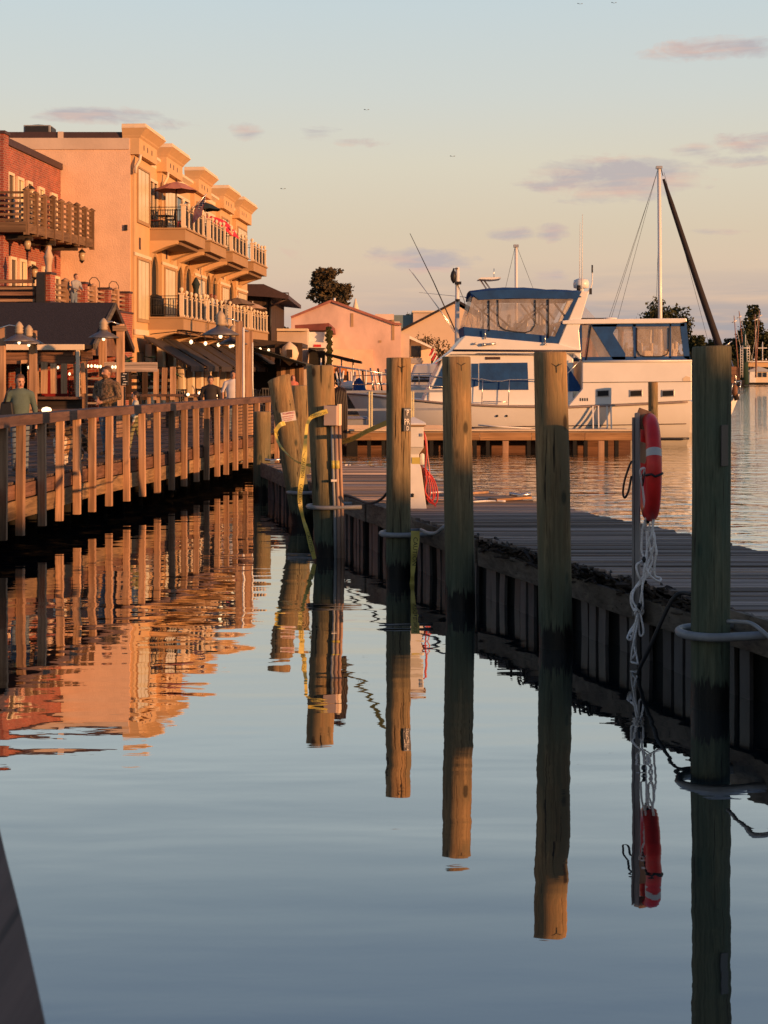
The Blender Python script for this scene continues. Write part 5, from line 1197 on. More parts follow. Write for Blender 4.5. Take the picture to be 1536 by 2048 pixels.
for yy in (FY0-.10, FY1+.07):
    sl = slab([(941, 584), (944, 587), (960, 599), (1020, 596), (1155, 597), (1164, 584), (1100, 581), (1035, 578), (985, 580)], yy, yy+.03); sl.build('bimini_valance', BLUE, Yt)
sl = slab([(1158, 582), (1165, 582), (1136, 641), (1127, 638)], FY0-.09, FY0-.05); sl.build('canvas_edge', BLUE, Yt)
for yy in (FY0-.05, FY1+.04):
    sl = slab([(930, 653), (947, 590), (960, 598), (1153, 596), (1130, 638), (1113, 673)], yy, yy+.004); sl.build('clear_panel', VINYL, Yt)
mb = MB(); mb.quad(yp(929, 653, FY0-.04), yp(929, 653, FY1+.04), yp(946, 588, FY1+.04), yp(946, 588, FY0-.04)); mb.build('clear_panel', VINYL, Yt, fixn=False)
def fbar(a, b, r, m, name, y): 
    mb = MB(); mb.tube([yp(*a, y), yp(*b, y)], r, 6); return mb.build(name, m, Yt)
DK_ = M('dark_zip', (.02, .022, .03), .6)
for y in (FY0-.075, FY1-.3):
    fbar((979, 600), (979, 662), .03, DK_, 'zip_seam', y); fbar((1098, 598), (1098, 676), .035, DK_, 'zip_seam', y)
mb = MB(); mb.tube([yp(997, 599, FY0-.075), yp(997, 640, FY0-.075), yp(1000, 652, FY0-.075), yp(1010, 659, FY0-.075), yp(1030, 663, FY0-.075), yp(1052, 665, FY0-.075), yp(1064, 661, FY0-.075), yp(1071, 650, FY0-.075), yp(1072, 640, FY0-.075), yp(1072, 599, FY0-.075)], .024, 6); mb.build('roll_up_window', DK_, Yt)
for y in (FY0+.05, FY1-.1):
    for a, b in (((960, 598), (1030, 661)), ((1030, 661), (1105, 600)), ((1060, 598), (1115, 668)), ((992, 600), (978, 617)), ((1105, 598), (1132, 632))):
        fbar(a, b, .045, IRON, 'frame_bow', y)
    for a, b in (((960, 600), (955, 650)), ((995, 602), (975, 655)), ((1075, 600), (1100, 655))): fbar(a, b, .02, STEEL, 'frame_stay', y)
for (px, py) in ((971, 678), (1091, 687)):
    fbar((px, py), (px, py-18), .03, STEEL, 'stanchion', HY0-.28)
# helm seats seen through the vinyl
for (px, py) in ((1015, 655), (1050, 655), (1085, 660)):
    mb = MB(); c = yp(px, py, YC); mb.box(c, (.5, .55, .5)); mb.box(c+Vector((.25, 0, .35)), (.12, .5, .5)); mb.build('helm_seat', WHITEP, Yt, bevel=.04)
# radar arch, hard top, aft enclosure
for y in (HY0-.15, HY1-.13):
    sl = slab([(1163, 581), (1180, 582), (1164, 638), (1160, 660), (1165, 722), (1140, 700), (1118, 688), (1139, 638)], y, y+.28); sl.build('radar_arch', WHITE, Yt, bevel=.03)
sl = slab([(1163, 581), (1180, 582), (1178, 590), (1161, 589)], HY0-.1, HY1+.1); sl.build('arch_bridge', WHITE, Yt, bevel=.03)
sl = slab([(1126, 641), (1150, 638), (1375, 636), (1376, 643), (1360, 646), (1126, 648)], HY0-.22, HY1+.22); sl.build('hard_top', WHITE, Yt, bevel=.03)
AY0 = HY0-.12
for y in (AY0, HY1+.10):
    for poly in ([(1160, 650), (1166, 650), (1166, 722), (1160, 722)], [(1185, 649), (1237, 648), (1228, 666), (1253, 707), (1253, 719), (1228, 719)], [(1268, 648), (1274, 648), (1275, 716), (1270, 716)], [(1342, 647), (1345, 647), (1345, 716), (1341, 716)],
                 [(1363, 647), (1376, 645), (1383, 721), (1371, 715)], [(1160, 714), (1383, 712), (1384, 722), (1160, 722)], [(1185, 647), (1372, 645), (1372, 652), (1185, 653)]):
        sl = slab(poly, y-.02, y-.005); sl.build('canvas_panel', BLUE, Yt)
    for poly in ([(1166, 650), (1186, 650), (1228, 715), (1166, 715)], [(1236, 652), (1268, 652), (1270, 714), (1254, 714), (1229, 667)], [(1274, 652), (1342, 651), (1341, 714), (1275, 714)], [(1345, 651), (1364, 650), (1371, 713), (1345, 714)]):
        sl = slab(poly, y-.003, y+.001); sl.build('clear_panel', VINYL, Yt)
mb = MB(); mb.tube([yp(1276, 655, AY0-.03), yp(1276, 700, AY0-.03), yp(1282, 710, AY0-.03), yp(1292, 713, AY0-.03), yp(1325, 713, AY0-.03), yp(1336, 709, AY0-.03), yp(1341, 698, AY0-.03), yp(1341, 655, AY0-.03)], .026, 6); mb.build('roll_up_window', DK_, Yt)
fbar((1184, 650), (1174, 722), .03, DK_, 'zip_seam', AY0-.03); fbar((1332, 655), (1331, 712), .04, WHITEP, 'pole', HY1-.6); fbar((1347, 655), (1347, 712), .05, WHITEP, 'pole', AY0+.3); fbar((1262, 655), (1260, 712), .07, SIDING, 'pole', YC)
mb = slab([(1170, 652), (1186, 652), (1215, 714), (1172, 714)], YC, YC+.05); mb.build('curtain', M('peach_curtain', (.5, .25, .2), .9), Yt)
for (px, py) in ((1360, 708), (1352, 712), (1288, 711), (1310, 712)):
    mb = MB(); c = yp(px, py-3, YC-.5); mb.box(c, (.35, .5, .35)); mb.box(c+Vector((.15, 0, .25)), (.1, .5, .45)); mb.build('deck_chair', TRIM, Yt, bevel=.03)
# radar, aerials, deck gear
mb = MB(); mb.lathe([(.18, -.20), (.31, -.17), (.33, 0), (.30, .15), (.15, .21)], yp(1177, 561, YC), 16); mb.build('radar_dome', WHITE, Yt)
mb = MB(); mb.lathe([(.20, -.03), (.14, .2), (.10, .42)], yp(1175, 582, YC), 8); mb.build('radar_mount', WHITE, Yt)
for px, y2, top in ((1175, YC-.7, 420), (1177.5, YC+.4, 432)):
    mb = MB(); mb.tube([yp(px-1, 580, y2), yp(px, top, y2)], [.022, .010], 5); mb.build('aerial', WHITEP, Yt)
mb = MB(); mb.tube([yp(1188, 580, YC), yp(1196, 572, YC), yp(1200, 560, YC), yp(1200, 535, YC)], .025, 6); mb.build('aerial_arm', WHITEP, Yt)
mb = MB(); mb.tube([yp(1200, 538, YC), yp(1200, 522, YC)], .035, 6); mb.box(yp(1193, 578, YC-.5), (.1, .1, .25)); mb.tube([yp(1168, 566, YC-.6), yp(1168, 577, YC-.6)], .08, 8); mb.build('wind_vane', IRON, Yt)
mb = MB(); mb.lathe([(.33, 0), (.33, .04), (.05, .07)], yp(1235, 634, YC), 16); mb.tube([yp(1235, 640, YC), yp(1235, 634, YC)], .04, 6); mb.build('satellite_disc', WHITE, Yt)
mb = MB(); mb.quad(yp(1170, 602, YC-1), yp(1200, 638, YC-1.4), yp(1160, 638, YC-1.4), yp(1165, 610, YC-1)); mb.build('clear_panel', VINYL, Yt, fixn=False)
mb = MB(); mb.bx(PX(1168, YN), PX(1210, YN), HY0, HY1, PZ(637, YN)-.02, PZ(635, YN)); mb.build('top_cover', DK_, Yt)
# side rails
ry = YN+.08
def railrun(pts, posts, y0=None):
    mb = MB(); mb.tube([Vector((PX(px, YN), (hull_y(px)+.10), PZ(py, YN))) for px, py in pts], .022, 6); mb.build('guard_rail', STEEL, Yt)
    for px, pt in posts:
        mb = MB(); mb.tube([Vector((PX(px-2, YN), hull_y(px)+.10, PZ(sheer(px), YN))), Vector((PX(px, YN), hull_y(px)+.10, PZ(pt, YN)))], .02, 6); mb.build('stanchion', STEEL, Yt)
railrun([(705, 752), (760, 750), (840, 752), (900, 755), (965, 758), (985, 762), (1005, 762), (1020, 759), (1068, 759), (1110, 760), (1137, 745), (1163, 718)], [(705, 752), (745, 751), (800, 751), (860, 753), (966, 759), (1019, 759), (1110, 760)])
railrun([(705, 770), (760, 769), (840, 771), (895, 774)], [])
railrun([(966, 803), (1018, 804)], [])
# folded blue cover on the foredeck, fenders
mb = MB(); mb.hexa([yp(*p) for p in ((866, 775, YC-.8), (892, 778, YC-.8), (892, 778, YC+.8), (866, 775, YC+.8), (884, 752, YC-.5), (890, 752, YC-.5), (890, 752, YC+.5), (884, 752, YC+.5))]); mb.build('foredeck_cover', BLUE, Yt)
mb = MB(); mb.tube([yp(956, 850, YN-.1), yp(1000, 853, YN-.2), yp(1062, 857, YN-.1)], .03, 6); mb.build('mooring_line', ROPE, Yt)
mb = MB(); mb.lathe([(.05, -.28), (.13, -.2), (.14, .2), (.05, .28)], (0, 0, 0), 12)
# ------------------------------------------------------------------ boats behind
wb = thing('cabin_boat', 'white cabin boat moored behind the yacht bow with steel rails', 'boat', (2.8, 70, 0))
Y = 69
mb = MB(); mb.prism([P(790, 806, Y), P(775, 770, Y), P(905, 775, Y), P(905, 806, Y)], (0, 3, 0)); mb.build('hull', WHITE, wb, bevel=.05)
mb = MB(); mb.prism([P(815, 771, Y+.4), P(830, 728, Y+.4), P(900, 726, Y+.4), P(900, 774, Y+.4)], (0, 2.2, 0)); mb.build('cabin', WHITE, wb, bevel=.1)
mb = MB(); mb.prism([P(822, 764, Y+.38), P(828, 752, Y+.38), P(868, 752, Y+.38), P(868, 764, Y+.38)], (0, -.03, 0)); mb.build('window', GLASS, wb)
for py in (746, 757):
    mb = MB(); mb.tube([P(780, py+2, Y-.1), P(905, py, Y-.1)], .025, 6); mb.build('guard_rail', STEEL, wb)
for px in (800, 838, 861, 890):
    mb = MB(); mb.tube([P(px, 772, Y-.1), P(px, 746, Y-.1)], .025, 6); mb.build('stanchion', STEEL, wb)
for i, (a, b, r_, lab) in enumerate([((910, 660), (820, 467), .035, 'long dark outrigger pole reaching up left of the lantern post'), ((930, 690), (818, 538), .025, 'paired thin outrigger pole below the long one'), ((926, 690), (825, 545), .022, 'lowest thin outrigger pole slanting left'), ((985, 600), (838, 585), .02, 'nearly level thin pole crossing the lantern post')]):
    o_ = MB(); o_.tube([P(*a, 75), P((a[0]+b[0])/2+2, (a[1]+b[1])/2, 75), P(*b, 75)], [r_, r_*.8, r_*.4], 5); tag(o_.build('outrigger_pole', IRON if i == 0 else STEEL), lab, 'pole')
lp = thing('lantern_post', 'white dock post carrying a round caged lantern left of the yacht', 'lamp post', P(914, 745, 64))
mb = MB(); mb.tube([P(913, 860, 64), P(915, 535, 64)], [.13, .085], 8); mb.build('post', WHITEP, lp)
mb = MB(); c = P(907, 553, 63.9); mb.lathe([(.02, .36), (.04, .28), (.10, .18), (.14, .02), (.11, -.16), (.05, -.26), (.02, -.30)], c, 10); mb.build('lantern', IRON, lp)
mb = MB(); mb.tube([P(916, 537, 63.9), P(907, 538, 63.9), P(907, 545, 63.9)], .03, 6); mb.box(P(916, 566, 63.85), (.28, .2, .12)); mb.box(P(915, 600, 63.85), (.2, .2, .08)); mb.tube([P(916, 570, 63.9), P(928, 600, 63.9), P(945, 660, 63.9)], .012, 4); mb.build('bracket', IRON, lp)
ta = thing('tower_boat_top', 'small T shaped hard top frame of a boat behind the yacht canopy', 'boat', P(985, 745, 72))
mb = MB(); mb.prism([P(957, 558, 72), P(962, 555, 72), P(1001, 554, 72), P(1002, 557, 72), P(985, 559, 72)], (0, 1.6, 0)); mb.build('hard_top', WHITE, ta)
mb = MB()
for a, b in (((960, 559), (988, 600)), ((967, 559), (996, 600)), ((988, 600), (990, 800)), ((996, 600), (1000, 800))): mb.tube([P(*a, 72.5), P(*b, 72.5)], .04, 5)
mb.tube([P(988, 556, 72.5), P(988, 537, 72.5)], .02, 5); mb.build('tower_frame', STEEL, ta)
mb = MB(); mb.prism([P(920, 835, 70.8), P(905, 800, 70.8), P(1060, 800, 70.8), P(1060, 835, 70.8)], (0, 3, 0)); mb.build('hull', WHITE, ta)
def sailboat(label, pxb, pxt, top, Y, r_, stays, grp='sailboat masts'):
    s_ = thing('sailboat', label, 'sailboat', P(pxb, 850, Y), grp)
    mb = MB(); mb.tube([P(pxb, 850, Y), P(pxt, top, Y)], [r_, r_*.8], 10); mb.build('mast', WHITE, s_)
    mb = MB(); mb.box(P(pxt, top, Y), (r_*2.6, .25, .12)); mb.build('masthead', ALU, s_)
    for a, b in stays:
        mb = MB(); mb.tube([P(*a, Y), P(*b, Y)], .008, 4); mb.build('stay', IRON, s_)
    return s_
s1 = sailboat('sailboat with short bare mast rising behind the flybridge canopy', 1034, 1032, 492, 66, .085, [((1030, 494), (985, 690)), ((1034, 494), (1110, 690)), ((1032, 500), (1032, 690))])
mb = MB(); mb.prism([P(960, 850, 65), P(950, 800, 65), P(1110, 802, 65), P(1105, 850, 65)], (0, 2.4, 0)); mb.build('hull', WHITE, s1)
s2 = sailboat('tall masted sailboat behind the yacht with black furled headsail', 1322, 1318, 335, 68, .105, [((1315, 340), (1235, 640)), ((1314, 345), (1218, 650)), ((1320, 345), (1318, 630)), ((1321, 340), (1310, 690)), ((1328, 345), (1418, 690)), ((1313, 350), (1200, 690))])
mb = MB(); mb.tube([P(1322, 338, 68), P(1326, 352, 68)], .02, 5); mb.tube([P(1327, 358, 68), P(1342, 405, 68), P(1395, 565, 68), P(1441, 700, 68), P(1474, 800, 68)], [.06, .11, .14, .17, .12], 10); mb.build('furled_sail', M('black_sail_cover', (.022, .016, .016), .85, .2, 6), s2)
mb = MB()
vs = []; hs = [(1180, 1.5, 812), (1300, 1.7, 808), (1400, 1.2, 800), (1450, .6, 794), (1478, .05, 788)]
for px, hb_, py in hs:
    k = 1 if px < 1400 else 0
    for f, wk in ((0, 1), (.5, .85), (1, .5)):
        x = PX(px+2-(f*34 if px > 1440 else 0), 68.4); vs += [(x, 68.5-hb_*wk, PZ(py, 68.4)*(1-f)), (x, 68.5+hb_*wk, PZ(py, 68.4)*(1-f))]
fs = []
for i in range(len(hs)-1):
    for j in (0, 2): fs += [(i*6+j, i*6+j+2, i*6+6+j+2, i*6+6+j), (i*6+j+1, i*6+6+j+1, i*6+6+j+3, i*6+j+3)]
    fs.append((i*6, i*6+6, i*6+7, i*6+1))
fs += [(24, 26, 27, 25), (26, 28, 29, 27)]
mb.add(vs, fs, 0, False); mb.build('hull', WHITE, s2)
mb = MB(); mb.tube([P(1440, 772, 68), P(1465, 765, 67.6), P(1482, 762, 68), P(1465, 765, 68.6)], .025, 5); mb.tube([P(1482, 762, 68), P(1478, 788, 68)], .03, 5); mb.tube([P(1465, 765, 67.6), P(1462, 792, 67.8)], .03, 5); mb.tube([P(1462, 720, 68), P(1472, 755, 68), P(1470, 788, 68)], .03, 5); mb.build('bow_rail', STEEL, s2)
mb = MB(); mb.lathe([(.05, -.25), (.14, -.15), (.14, .15), (.05, .25)], P(1469, 780, 67.8), 8); mb.box(P(1464, 742, 67.5), (.35, .3, .4)); mb.box(P(1460, 760, 67.5), (.3, .3, .3)); mb.build('deck_gear', SIDING, s2)
mb = MB(); mb.tube([P(1441, 698, 67.9), P(1464, 682, 67.9)], .03, 5); mb.build('sail_pole', STEEL, s2)
# white pole rack with tarpaulin behind the handrail
rk = thing('boat_stand_rack', 'rack of leaning white poles and oars behind the metal handrail', 'rack', P(740, 760, 75))
rr = random.Random(6)
for k in range(15):
    px = 672+k*7.6; mb = MB(); ln = rr.uniform(-6, 12); mb.tube([P(px+ln, 786, 75), P(px, 738+rr.uniform(-6, 8), 75)], .05, 5); mb.build('pole', (WHITEP, STEEL, WHITEP, IRON)[k % 4], rk)
mb = MB(); mb.tube([P(655, 730, 75), P(775, 748, 75)], .05, 5); mb.tube([P(660, 765, 75.2), P(780, 768, 75.2)], .05, 5); mb.build('top_bar', STEEL, rk)
for k in range(7):
    mb = MB(); c = P(665+k*4.5, 748, 76); mb.hexa([c+Vector(p) for p in ((-.09, 0, -.34), (.09, 0, -.34), (.09, .2, -.34), (-.09, .2, -.34), (-.05, .05, .34), (.05, .05, .34), (.05, .15, .34), (-.05, .15, .34))]); mb.build('hanging_vest', M('orange_vest', (.6, .22, .06), .8) if 'orange_vest' not in MATS else MATS['orange_vest'], rk)
mb = MB(); r = np.random.default_rng(4); g = 9
vs = [P(722+38*(i/g-.5), 781-26*(math.sin(math.pi*min(1, i/g*1.3))**.8)*math.sin(math.pi*j/g)+r.normal()*.8, 73+1.5*(j/g-.5)) for i in range(g+1) for j in range(g+1)]
mb.add(vs, [(i*(g+1)+j, (i+1)*(g+1)+j, (i+1)*(g+1)+j+1, i*(g+1)+j+1) for i in range(g) for j in range(g)], 0, True)
tag(mb.build('blue_tarpaulin', BLUE, fixn=False), 'crumpled blue tarpaulin heap behind the handrail', 'tarpaulin')
for px, py in ((762, 745), (783, 742)):
    pass
mb = MB(); mb.prism([P(650, 800, 74), P(650, 786, 74), P(790, 786, 74), P(790, 800, 74)], (0, 4, 0))
mb.prism([P(652, 830, 74.2), P(652, 800, 74.2), P(788, 800, 74.2), P(788, 830, 74.2)], (0, 3.5, 0)); tag(mb.build('landing_stage', GREYX), 'grey timber landing stage under the pole rack', 'dock')
o_ = thing('white_skiff', 'upturned white skiff lying by the blue tarpaulin', 'boat', P(695, 776, 74.5))
mb = MB(); mb.tube([P(680, 780, 74.5), P(686, 774, 74.5), P(700, 772, 74.5), P(712, 776, 74.5), P(716, 781, 74.5)], [.08, .25, .3, .22, .08], 10); mb.build('hull', WHITE, o_)
mb = MB(); mb.tube([P(684, 776, 74.2), P(714, 778, 74.2)], .03, 5); mb.build('keel_strip', ALU, o_)
# ------------------------------------------------------------------ life ring on its board
LB = thing('ring_board', 'grey weathered upright board carrying the red life ring', 'post', (PX(1274, 15), 15, 0.9))
mb = MB(); mb.box((PX(1275, 15), 15.0, (PZ(826, 15)+PZ(1240, 15))/2), (.052, .15, PZ(826, 15)-PZ(1240, 15)), (0, 0, -.22)); mb.build('board', GREYZ, LB, bevel=.004)
mb = MB(); mb.box((PX(1268, 15)-.012, 14.97, (PZ(828, 15)+PZ(1236, 15))/2), (.022, .10, 2.0), (0, 0, -.22)); mb.build('batten', GREYZ, LB, bevel=.003)
for (py, l) in ((838, .20), (905, .20)):
    mb = MB(); c = P(1284, py, 15.02); mb.box(c, (.13, .035, l), (0, .35, 0)); mb.build('bracket', WOOD_Z, LB, bevel=.004)
ring = thing('life_ring', 'red life ring with silver bands hanging edge-on on the grey board', 'life ring', P(1298, 934, 15))
rc = P(1299.5, 934.5, 15.0); rd = Vector((.085, .996, 0)); RT = .088; RM = .462
mb = MB(); n1, n2 = 56, 18; rn = rd.cross(Vector((0, 0, 1)))
def ringpt(a, b, k=1.0, flat=.86):
    q = rd*math.cos(a)+Vector((0, 0, 1))*math.sin(a)
    return rc+q*(RM+RT*k*math.cos(b))+rn*(RT*k*flat*math.sin(b))
vs = [ringpt(2*math.pi*i/n1, 2*math.pi*j/n2) for i in range(n1) for j in range(n2)]
mb.add(vs, [(i*n2+j, i*n2+(j+1) % n2, ((i+1) % n1)*n2+(j+1) % n2, ((i+1) % n1)*n2+j) for i in range(n1) for j in range(n2)], 0, True); mb.build('ring_body', RED, ring)
for a0 in (math.pi-.36, .30):
    mb = MB(); A0 = a0-.075; vs = [ringpt(A0+.15*i/4, 2*math.pi*j/n2, 1.012) for i in range(5) for j in range(n2)]
    mb.add(vs, [(i*n2+j, i*n2+(j+1) % n2, (i+1)*n2+(j+1) % n2, (i+1)*n2+j) for i in range(4) for j in range(n2)], 0, True); mb.build('reflective_band', TAPEG, ring)
mb = MB(); a0 = math.pi+.10
mb.tube([ringpt(a0-.04*math.sin(j*.5), 2*math.pi*j/16, 1.06) for j in range(16)], .013, 6, closed=True); mb.tube([P(1288, 940, 14.9), P(1284, 955, 14.86), P(1285, 972, 14.88), P(1290, 945, 14.85)], .008, 5)
mb.tube([P(1296, 1026, 14.9), P(1297, 1040, 14.9), P(1295, 1048, 14.9)], [.02, .022, .01], 6); mb.build('black_tie', BLACK, ring)
mb = MB(); mb.tube(spline([P(*p) for p in ((1263, 923, 14.85), (1258, 934, 14.8), (1249, 962, 14.8), (1246, 987, 14.82), (1250, 995, 14.82), (1257, 982, 14.84), (1263, 952, 14.86))], 6), .012, 6)
tag(mb.build('rope_loop', BLACK), 'black rope loop hanging left of the ring board', 'rope')
rope = thing('white_rope', 'tangle of thin white rope hanging from the life ring to the water', 'rope', P(1285, 1150, 14.85))
for k, (pts, r_) in enumerate([
    ([(1292, 1035), (1285, 1060), (1283, 1100), (1288, 1119), (1273, 1130), (1276, 1150), (1281, 1166), (1264, 1184), (1262, 1205), (1268, 1220), (1276, 1229)], .0115),
    ([(1303, 1020), (1306, 1060), (1309, 1080), (1313, 1104), (1310, 1122), (1309, 1150), (1321, 1156), (1320, 1162), (1312, 1160), (1300, 1150), (1293, 1134), (1303, 1110)], .0115),
    ([(1306, 1012), (1305, 1060), (1295, 1092), (1290, 1130), (1287, 1152), (1270, 1176), (1265, 1200), (1279, 1224)], .0115),
    ([(1300, 1048), (1296, 1066), (1300, 1095), (1304, 1122), (1291, 1152), (1284, 1176), (1286, 1212), (1281, 1226)], .0115),
    ([(1291, 1040), (1294, 1080), (1293, 1112), (1288, 1140), (1284, 1180), (1278, 1214), (1272, 1222)], .0115),
    ([(1304, 1062), (1308, 1075), (1306, 1100), (1296, 1128), (1303, 1140), (1288, 1160)], .0105),
    ([(1289, 1042), (1290, 1058), (1298, 1062), (1308, 1066), (1309, 1088), (1300, 1102)], .0105),
    ([(1278, 1225), (1270, 1254), (1258, 1268), (1255, 1276), (1260, 1280), (1263, 1273), (1258, 1266), (1275, 1240), (1280, 1228)], .0115),
    ([(1280, 1225), (1287, 1258), (1285, 1271), (1280, 1270), (1278, 1255), (1278, 1230)], .0115),
    ([(1275, 1228), (1266, 1272), (1268, 1288), (1272, 1304), (1262, 1322), (1270, 1326), (1277, 1328)], .0115),
    ([(1277, 1230), (1269, 1290), (1273, 1310), (1276, 1329)], .0105), ([(1278, 1228), (1272, 1262), (1265, 1296), (1262, 1322)], .0105),
    ([(1268, 1222), (1275, 1212), (1285, 1218), (1286, 1226), (1278, 1232), (1270, 1228), (1274, 1218)], .0125),
    ([(1293, 1036), (1288, 1000), (1283, 960), (1280, 945), (1283, 938), (1289, 937), (1287, 950)], .0115),
    ([(1306, 1008), (1309, 1022), (1308, 1040), (1304, 1060)], .008)]):
    mb = MB(); mb.tube(spline([P(px, py, 14.86+.05*math.sin(k*2+i)) for i, (px, py) in enumerate(pts)], 5), r_, 6); mb.build('rope_strand', ROPE, rope)
mb = MB(); 
for px, py in ((1288, 1119), (1278, 1212)): mb.lathe([(.01, -.03), (.022, 0), (.01, .03)], P(px, py, 14.80), 8)
mb.build('rope_tie', BLACK, rope, kind='stuff')
mb = MB(); mb.tube(spline([P(*p) for p in ((1384, 1189, 13.9), (1365, 1186, 14.0), (1350, 1193, 14.02), (1333, 1220, 14.05), (1298, 1298, 14.1), (1281, 1332, 14.3), (1276, 1350, 14.35))], 6), .020, 8); tag(mb.build('black_hose', BLACK), 'black hose drooping from the dock edge into the water beside the ring board', 'hose')
mb = MB(); mb.tube(spline([P(*p) for p in ((688, 990, 26.1), (700, 992, 25.4), (735, 1006, 23.9), (760, 1000, 23.2), (775, 985, 23.0))], 6), .022, 6); tag(mb.build('dock_cable', BLACK), 'black cable lying along the dock edge left of the slim piling', 'cable')
mb = MB(); mb.tube(spline([P(*p) for p in ((842, 1060, 20.8), (856, 1066, 20.4), (872, 1066, 20.2), (886, 1055, 20.0), (896, 1048, 20.2))], 6), .026, 8); tag(mb.build('grey_hose', PVC), 'grey hose end by the hoop of the slim piling', 'hose')
mb = MB(); mb.tube(spline([P(*p) for p in ((1456, 1243, 12.75), (1480, 1244, 12.5), (1505, 1248, 12.3), (1536, 1272, 12.1), (1570, 1300, 12.0))], 6), .018, 8); tag(mb.build('steel_cable', PVC), 'grey cable running from the nearest hoop to the right frame edge', 'cable')

# ------------------------------------------------------------------ electrical box, conduit and hose on the thick piling
eb = thing('electrical_box', 'beige electrical box with conduit pipes strapped to the thick piling', 'electrical box', P(664, 832, 23.5))
mb = MB(); c = P(663, 831, 23.50); mb.box(c, (.215, .16, .315), (0, 0, -.25)); mb.build('box', M('box_beige', (.48, .36, .31), .5, .06, 4), eb, bevel=.008)
mb = MB(); mb.box(c+Vector((.125, .02, .01)), (.03, .15, .34), (0, 0, -.25)); mb.build('lid_flange', TRIM, eb)
mb = MB(); mb.box(c+Vector((-.02, .12, 0)), (.26, .06, .33), (0, 0, -.25)); mb.build('back_plate', BLACK, eb)
for (px, m, r_) in ((664, PVC, .026), (671.5, M('copper_pipe', (.33, .22, .17), .45, .1, 6), .034), (679, M('brown_pipe', (.36, .22, .15), .5, .1, 6), .028)):
    mb = MB(); mb.tube([P(px, 850, 23.56), P(px+3, 960, 23.56), P(px+6, 1040, 23.56), P(px+8, 1180, 23.56)], r_, 10); mb.build('conduit_pipe', m, eb)
mb = MB(); mb.tube([P(674, 921, 23.55), P(674.5, 937, 23.55)], .040, 10); mb.tube([P(666, 921, 23.55), P(666.5, 937, 23.55)], .031, 10); mb.build('yellow_band', YEL, eb)
mb = MB(); mb.box(P(668, 961, 23.5), (.09, .05, .035)); mb.build('pipe_clip', SIGNW, eb)
hs_ = thing('hose_bundle', 'bundle of black hose loops hanging behind the electrical box', 'hose', P(679, 800, 24.1))
for k in range(7):
    x = 669+k*3.2; mb = MB(); mb.tube(spline([P(x-1, 772+abs(k-3)*2, 24.1+.02*k), P(x-2, 820, 24.12), P(x+1, 868+k*2, 24.1), P(x+3.5, 874+k*2, 24.1), P(x+5, 820, 24.08), P(x+2, 773+abs(k-3)*2, 24.1)], 5), .020, 7); mb.build('hose_loop', M('hose_dark', (.03, .02, .02), .5) if 'hose_dark' not in MATS else MATS['hose_dark'], hs_)

# ------------------------------------------------------------------ caution tape
def ribbon(pts, wd, name='tape', m=YEL, parent=None, nsub=6):
    q = spline([P(*p[:3]) for p in pts], nsub); ws = [p[3] if len(p) > 3 else 1.0 for p in pts]; vs = []
    for i, p in enumerate(q):
        t = (q[min(i+1, len(q)-1)]-q[max(i-1, 0)]).normalized(); s_ = t.cross(Vector((0, 1, 0))); s_ = s_.normalized() if s_.length > 1e-4 else Vector((1, 0, 0))
        k = i/nsub; a = min(int(k), len(ws)-1); b = min(a+1, len(ws)-1); ww = lerp(ws[a], ws[b], k-a)*wd/2; e = Vector((0, .02*math.sin(i*.7), 0))
        vs += [p-s_*ww-e, p+s_*ww+e]
    mb = MB(); mb.add(vs, [(2*i, 2*i+1, 2*i+3, 2*i+2) for i in range(len(q)-1)], 0, True)
    return mb.build(name, m, parent, fixn=False)
def word(parent, px, py, Y, ang, size=.066, body='CAUTION'):
    return text(body, size, P(px, py, Y), (R(90), ang, 0), BLACK, parent, name='lettering', sx=1.05)
t1 = thing('caution_tape', 'yellow caution tape from the electrical box looping down into the water', 'tape', P(605, 950, 23.3))
ribbon([(655, 822, 23.42, .9), (640, 827, 23.40), (622, 835, 23.42, .8), (614, 850, 23.4, .6)], .078, parent=t1); ribbon([(614, 848, 23.4, .5), (611, 880, 23.3, .7), (609, 912, 23.2, 1), (605, 950, 23.1, 1), (600, 985, 23.1, 1), (601, 1012, 23.1, .8), (607, 1040, 23.1, .6), (615, 1065, 23.1, .8), (623, 1095, 23.1, 1), (629, 1118, 23.1, .8)], .078, parent=t1)
for (px, py, an) in ((605.5, 936, 1.63), (600.5, 988, 1.66), (620, 1084, 1.32)): word(t1, px, py, 22.98, an)
word(t1, 637, 829.5, 23.30, -.28, .055)
mb = MB()
for (px, py) in ((607, 912), (602.5, 1014), (603.5, 1018), (608.5, 907)): mb.bar(P(px-3, py+4, 22.97), P(px+3, py-5, 22.97), .012, .004)
mb.build('tape_stripes', BLACK, t1, kind='stuff')
t2 = thing('caution_tape', 'twisted caution tape slung round the leaning piling below its sign', 'tape', P(565, 880, 28.4))
ribbon([(570, 846, 28.45, 1), (560, 850, 28.4, 1), (552, 862, 28.42, .8), (556, 872, 28.5, .4)], .085, parent=t2); ribbon([(549, 858, 28.5, .35), (556, 884, 28.3, .7), (570, 903, 28.0, .35), (588, 920, 27.2, .35), (606, 928, 25.6, .5), (622, 931, 24.2, .9)], .075, parent=t2)
t3 = thing('caution_tape', 'caution tape stretched from behind the hose bundle to the slim piling', 'tape', P(730, 865, 23))
ribbon([(683, 884, 24.0), (706, 877, 23.6), (735, 862, 23.0, .85), (775, 845, 21.45)], .08, parent=t3); word(t3, 694, 880, 23.70, -.36, .05); word(t3, 728, 866, 23.0, -.45, .045)
t4 = thing('caution_tape', 'short caution tape hanging from the hoop of the slim piling', 'tape', P(829, 1110, 20.75))
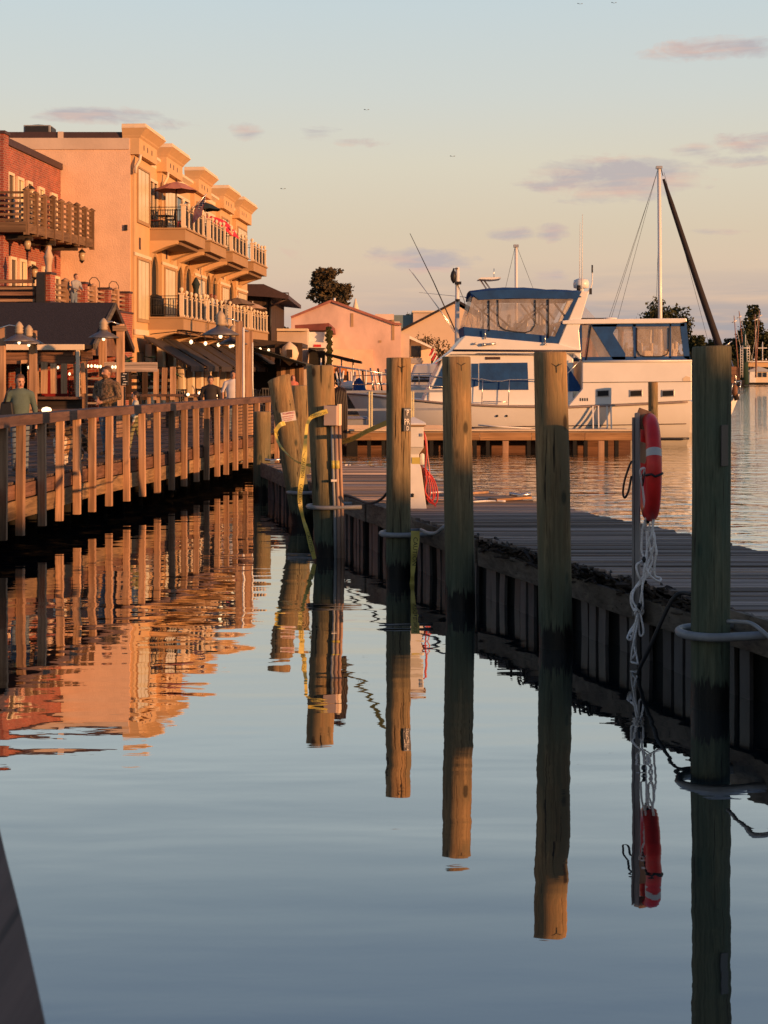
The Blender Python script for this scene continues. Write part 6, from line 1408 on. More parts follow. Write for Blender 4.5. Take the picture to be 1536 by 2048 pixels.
ribbon([(831, 1062, 20.72, 1.25), (830, 1085, 20.70, 1.2), (827, 1120, 20.7, .8), (825, 1150, 20.7, .5), (824, 1172, 20.7, .7), (826, 1192, 20.7, .6)], .10, parent=t4); word(t4, 829.5, 1103, 20.60, 1.62, .085)
# warning placard on the leaning piling
sg = thing('warning_sign', 'small white placard with red lettering nailed to the leaning piling', 'sign', P(577, 833, 28.5))
mb = MB(); mb.box(P(577, 833, 28.52), (.275, .012, .185), (0, -.16, 0)); mb.build('board', SIGNW, sg)
for (b, dy, sz, dx) in (('TOWING', -6.2, .056, .2), ('ENFORCED BY', -.6, .034, -.2), ('OWNER EXPENSE', 3.6, .026, -.8), ('CALL MARINA', 7.4, .026, -1.2)):
    text(b, sz, P(577+dx, 833+dy, 28.50), (R(90), -.16, 0), SIGNR, sg)
# plate with vertical letters on the slim piling
ps = thing('piling_sign', 'dark plate with white letters on the right side of the slim piling', 'sign', P(813, 838, 21.06))
mb = MB(); mb.box(P(814, 839, 21.06), (.13, .012, .335), (0, 0, .72)); mb.build('board', M('plate_grey', (.09, .085, .085), .4), ps)
for (b, py, dx, sz) in (('P', 826, 1.5, .12), ('PR', 844, 0, .12), ('D', 857, 1.5, .09)): text(b, sz, P(814+dx, py, 21.035), (R(90), 0, .72), SIGNW, ps, sx=.8)
mb = MB(); mb.box(P(815, 819.5, 21.045), (.12, .015, .014), (0, 0, .72)); mb.build('top_strip', STEEL, ps)

# ------------------------------------------------------------------ white power pedestal with red cable
pp = thing('power_pedestal', 'white dock power pedestal with pyramid cap behind the slim piling', 'power pedestal', P(828, 1018, 23.6))
cx, cy = PX(827, 23.6), 23.6; u = 23.6/F
def sqloft(prof, m, name, yaw=.0):
    mb = MB(); vs = []
    for h, py in prof:
        for a in range(4):
            an = math.pi/4+a*math.pi/2+yaw; vs.append((cx+h*u*1.4142*math.cos(an), cy+h*u*1.4142*math.sin(an), PZ(py, 23.6)))
    k = len(prof); mb.add(vs, [(i*4+j, i*4+(j+1) % 4, i*4+4+(j+1) % 4, i*4+4+j) for i in range(k-1) for j in range(4)]+[(3, 2, 1, 0), tuple((k-1)*4+j for j in range(4))])
    return mb.build(name, m, pp, bevel=.006)
sqloft([(26, 1019.5), (25, 1012), (15, 935), (11, 925)], WHITEP, 'base'); sqloft([(10.8, 925.5), (10.8, 908), (20, 894), (20, 894)], WHITEP, 'neck'); sqloft([(19.5, 893.5), (19.5, 853)], WHITEP, 'cabinet')
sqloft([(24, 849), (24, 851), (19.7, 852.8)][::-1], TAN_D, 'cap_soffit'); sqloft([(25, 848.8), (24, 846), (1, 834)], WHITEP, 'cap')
mb = MB(); mb.bx(cx-.03, cx+.10, cy-.095, cy-.09, PZ(930, 23.6), PZ(914, 23.6)); mb.build('yellow_label', YEL, pp)
mb = MB(); mb.lathe([(.02, 0), (.026, .05), (.005, .06)], (cx-.02, cy-.205, PZ(992, 23.6)), 8); mb.build('port', BLACK, pp)
mb = MB(); mb.lathe([(.035, 0), (.035, .16), (.01, .18)], P(844.5, 929, 23.6), 8); mb.build('bollard_light', WHITEP, pp)
mb = MB(); mb.bx(cx+.10, cx+.14, cy-.17, cy-.155, PZ(872, 23.6), PZ(866, 23.6)); mb.build('latch', ALU, pp)
rcab = thing('red_cable', 'red shore power cable coiled on the side of the white pedestal', 'cable', P(855, 975, 23.82)); rr = random.Random(9)
mb = MB(); mb.tube(spline([P(*p) for p in ((847, 863, 23.82), (850, 875, 23.77), (853, 905, 23.77), (851, 935, 23.72), (853, 960, 23.72), (851, 985, 23.72), (866, 1005, 23.72), (872, 1014, 23.62))], 6), .013, 6); mb.build('lead', REDC, rcab)
mb = MB(); mb.tube(spline([P(*p) for p in ((848, 865, 23.84), (853, 880, 23.82), (855, 910, 23.82), (859, 940, 23.82), (858, 955, 23.77))], 6), .011, 6); mb.build('lead', M('pink_cable', (.6, .25, .22), .5), rcab)
for k in range(6):
    c = (846+k*3.0, 962+k*3); rx, ry = 4+k*1.6, 30+rr.uniform(-4, 6); tlt = .12+.03*k
    mb = MB(); mb.tube([P(c[0]+rx*math.cos(a)+ry*math.sin(a)*tlt, c[1]+ry*math.sin(a)-rx*math.cos(a)*.3, 23.74+.015*k) for a in [2*math.pi*i/24 for i in range(24)]], .013, 6, closed=True); mb.build('coil', REDC if k > 1 else M('maroon_cable', (.16, .03, .03), .5) if 'maroon_cable' not in MATS else MATS['maroon_cable'], rcab)
for k in range(4):
    mb = MB(); mb.tube(spline([P(835+k, 928+k, 23.87), P(841+k*2, 950, 23.80), P(846+k*2, 985, 23.78), P(846+k*3, 1000+k*3, 23.82)], 5), .018, 6); mb.build('dark_coil', MATS['hose_dark'], rcab)
mb = MB(); mb.tube(spline([P(*p) for p in ((834, 981, 23.77), (826, 995, 23.72), (818, 1003, 23.72))], 5), .006, 5); mb.tube(spline([P(*p) for p in ((836, 980, 23.77), (840, 1000, 23.67), (848, 1015, 23.62), (868, 1020, 23.42))], 5), .008, 5); mb.build('thin_wire', BLACK, rcab)
for (x0, y0, x1, y1, Yq, lab) in ((690, 928, 700, 930, 34, 'small white scraps on the far dock corner'), (860, 985, 898, 988, 26.2, 'pale rope lying across the dock planks behind the red cable'), (945, 1010, 1012, 1003, 24.4, 'pale cord lying on the dock planks')):
    a, b = P(x0, y0, Yq), P(x1, y1, Yq); mb = MB(); mb.tube(spline([Vector((a.x, a.y, .82)), Vector((lerp(a.x, b.x, .5), a.y+.15, .82)), Vector((b.x, b.y+.1, .82))], 5), .016, 6); tag(mb.build('deck_rope', ROPE), lab, 'rope')
# cleats
for (px, py, Yq) in ((545, 927, 34.9), (1040, 1001, 25.0)):
    k = thing('dock_cleat', 'pale metal cleat on the far left dock corner' if px < 600 else 'pale metal cleat by the loose orange board', 'cleat', (PX(px, Yq), Yq, .80))
    c = Vector((PX(px, Yq), Yq, .80)); mb = MB(); mb.tube([c+Vector((-.18, 0, .10)), c+Vector((0, 0, .075)), c+Vector((.18, 0, .10))], .03, 8); mb.build('horn_bar', STEEL, k); mb = MB(); mb.box(c+Vector((0, 0, .04)), (.1, .07, .08)); mb.build('foot', STEEL, k)

# ------------------------------------------------------------------ restaurant terrace clutter: back rail, tables, planter, plants
br = thing('terrace_rail', 'dark inner terrace rail with orange lit pickets behind the boardwalk', 'railing', (-6.5, 48, DZ)); Y = 48.0
mb = MB(); mb.bx(PX(255, Y), PX(440, Y), Y-.15, Y+.15, 2.17, 2.25); mb.build('cap_rail', RAILW, br)
x = PX(258, Y); rr = random.Random(2)
while x < PX(438, Y):
    mb = MB(); mb.bx(x, x+.10, Y-.05, Y+.05, DZ, 2.17); mb.build('picket', WOOD_Z if rr.random() < .8 else DARKWZ, br); x += .30
for i, (px0, px1, Y, lab) in enumerate(((60, 165, 40.5, 'long dark picnic table behind the woman in green'), (105, 205, 37.2, 'dark picnic table just behind the railing between woman and man'))):
    t = thing('picnic_table', lab, 'table', (PX((px0+px1)/2, Y), Y, DZ)); xa, xb = PX(px0, Y), PX(px1, Y)
    for k in range(4):
        mb = MB(); mb.bx(xa, xb, Y+k*.19, Y+k*.19+.17, DZ+.74, DZ+.79); mb.build('top_board', SIDING, t)
    for yy in (Y-.55, Y+1.05):
        mb = MB(); mb.bx(xa, xb, yy, yy+.28, DZ+.42, DZ+.47); mb.build('bench_board', SIDING, t)
    for x in (xa+.15, xb-.25):
        mb = MB(); mb.bar((x, Y-.4, DZ), (x, Y+.2, DZ+.74), .09, .09); mb.build('leg', DARKWZ, t); mb = MB(); mb.bar((x+.1, Y+1.2, DZ), (x+.1, Y+.5, DZ+.74), .09, .09); mb.build('leg', DARKWZ, t)
gl = thing('table_lamp', 'glowing white round lamp on the table between woman and man', 'lamp', (PX(93, 36.2), 37.3, DZ+.8))
mb = MB(); c = P(93, 820, 36.2); mb.lathe([(.03, -.09), (.10, -.06), (.125, 0), (.10, .05), (.02, .075)], c, 14); mb.build('globe', LAMPE, gl); mb = MB(); mb.lathe([(.06, -.14), (.05, -.09)], c, 10); mb.build('stand', IRON, gl)
pf = thing('planter_screen', 'rustic slatted planter screen with dark gaps in front of the brown awnings', 'fence', (PX(300, 50), 50, DZ)); Y = 50
for px in (257, 290, 312, 328, 346):
    mb = MB(); mb.bar(P(px, 800, Y), P(px+rr.uniform(-2, 2), 735+rr.uniform(-3, 3), Y), .17, .14, up=(0, 1, 0)); mb.build('post', WOOD_Z if px > 300 else DARKWZ, pf)
for k in range(4):
    mb = MB(); mb.bar(P(252, 742+k*13, Y+.1), P(350, 741+k*13, Y+.1), .05, .12); mb.build('slat', WOOD_X if k == 0 else DARKW, pf)
ee = thing('elephant_ear_plant', 'leafy green plant with big leaves above the planter screen', 'plant', P(285, 770, 50.6)); rr = random.Random(8)
for k in range(26):
    a = rr.uniform(0, 6.28); q = rr.uniform(.15, 1.0); c = P(284, 742, 50.6)+Vector((math.cos(a)*q*.95, math.sin(a)*q*.5, rr.uniform(-.35, .5)))
    d = Vector((math.cos(a), math.sin(a)*.6-.3, rr.uniform(-.7, .2))).normalized(); s_ = d.cross(Vector((0, 0, 1))).normalized(); L_ = rr.uniform(.35, .65); w_ = L_*.42; up = s_.cross(d)
    mb = MB(); vs = [c, c+d*L_*.25+s_*w_*.8+up*.04, c+d*L_*.6+s_*w_*.6+up*.02, c+d*L_, c+d*L_*.6-s_*w_*.6+up*.02, c+d*L_*.25-s_*w_*.8+up*.04, c+d*L_*.5-up*.03]
    mb.add(vs, [(0, 1, 6), (1, 2, 6), (2, 3, 6), (3, 4, 6), (4, 5, 6), (5, 0, 6)], 0, True); mb.build('leaf', LEAFG, ee, fixn=False)
mb = MB()
for k in range(9): mb.tube([P(284, 780, 50.6), P(284+rr.uniform(-14, 14), 735, 50.6)], .02, 5)
mb.build('stems', LEAFG, ee, kind='stuff')
mn = thing('menu_stand', 'grey menu board with white writing beside the man in camouflage', 'menu board', P(249, 800, 40.0))
mb = MB(); c = P(249, 758, 40.0); mb.box(c, (.21, .05, .36)); mb.build('board', BLACK, mn, bevel=.01); mb = MB(); mb.box(Vector((c.x, c.y, (c.z-.2+DZ)/2)), (.05, .05, c.z-.2-DZ)); mb.build('stand', IRON, mn)
mb = MB()
for k in range(5): mb.box(c+Vector((rr.uniform(-.03, .03), -.027, .14-k*.07)), (rr.uniform(.06, .12), .004, .018))
mb.build('writing', SIGNW, mn, kind='stuff')
# dark chairs and tables set out under the awnings
ch0 = None
for i, (px, Y, yaw) in enumerate([(352, 54, .4), (372, 56, 2.6), (392, 57, -.6), (408, 60, 1.7), (440, 58, .2), (455, 62, 2.2), (500, 54, -.4), (520, 56, 1.2), (540, 60, .3), (510, 64, 2.0)]):
    lab = 'dark patio chair set out on the terrace under the awnings'
    if ch0 is None: ch0 = chair(lab, (PX(px, Y), Y, 1.2), 0, grp='dark patio chairs under the awnings', name='patio_chair'); c = ch0
    else: c = copy_tree(ch0)
    c.location = (PX(px, Y), Y, 1.2); c.rotation_euler = (0, 0, yaw); c.scale = (1.15, 1.15, 1.15)
tb0 = None
for i, (px, Y) in enumerate([(362, 55), (398, 58.5), (447, 60), (530, 58)]):
    if tb0 is None:
        tb0 = thing('patio_table', 'dark square patio table between the patio chairs', 'table', (0, 0, 0), 'dark patio tables under the awnings')
        mb = MB(); mb.box((0, 0, .74), (1.0, .9, .05)); mb.build('tabletop', DARKW, tb0); mb = MB(); mb.lathe([(.3, 0), (.05, .05), (.05, .70), (.2, .72)], (0, 0, 0), 10); mb.build('pedestal', IRON, tb0); c = tb0
    else: c = copy_tree(tb0)
    c.location = (PX(px, Y), Y, 1.2)
for i, (px, py, Y) in enumerate([(432, 791, 47.8), (376, 789, 47.8), (399, 786, 47.8), (545, 780, 50)]):
    mb = MB(); mb.lathe([(.01, -.05), (.05, -.02), (.05, .02), (.01, .05)], P(px, py, Y), 8)
    tag(mb.build('candle_light', LAMPE), 'small white glowing table light on the terrace rail', 'light', 'table lights on the terrace')
# ------------------------------------------------------------------ people and dogs: one continuous surface each
def surface_nets(val, org, h):
    s = val < 0; nx, ny, nz = val.shape
    acc = np.zeros((nx-1, ny-1, nz-1, 3)); cnt = np.zeros((nx-1, ny-1, nz-1))
    C8 = [(i, j, k) for i in (0, 1) for j in (0, 1) for k in (0, 1)]
    def sub(a, c): return a[c[0]:nx-1+c[0], c[1]:ny-1+c[1], c[2]:nz-1+c[2]]
    for a in C8:
        for ax in range(3):
            if a[ax] == 0:
                b = list(a); b[ax] = 1; va, vb = sub(val, a), sub(val, b); m = (va < 0) != (vb < 0)
                t = np.where(m, va/np.where(m, va-vb, 1), 0); p = np.zeros(acc.shape); p[..., 0] = a[0]; p[..., 1] = a[1]; p[..., 2] = a[2]; p[..., ax] += t
                acc += p*m[..., None]; cnt += m
    on = cnt > 0; idx = -np.ones(cnt.shape, int); idx[on] = np.arange(on.sum()); cell = np.argwhere(on)
    V = (cell+acc[on]/cnt[on][:, None])*h+np.array(org); Q = []
    for ax in range(3):
        a, b = [(1, 2), (2, 0), (0, 1)][ax]
        e = np.take(s, range(0, s.shape[ax]-1), ax) != np.take(s, range(1, s.shape[ax]), ax); sg = np.take(s, range(0, s.shape[ax]-1), ax)
        pts = np.argwhere(e)
        ok = (pts[:, a] > 0) & (pts[:, b] > 0) & (pts[:, a] < val.shape[a]-1) & (pts[:, b] < val.shape[b]-1); pts = pts[ok]; f = sg[tuple(pts.T)]
        def g(da, db):
            q = pts.copy(); q[:, a] -= da; q[:, b] -= db; return idx[tuple(q.T)]
        quad = np.stack([g(1, 1), g(0, 1), g(0, 0), g(1, 0)], 1); quad[~f] = quad[~f][:, ::-1]; Q.append(quad)
    return V, np.concatenate(Q)
def d_cap(p, a, b, ra, rb, sy=1.0):
    a, b = np.array(a, float), np.array(b, float); q = p.copy(); 
    if sy != 1.0: c = (a+b)/2; q = q.copy(); q[..., 1] = c[1]+(q[..., 1]-c[1])/sy
    ab = b-a; t = np.clip(((q-a)@ab)/max(1e-9, ab@ab), 0, 1); return np.linalg.norm(q-a-t[..., None]*ab, axis=-1)-(ra+(rb-ra)*t)
def d_ell(p, c, r):
    r = np.array(r, float); q = (p-np.array(c)); k = np.linalg.norm(q/r, axis=-1); return (k-1)*r.min()*np.where(k > 1, 1.0, 1.0)*(1+0*k)
def eval_prim(pr, p):
    if pr[0] == 'cap': return d_cap(p, *pr[1])
    if pr[0] == 'ell': return d_ell(p, *pr[1])
    if pr[0] == 'hair':
        c, r, yc, zc = pr[1]; return np.maximum(d_ell(p, c, r), -np.maximum(p[..., 1]-yc, p[..., 2]-zc))
def sdf_mesh(name, prims, mats, h, parent, loc, heading, pad=.06):
    lo = np.array([1e9]*3); hi = -lo
    for pr in prims:
        for q in (pr[1][0], pr[1][1] if pr[0] == 'cap' else pr[1][0]):
            r = max(pr[1][2], pr[1][3]) if pr[0] == 'cap' else max(pr[1][1]); lo = np.minimum(lo, np.array(q)-r); hi = np.maximum(hi, np.array(q)+r)
    lo -= pad; hi += pad; n = np.ceil((hi-lo)/h).astype(int)+1
    ax = [lo[i]+h*np.arange(n[i]) for i in range(3)]; Pg = np.stack(np.meshgrid(*ax, indexing='ij'), -1); V = np.full(n, 1.0)
    for pr in prims:
        k = pr[3]; m = .05+k
        q0 = np.minimum(np.array(pr[1][0]), np.array(pr[1][1] if pr[0] == 'cap' else pr[1][0])); q1 = np.maximum(np.array(pr[1][0]), np.array(pr[1][1] if pr[0] == 'cap' else pr[1][0])); r = max(pr[1][2], pr[1][3]) if pr[0] == 'cap' else max(pr[1][1])
        a = np.maximum(0, np.floor((q0-r-m-lo)/h).astype(int)); b = np.minimum(n, np.ceil((q1+r+m-lo)/h).astype(int)+1); sl = tuple(slice(a[i], b[i]) for i in range(3))
        d = eval_prim(pr, Pg[sl]); c = V[sl]; t = np.clip(.5+.5*(c-d)/k, 0, 1); V[sl] = c+(d-c)*t-k*t*(1-t)
    vs, fs = surface_nets(V, lo, h)
    D = np.stack([eval_prim(pr, vs)-pr[4] for pr in prims], 0); lab = np.array([pr[2] for pr in prims])[D.argmin(0)]
    names = list(mats); me = bpy.data.meshes.new(name); me.from_pydata(vs.tolist(), [], fs.tolist())
    for k in names: me.materials.append(mats[k])
    li = {k: i for i, k in enumerate(names)}; vi = np.array([li[l] for l in lab]); fm = vi[fs]; fm = np.where(fm[:, 0] == fm[:, 2], fm[:, 0], np.where(fm[:, 1] == fm[:, 3], fm[:, 1], fm[:, 0]))
    me.polygons.foreach_set('material_index', fm.astype(np.int32)); me.polygons.foreach_set('use_smooth', [True]*len(fs))
    o = bpy.data.objects.new(name, me); COL.objects.link(o); o.parent = parent; return o
SKIN = M('skin', (.48, .26, .18), .55, .06, 8); SKIN2 = M('skin_tan', (.40, .21, .14), .55, .06, 8); LIP = M('lips', (.36, .12, .10), .5); EYE_ = M('eye_dark', (.03, .02, .02), .3)
HAIRD = M('hair_dark', (.025, .015, .012), .6, .3, 20); HAIRB = M('hair_brown', (.09, .045, .025), .6, .3, 20); HAIRR = M('hair_ginger', (.32, .09, .06), .6, .3, 20); HAIRL = M('hair_light', (.22, .13, .07), .6, .25, 20)
TEAL = M('teal_sweater', (.085, .125, .115), .9, .10, 10, bump=.004); JEANS = M('blue_jeans', (.13, .17, .23), .85, .25, 5); NAVYJ = M('dark_jacket', (.022, .017, .018), .8, .2, 5); WSHIRT = M('white_shirt', (.62, .58, .60), .85, .06, 6)
OLIVE = M('olive_trousers', (.20, .19, .10), .85, .12, 6); PALE = M('pale_top', (.46, .48, .45), .85, .08, 6); SHOE = M('dark_shoe', (.03, .028, .03), .6); GREYT = M('grey_shirt', (.30, .30, .31), .85)
def camo():
    m, n, p, out = new_mat('camouflage_cloth'); oc = n.new('ShaderNodeTexCoord').outputs['Object']
    a = n.noise(n.mapping(oc, scale=(1, 1, .8)), 15, 3, .6, 1.2); b = n.noise(n.mapping(oc, loc=(4, 2, 1), scale=(1, 1, .7)), 21, 3, .6, 1.0)
    c = n.mix(n.rng(a, .50, .53), (.15, .088, .05, 1), (.055, .045, .03, 1)); c = n.mix(n.rng(b, .55, .58), c, (.22, .15, .095, 1)); c = n.mix(n.rng(b, .40, .38), c, (.022, .018, .014, 1))
    n.l.new(c, p.inputs['Base Color']); p.inputs['Roughness'].default_value = .9; return m
CAMO = camo()
def person(label, loc, heading, H, mats, hair='short', beard=False, armR=None, armL=None, stride=.0, head_yaw=0, head_down=0.0, h=.016, long_sleeve=True, sit=False, width=1.0, bulk=1.0, lean=0.0):
    """local frame: faces -Y, x is to the viewer's right when facing the camera; heights for a 1.75 m figure, then scaled"""
    T = thing('person', label, 'person', loc); T.rotation_euler = (0, 0, heading); s = H/1.75; T.scale = (s, s, s)
    pr = []
    def cap(a, b, ra, rb, l, k=.03, sy=1.0, bias=0): pr.append(('cap', (a, b, ra, rb, sy), l, k, bias))
    def ell(c, r, l, k=.02, bias=0): pr.append(('ell', (c, r), l, k, bias))
    w_ = width; zb = -.48 if sit else 0
    def Z(z): return z+zb
    ly = lean
    cap((0, 0, Z(.98)), (0, 0, Z(1.06)), .150*w_, .145*w_, 'trouser', .03, .72)
    cap((0, 0, Z(1.05)), (0, -ly*.5, Z(1.20)), .148*w_*bulk, .150*w_*bulk, 'top', .04, .74); cap((0, -ly*.5, Z(1.20)), (0, -ly, Z(1.37)), .158*w_*bulk, .150*w_, 'top', .04, .72)
    cap((-.135*w_, .005-ly, Z(1.415)), (.135*w_, .005-ly, Z(1.415)), .068, .068, 'top', .05)
    cap((0, .01-ly, Z(1.44)), (0, -.005-ly, Z(1.56)), .056, .052, 'skin', .02)
    ell((0, .01-ly, Z(1.475)), (.075, .07, .03), 'top', .02)
    # head, with its turn and tilt
    cyw, syw = math.cos(head_yaw), math.sin(head_yaw); hc = np.array((0, -.012-ly, Z(1.64)))
    def hp(x, y, z):
        y2 = y*math.cos(head_down)+z*math.sin(head_down)*-1; z2 = z*math.cos(head_down)+y*math.sin(head_down)
        return tuple(hc+np.array((x*cyw-y2*syw, x*syw+y2*cyw, z2-.02*abs(math.sin(head_down)))))
    ell(hp(0, .005, .01), (.077, .094, .112), 'skin', .02); ell(hp(0, -.035, -.055), (.054, .055, .062), 'skin', .03)
    cap(hp(0, -.088, .012), hp(0, -.112, -.022), .010, .015, 'skin', .012)
    for sx_ in (-1, 1):
        ell(hp(.079*sx_, .012, -.008), (.014, .022, .032), 'skin', .008); ell(hp(.031*sx_, -.083, .016), (.012, .010, .006), 'eye', .004, .002)
        cap(hp(.015*sx_, -.094, .036), hp(.046*sx_, -.086, .038), .005, .004, 'hair', .006, 1, .001)
    cap(hp(-.022, -.090, -.060), hp(.022, -.090, -.060), .006, .006, 'lip', .006, 1, .001)
    hcn = hp(0, .022, .038); pr.append(('hair', (hcn, (.086, .094, .094), hcn[1]-.045 if abs(head_yaw) < .5 else hcn[1]-.2, hcn[2]+.020), 'hair', .012, .006))
    ell(hp(0, .055, -.005), (.074, .055, .075), 'hair', .02)
    if hair == 'tail':
        cap(hp(0, .10, .03), hp(0, .15, -.02), .035, .045, 'hair', .02); cap(hp(0, .15, -.02), hp(0, .16, -.17), .04, .018, 'hair', .02)
    if hair == 'long':
        for sx_ in (-1, 1): cap(hp(.07*sx_, .02, .02), hp(.085*sx_, .03, -.16), .035, .03, 'hair', .02)
        cap(hp(0, .07, 0), hp(0, .08, -.2), .07, .06, 'hair', .03)
    if hair == 'bun': ell(hp(0, .11, .05), (.045, .045, .045), 'hair', .015)
    if beard: ell(hp(0, -.042, -.072), (.056, .055, .050), 'hair', .012, .002); 
    # arms: shoulder, elbow, wrist
    for sx_, arm in ((-1, armR), (1, armL)):
        sh = np.array((.185*w_*sx_, .005-ly, Z(1.40))); e, wr = arm or ((.235*w_*sx_, .03, Z(1.14)), (.235*w_*sx_, -.05, Z(.90)))
        e, wr = np.array(e, float), np.array(wr, float); rs = .056 if long_sleeve else .058
        cap(tuple(sh), tuple(e), .062*bulk, .050*bulk, 'top', .03); 
        if not long_sleeve: cap(tuple(e*.75+sh*.25), tuple(e), .043, .041, 'skin', .02, 1, .004)
        cap(tuple(e), tuple(wr), .048 if long_sleeve else .042, .036 if long_sleeve else .030, 'top' if long_sleeve else 'skin', .02)
        d = (wr-e)/np.linalg.norm(wr-e); up = np.array((0, 0, 1.)) if abs(d[2]) < .8 else np.array((0, -1., 0)); sd_ = np.cross(d, up); sd_ /= np.linalg.norm(sd_)
        pc = wr+d*.045; cap(tuple(wr), tuple(wr+d*.075), .028, .032, 'skin', .015)
        cv_ = np.array((-.35*sx_, -.5, 0.)) if abs(d[2]) > .8 else np.array((0, -.2, -.7))
        for i, (o_, L_) in enumerate(((-.028, .062), (-.009, .074), (.010, .070), (.028, .054))):
            b0_ = wr+d*.085+sd_*o_; b1_ = b0_+(d*.9+cv_*.3)*L_*.55; b2_ = b1_+(d*.6+cv_*.75)*L_*.5
            cap(tuple(b0_), tuple(b1_), .0115, .0105, 'skin', .005); cap(tuple(b1_), tuple(b2_), .0105, .009, 'skin', .005)
        tb_0 = wr+d*.03-sd_*.026*sx_; tb1 = tb_0+(d*.6-sd_*.55*sx_)*.045; cap(tuple(tb_0), tuple(tb1), .014, .012, 'skin', .008); cap(tuple(tb1), tuple(tb1+(d*.85+cv_*.3)*.032), .012, .009, 'skin', .006)
    # legs
    for sx_ in (-1, 1):
        st_ = stride*sx_; hip = (.082*w_*sx_, 0, Z(.94))
        if sit: kn = (.10*sx_, -.44, Z(.94)); an = (.10*sx_, -.46, Z(.52))
        else: kn = (.088*w_*sx_, -.02-st_*.5, .51); an = (.090*w_*sx_, .02-st_*(1.0 if st_ > 0 else 1.15), .085+(.05 if st_ < 0 else 0))
        cap(hip, kn, .088*w_, .062, 'trouser', .03); cap(kn, an, .060, .047, 'trouser', .02)
        az_ = an[2]; cap((an[0], an[1]+.035, az_-.045), (an[0]+.012*sx_, an[1]-.15, az_-.055), .036, .034, 'shoe', .02); cap((an[0], an[1]+.02, az_-.02), an, .042, .044, 'shoe', .02)
    m2 = dict(skin=SKIN, lip=LIP, eye=EYE_, hair=HAIRB, top=TEAL, trouser=JEANS, shoe=SHOE); m2.update(mats)
    sdf_mesh('body', pr, m2, h, T, loc, heading); return T
def stand(px, Y): return (PX(px, Y), Y, DZ)
W1 = person('woman in a teal sweater and jeans looking down, dark bag on her shoulder', stand(40, 26.4), .30, 1.76, dict(top=TEAL, hair=HAIRB), hair='bun', stride=.10, head_yaw=.25, head_down=.38, h=.0125, armR=((-.27, .04, 1.16), (-.22, -.12, .98)), armL=((.26, .05, 1.15), (.28, -.03, .92)), width=1.02)
bag = thing('shoulder_bag', 'dark leather shoulder bag of the woman in teal', 'bag', (PX(12, 26.25), 26.25, 2.0))
mb = MB(); c = P(14, 817, 26.2); mb.hexa([c+Vector(p) for p in ((-.14, -.06, -.16), (.14, -.06, -.16), (.14, .06, -.16), (-.14, .06, -.16), (-.10, -.04, .12), (.10, -.04, .12), (.10, .04, .12), (-.10, .04, .12))]); mb.build('pouch', BLACK, bag, bevel=.03)
mb = MB(); mb.tube(spline([P(10, 806, 26.15), P(14, 785, 26.1), P(22, 775, 26.2), P(23, 776, 26.4)], 5), .018, 6); mb.build('strap', BLACK, bag)
M1 = person('bearded man in a camouflage hooded top leaning towards the railing', stand(216, 31.4), -.42, 1.92, dict(top=CAMO, hair=HAIRB, skin=SKIN2), beard=True, head_yaw=-.30, h=.0125, armR=((-.27, -.04, 1.18), (-.08, -.24, 1.12)), armL=((.28, -.03, 1.17), (.06, -.25, 1.08)), width=1.16, bulk=1.12, lean=.04, stride=.05)
C1 = person('child in a pale top and olive trousers walking left', stand(271, 33.6), -1.45, 1.36, dict(top=PALE, trouser=OLIVE, hair=HAIRD), hair='tail', stride=.20, h=.016, armR=((-.22, .06, 1.2), (-.22, -.10, 1.05)), width=.9)
W2 = person('woman in a black zipped jacket with tied dark hair looking down', stand(421, 40.2), .1, 1.70, dict(top=NAVYJ, hair=HAIRD, trouser=NAVYJ, skin=SKIN2), hair='tail', head_down=.35, h=.017, armR=((-.28, .05, 1.16), (-.20, -.1, .95)), armL=((.27, .05, 1.15), (.18, -.12, .95)), width=1.08)
M2 = person('man in a white short sleeved shirt beside the tall conduit post', stand(466, 44.5), .15, 1.84, dict(top=WSHIRT, hair=HAIRD, skin=SKIN2), long_sleeve=False, h=.017, width=1.12, bulk=1.1, armR=((-.29, .05, 1.16), (-.29, -.06, .92)), armL=((.30, .05, 1.16), (.33, -.02, .92)))
M3 = person('person in grey leaning on the brick terrace rail', (PX(141, 58.6), 59.2, TZ), .9, 1.74, dict(top=GREYT, hair=HAIRB), h=.024, armR=((-.2, -.22, 1.2), (-.1, -.42, 1.10)), armL=((.2, -.22, 1.2), (.1, -.42, 1.12)), lean=.14)
W3 = person('ginger haired person seen over the leaning piling top', (PX(586, 62), 62, 1.2), .2, 1.62, dict(top=M('coral_top', (.5, .16, .12), .85), hair=HAIRR), hair='long', h=.026)
M4 = person('person in dark clothes sitting behind the hose bundle', (PX(677, 76), 76, 1.92+.0), .4, 1.75, dict(top=NAVYJ, hair=HAIRR, trouser=NAVYJ), h=.028, sit=True)
for (t, n, lab, m_) in ((15.2, .8, 'seated diner in a pale top on the first floor balcony, nearer one', PALE), (16.3, .8, 'seated diner in white on the first floor balcony, farther one', WSHIRT)):
    person(lab, tuple(fp(t, n, 5.63)), 1.0, 1.72, dict(top=m_, hair=HAIRR), h=.032)
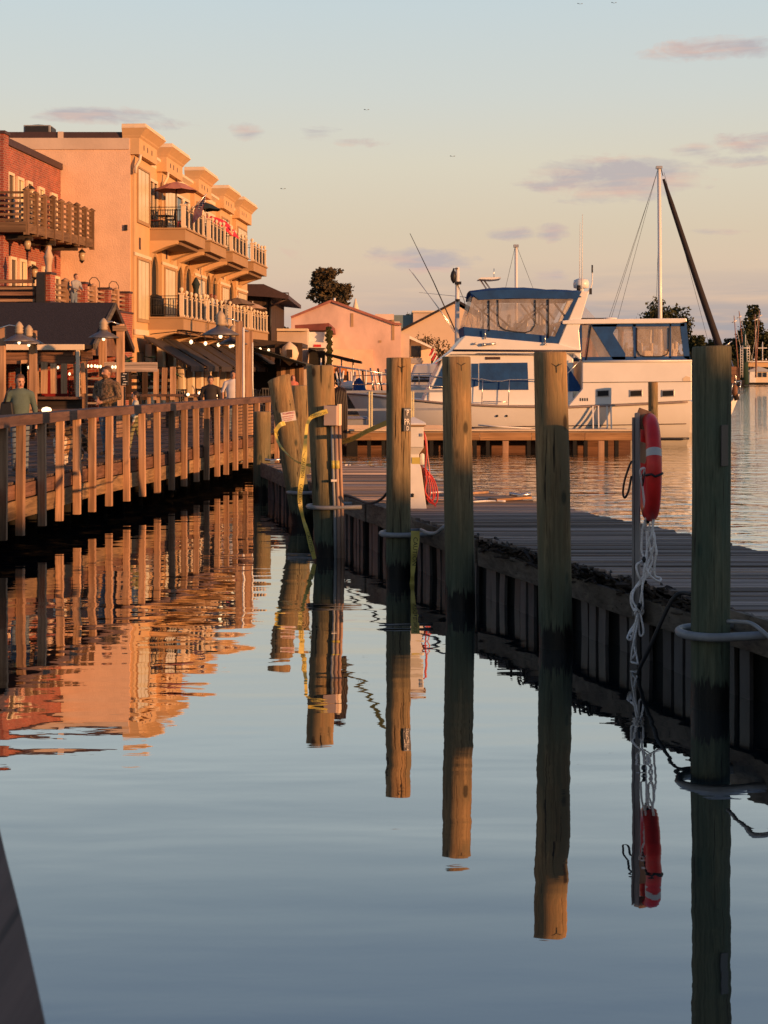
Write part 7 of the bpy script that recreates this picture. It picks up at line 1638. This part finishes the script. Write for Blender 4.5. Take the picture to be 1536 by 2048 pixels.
def dog(label, loc, heading, s, coat, chest, h=.014):
    T = thing('dog', label, 'dog', loc, 'dogs on the boardwalk'); T.rotation_euler = (0, 0, heading); T.scale = (s, s, s); pr = []
    def cap(a, b, ra, rb, l, k=.03, sy=1.0, bias=0): pr.append(('cap', (a, b, ra, rb, sy), l, k, bias))
    def ell(c, r, l, k=.02, bias=0): pr.append(('ell', (c, r), l, k, bias))
    cap((0, -.18, .44), (0, .22, .46), .135, .105, 'coat', .05); ell((0, -.22, .42), (.12, .12, .17), 'chest', .04, .004); cap((0, .05, .40), (0, .25, .45), .11, .10, 'coat', .04)
    cap((0, -.26, .50), (0, -.33, .62), .095, .08, 'coat', .04); ell((0, -.36, .68), (.078, .092, .078), 'coat', .03); cap((0, -.42, .665), (0, -.52, .645), .045, .034, 'chest', .02); ell((0, -.552, .655), (.018, .014, .014), 'nose', .006, .004)
    for q in (-1, 1):
        cap((.06*q, -.33, .735), (.085*q, -.32, .80), .030, .012, 'coat', .015); ell((.034*q, -.435, .70), (.011, .01, .011), 'nose', .004, .004)
        cap((.085*q, -.22, .40), (.085*q, -.20, .22), .055, .036, 'coat', .03); cap((.085*q, -.20, .22), (.085*q, -.22, .06), .034, .028, 'chest', .02); ell((.085*q, -.245, .03), (.034, .05, .028), 'chest', .015)
        cap((.085*q, .22, .42), (.095*q, .17, .26), .085, .05, 'coat', .03); cap((.095*q, .17, .26), (.09*q, .30, .17), .045, .03, 'coat', .02); cap((.09*q, .30, .17), (.09*q, .27, .05), .028, .026, 'chest', .02); ell((.09*q, .245, .028), (.032, .05, .026), 'chest', .015)
    cap((0, .30, .50), (0, .44, .62), .03, .05, 'coat', .03); cap((0, .44, .62), (0, .40, .76), .05, .03, 'coat', .03)
    sdf_mesh('body', pr, dict(coat=coat, chest=chest, nose=BLACK), h, T, loc, heading); return T
dog('fluffy tan dog with white legs behind the railing posts', stand(122, 29.0), .15, 1.02, M('dog_tan', (.34, .19, .10), .95, .25, 22, bump=.012), M('dog_white', (.58, .50, .42), .95, .1, 20))
dog('dark brown dog beside the tan dog, partly hidden by a post', stand(154, 30.0), -.5, .95, M('dog_dark', (.07, .05, .035), .95, .3, 20, bump=.01), M('dog_grey', (.16, .13, .11), .95, .2, 20))
ls_ = MB(); ls_.tube(spline([P(127, 872, 28.6), P(150, 868, 29.5), P(180, 852, 30.8)], 6), .008, 5); tag(ls_.build('dog_leash', BLACK), 'thin dark leash from the dogs up to the man', 'leash')
# a few birds far off in the sky
for i, (px, py) in enumerate(((1160, 8), (1228, 6), (733, 220), (905, 313), (566, 378))):
    c = P(px, py, 220); m = MB(); m.add([c+Vector(p) for p in ((0, .1, 0), (.32, .05, .14), (.42, .12, .05), (.04, -.12, -.03), (-.32, .05, .16), (-.42, .12, .06), (0, .3, -.04))], [(0, 1, 2, 3), (0, 4, 5, 3), (0, 3, 6)])
    tag(m.build('flying_bird', BLACK, fixn=False), 'tiny dark bird flying far off in the sky', 'bird', 'birds in the sky')
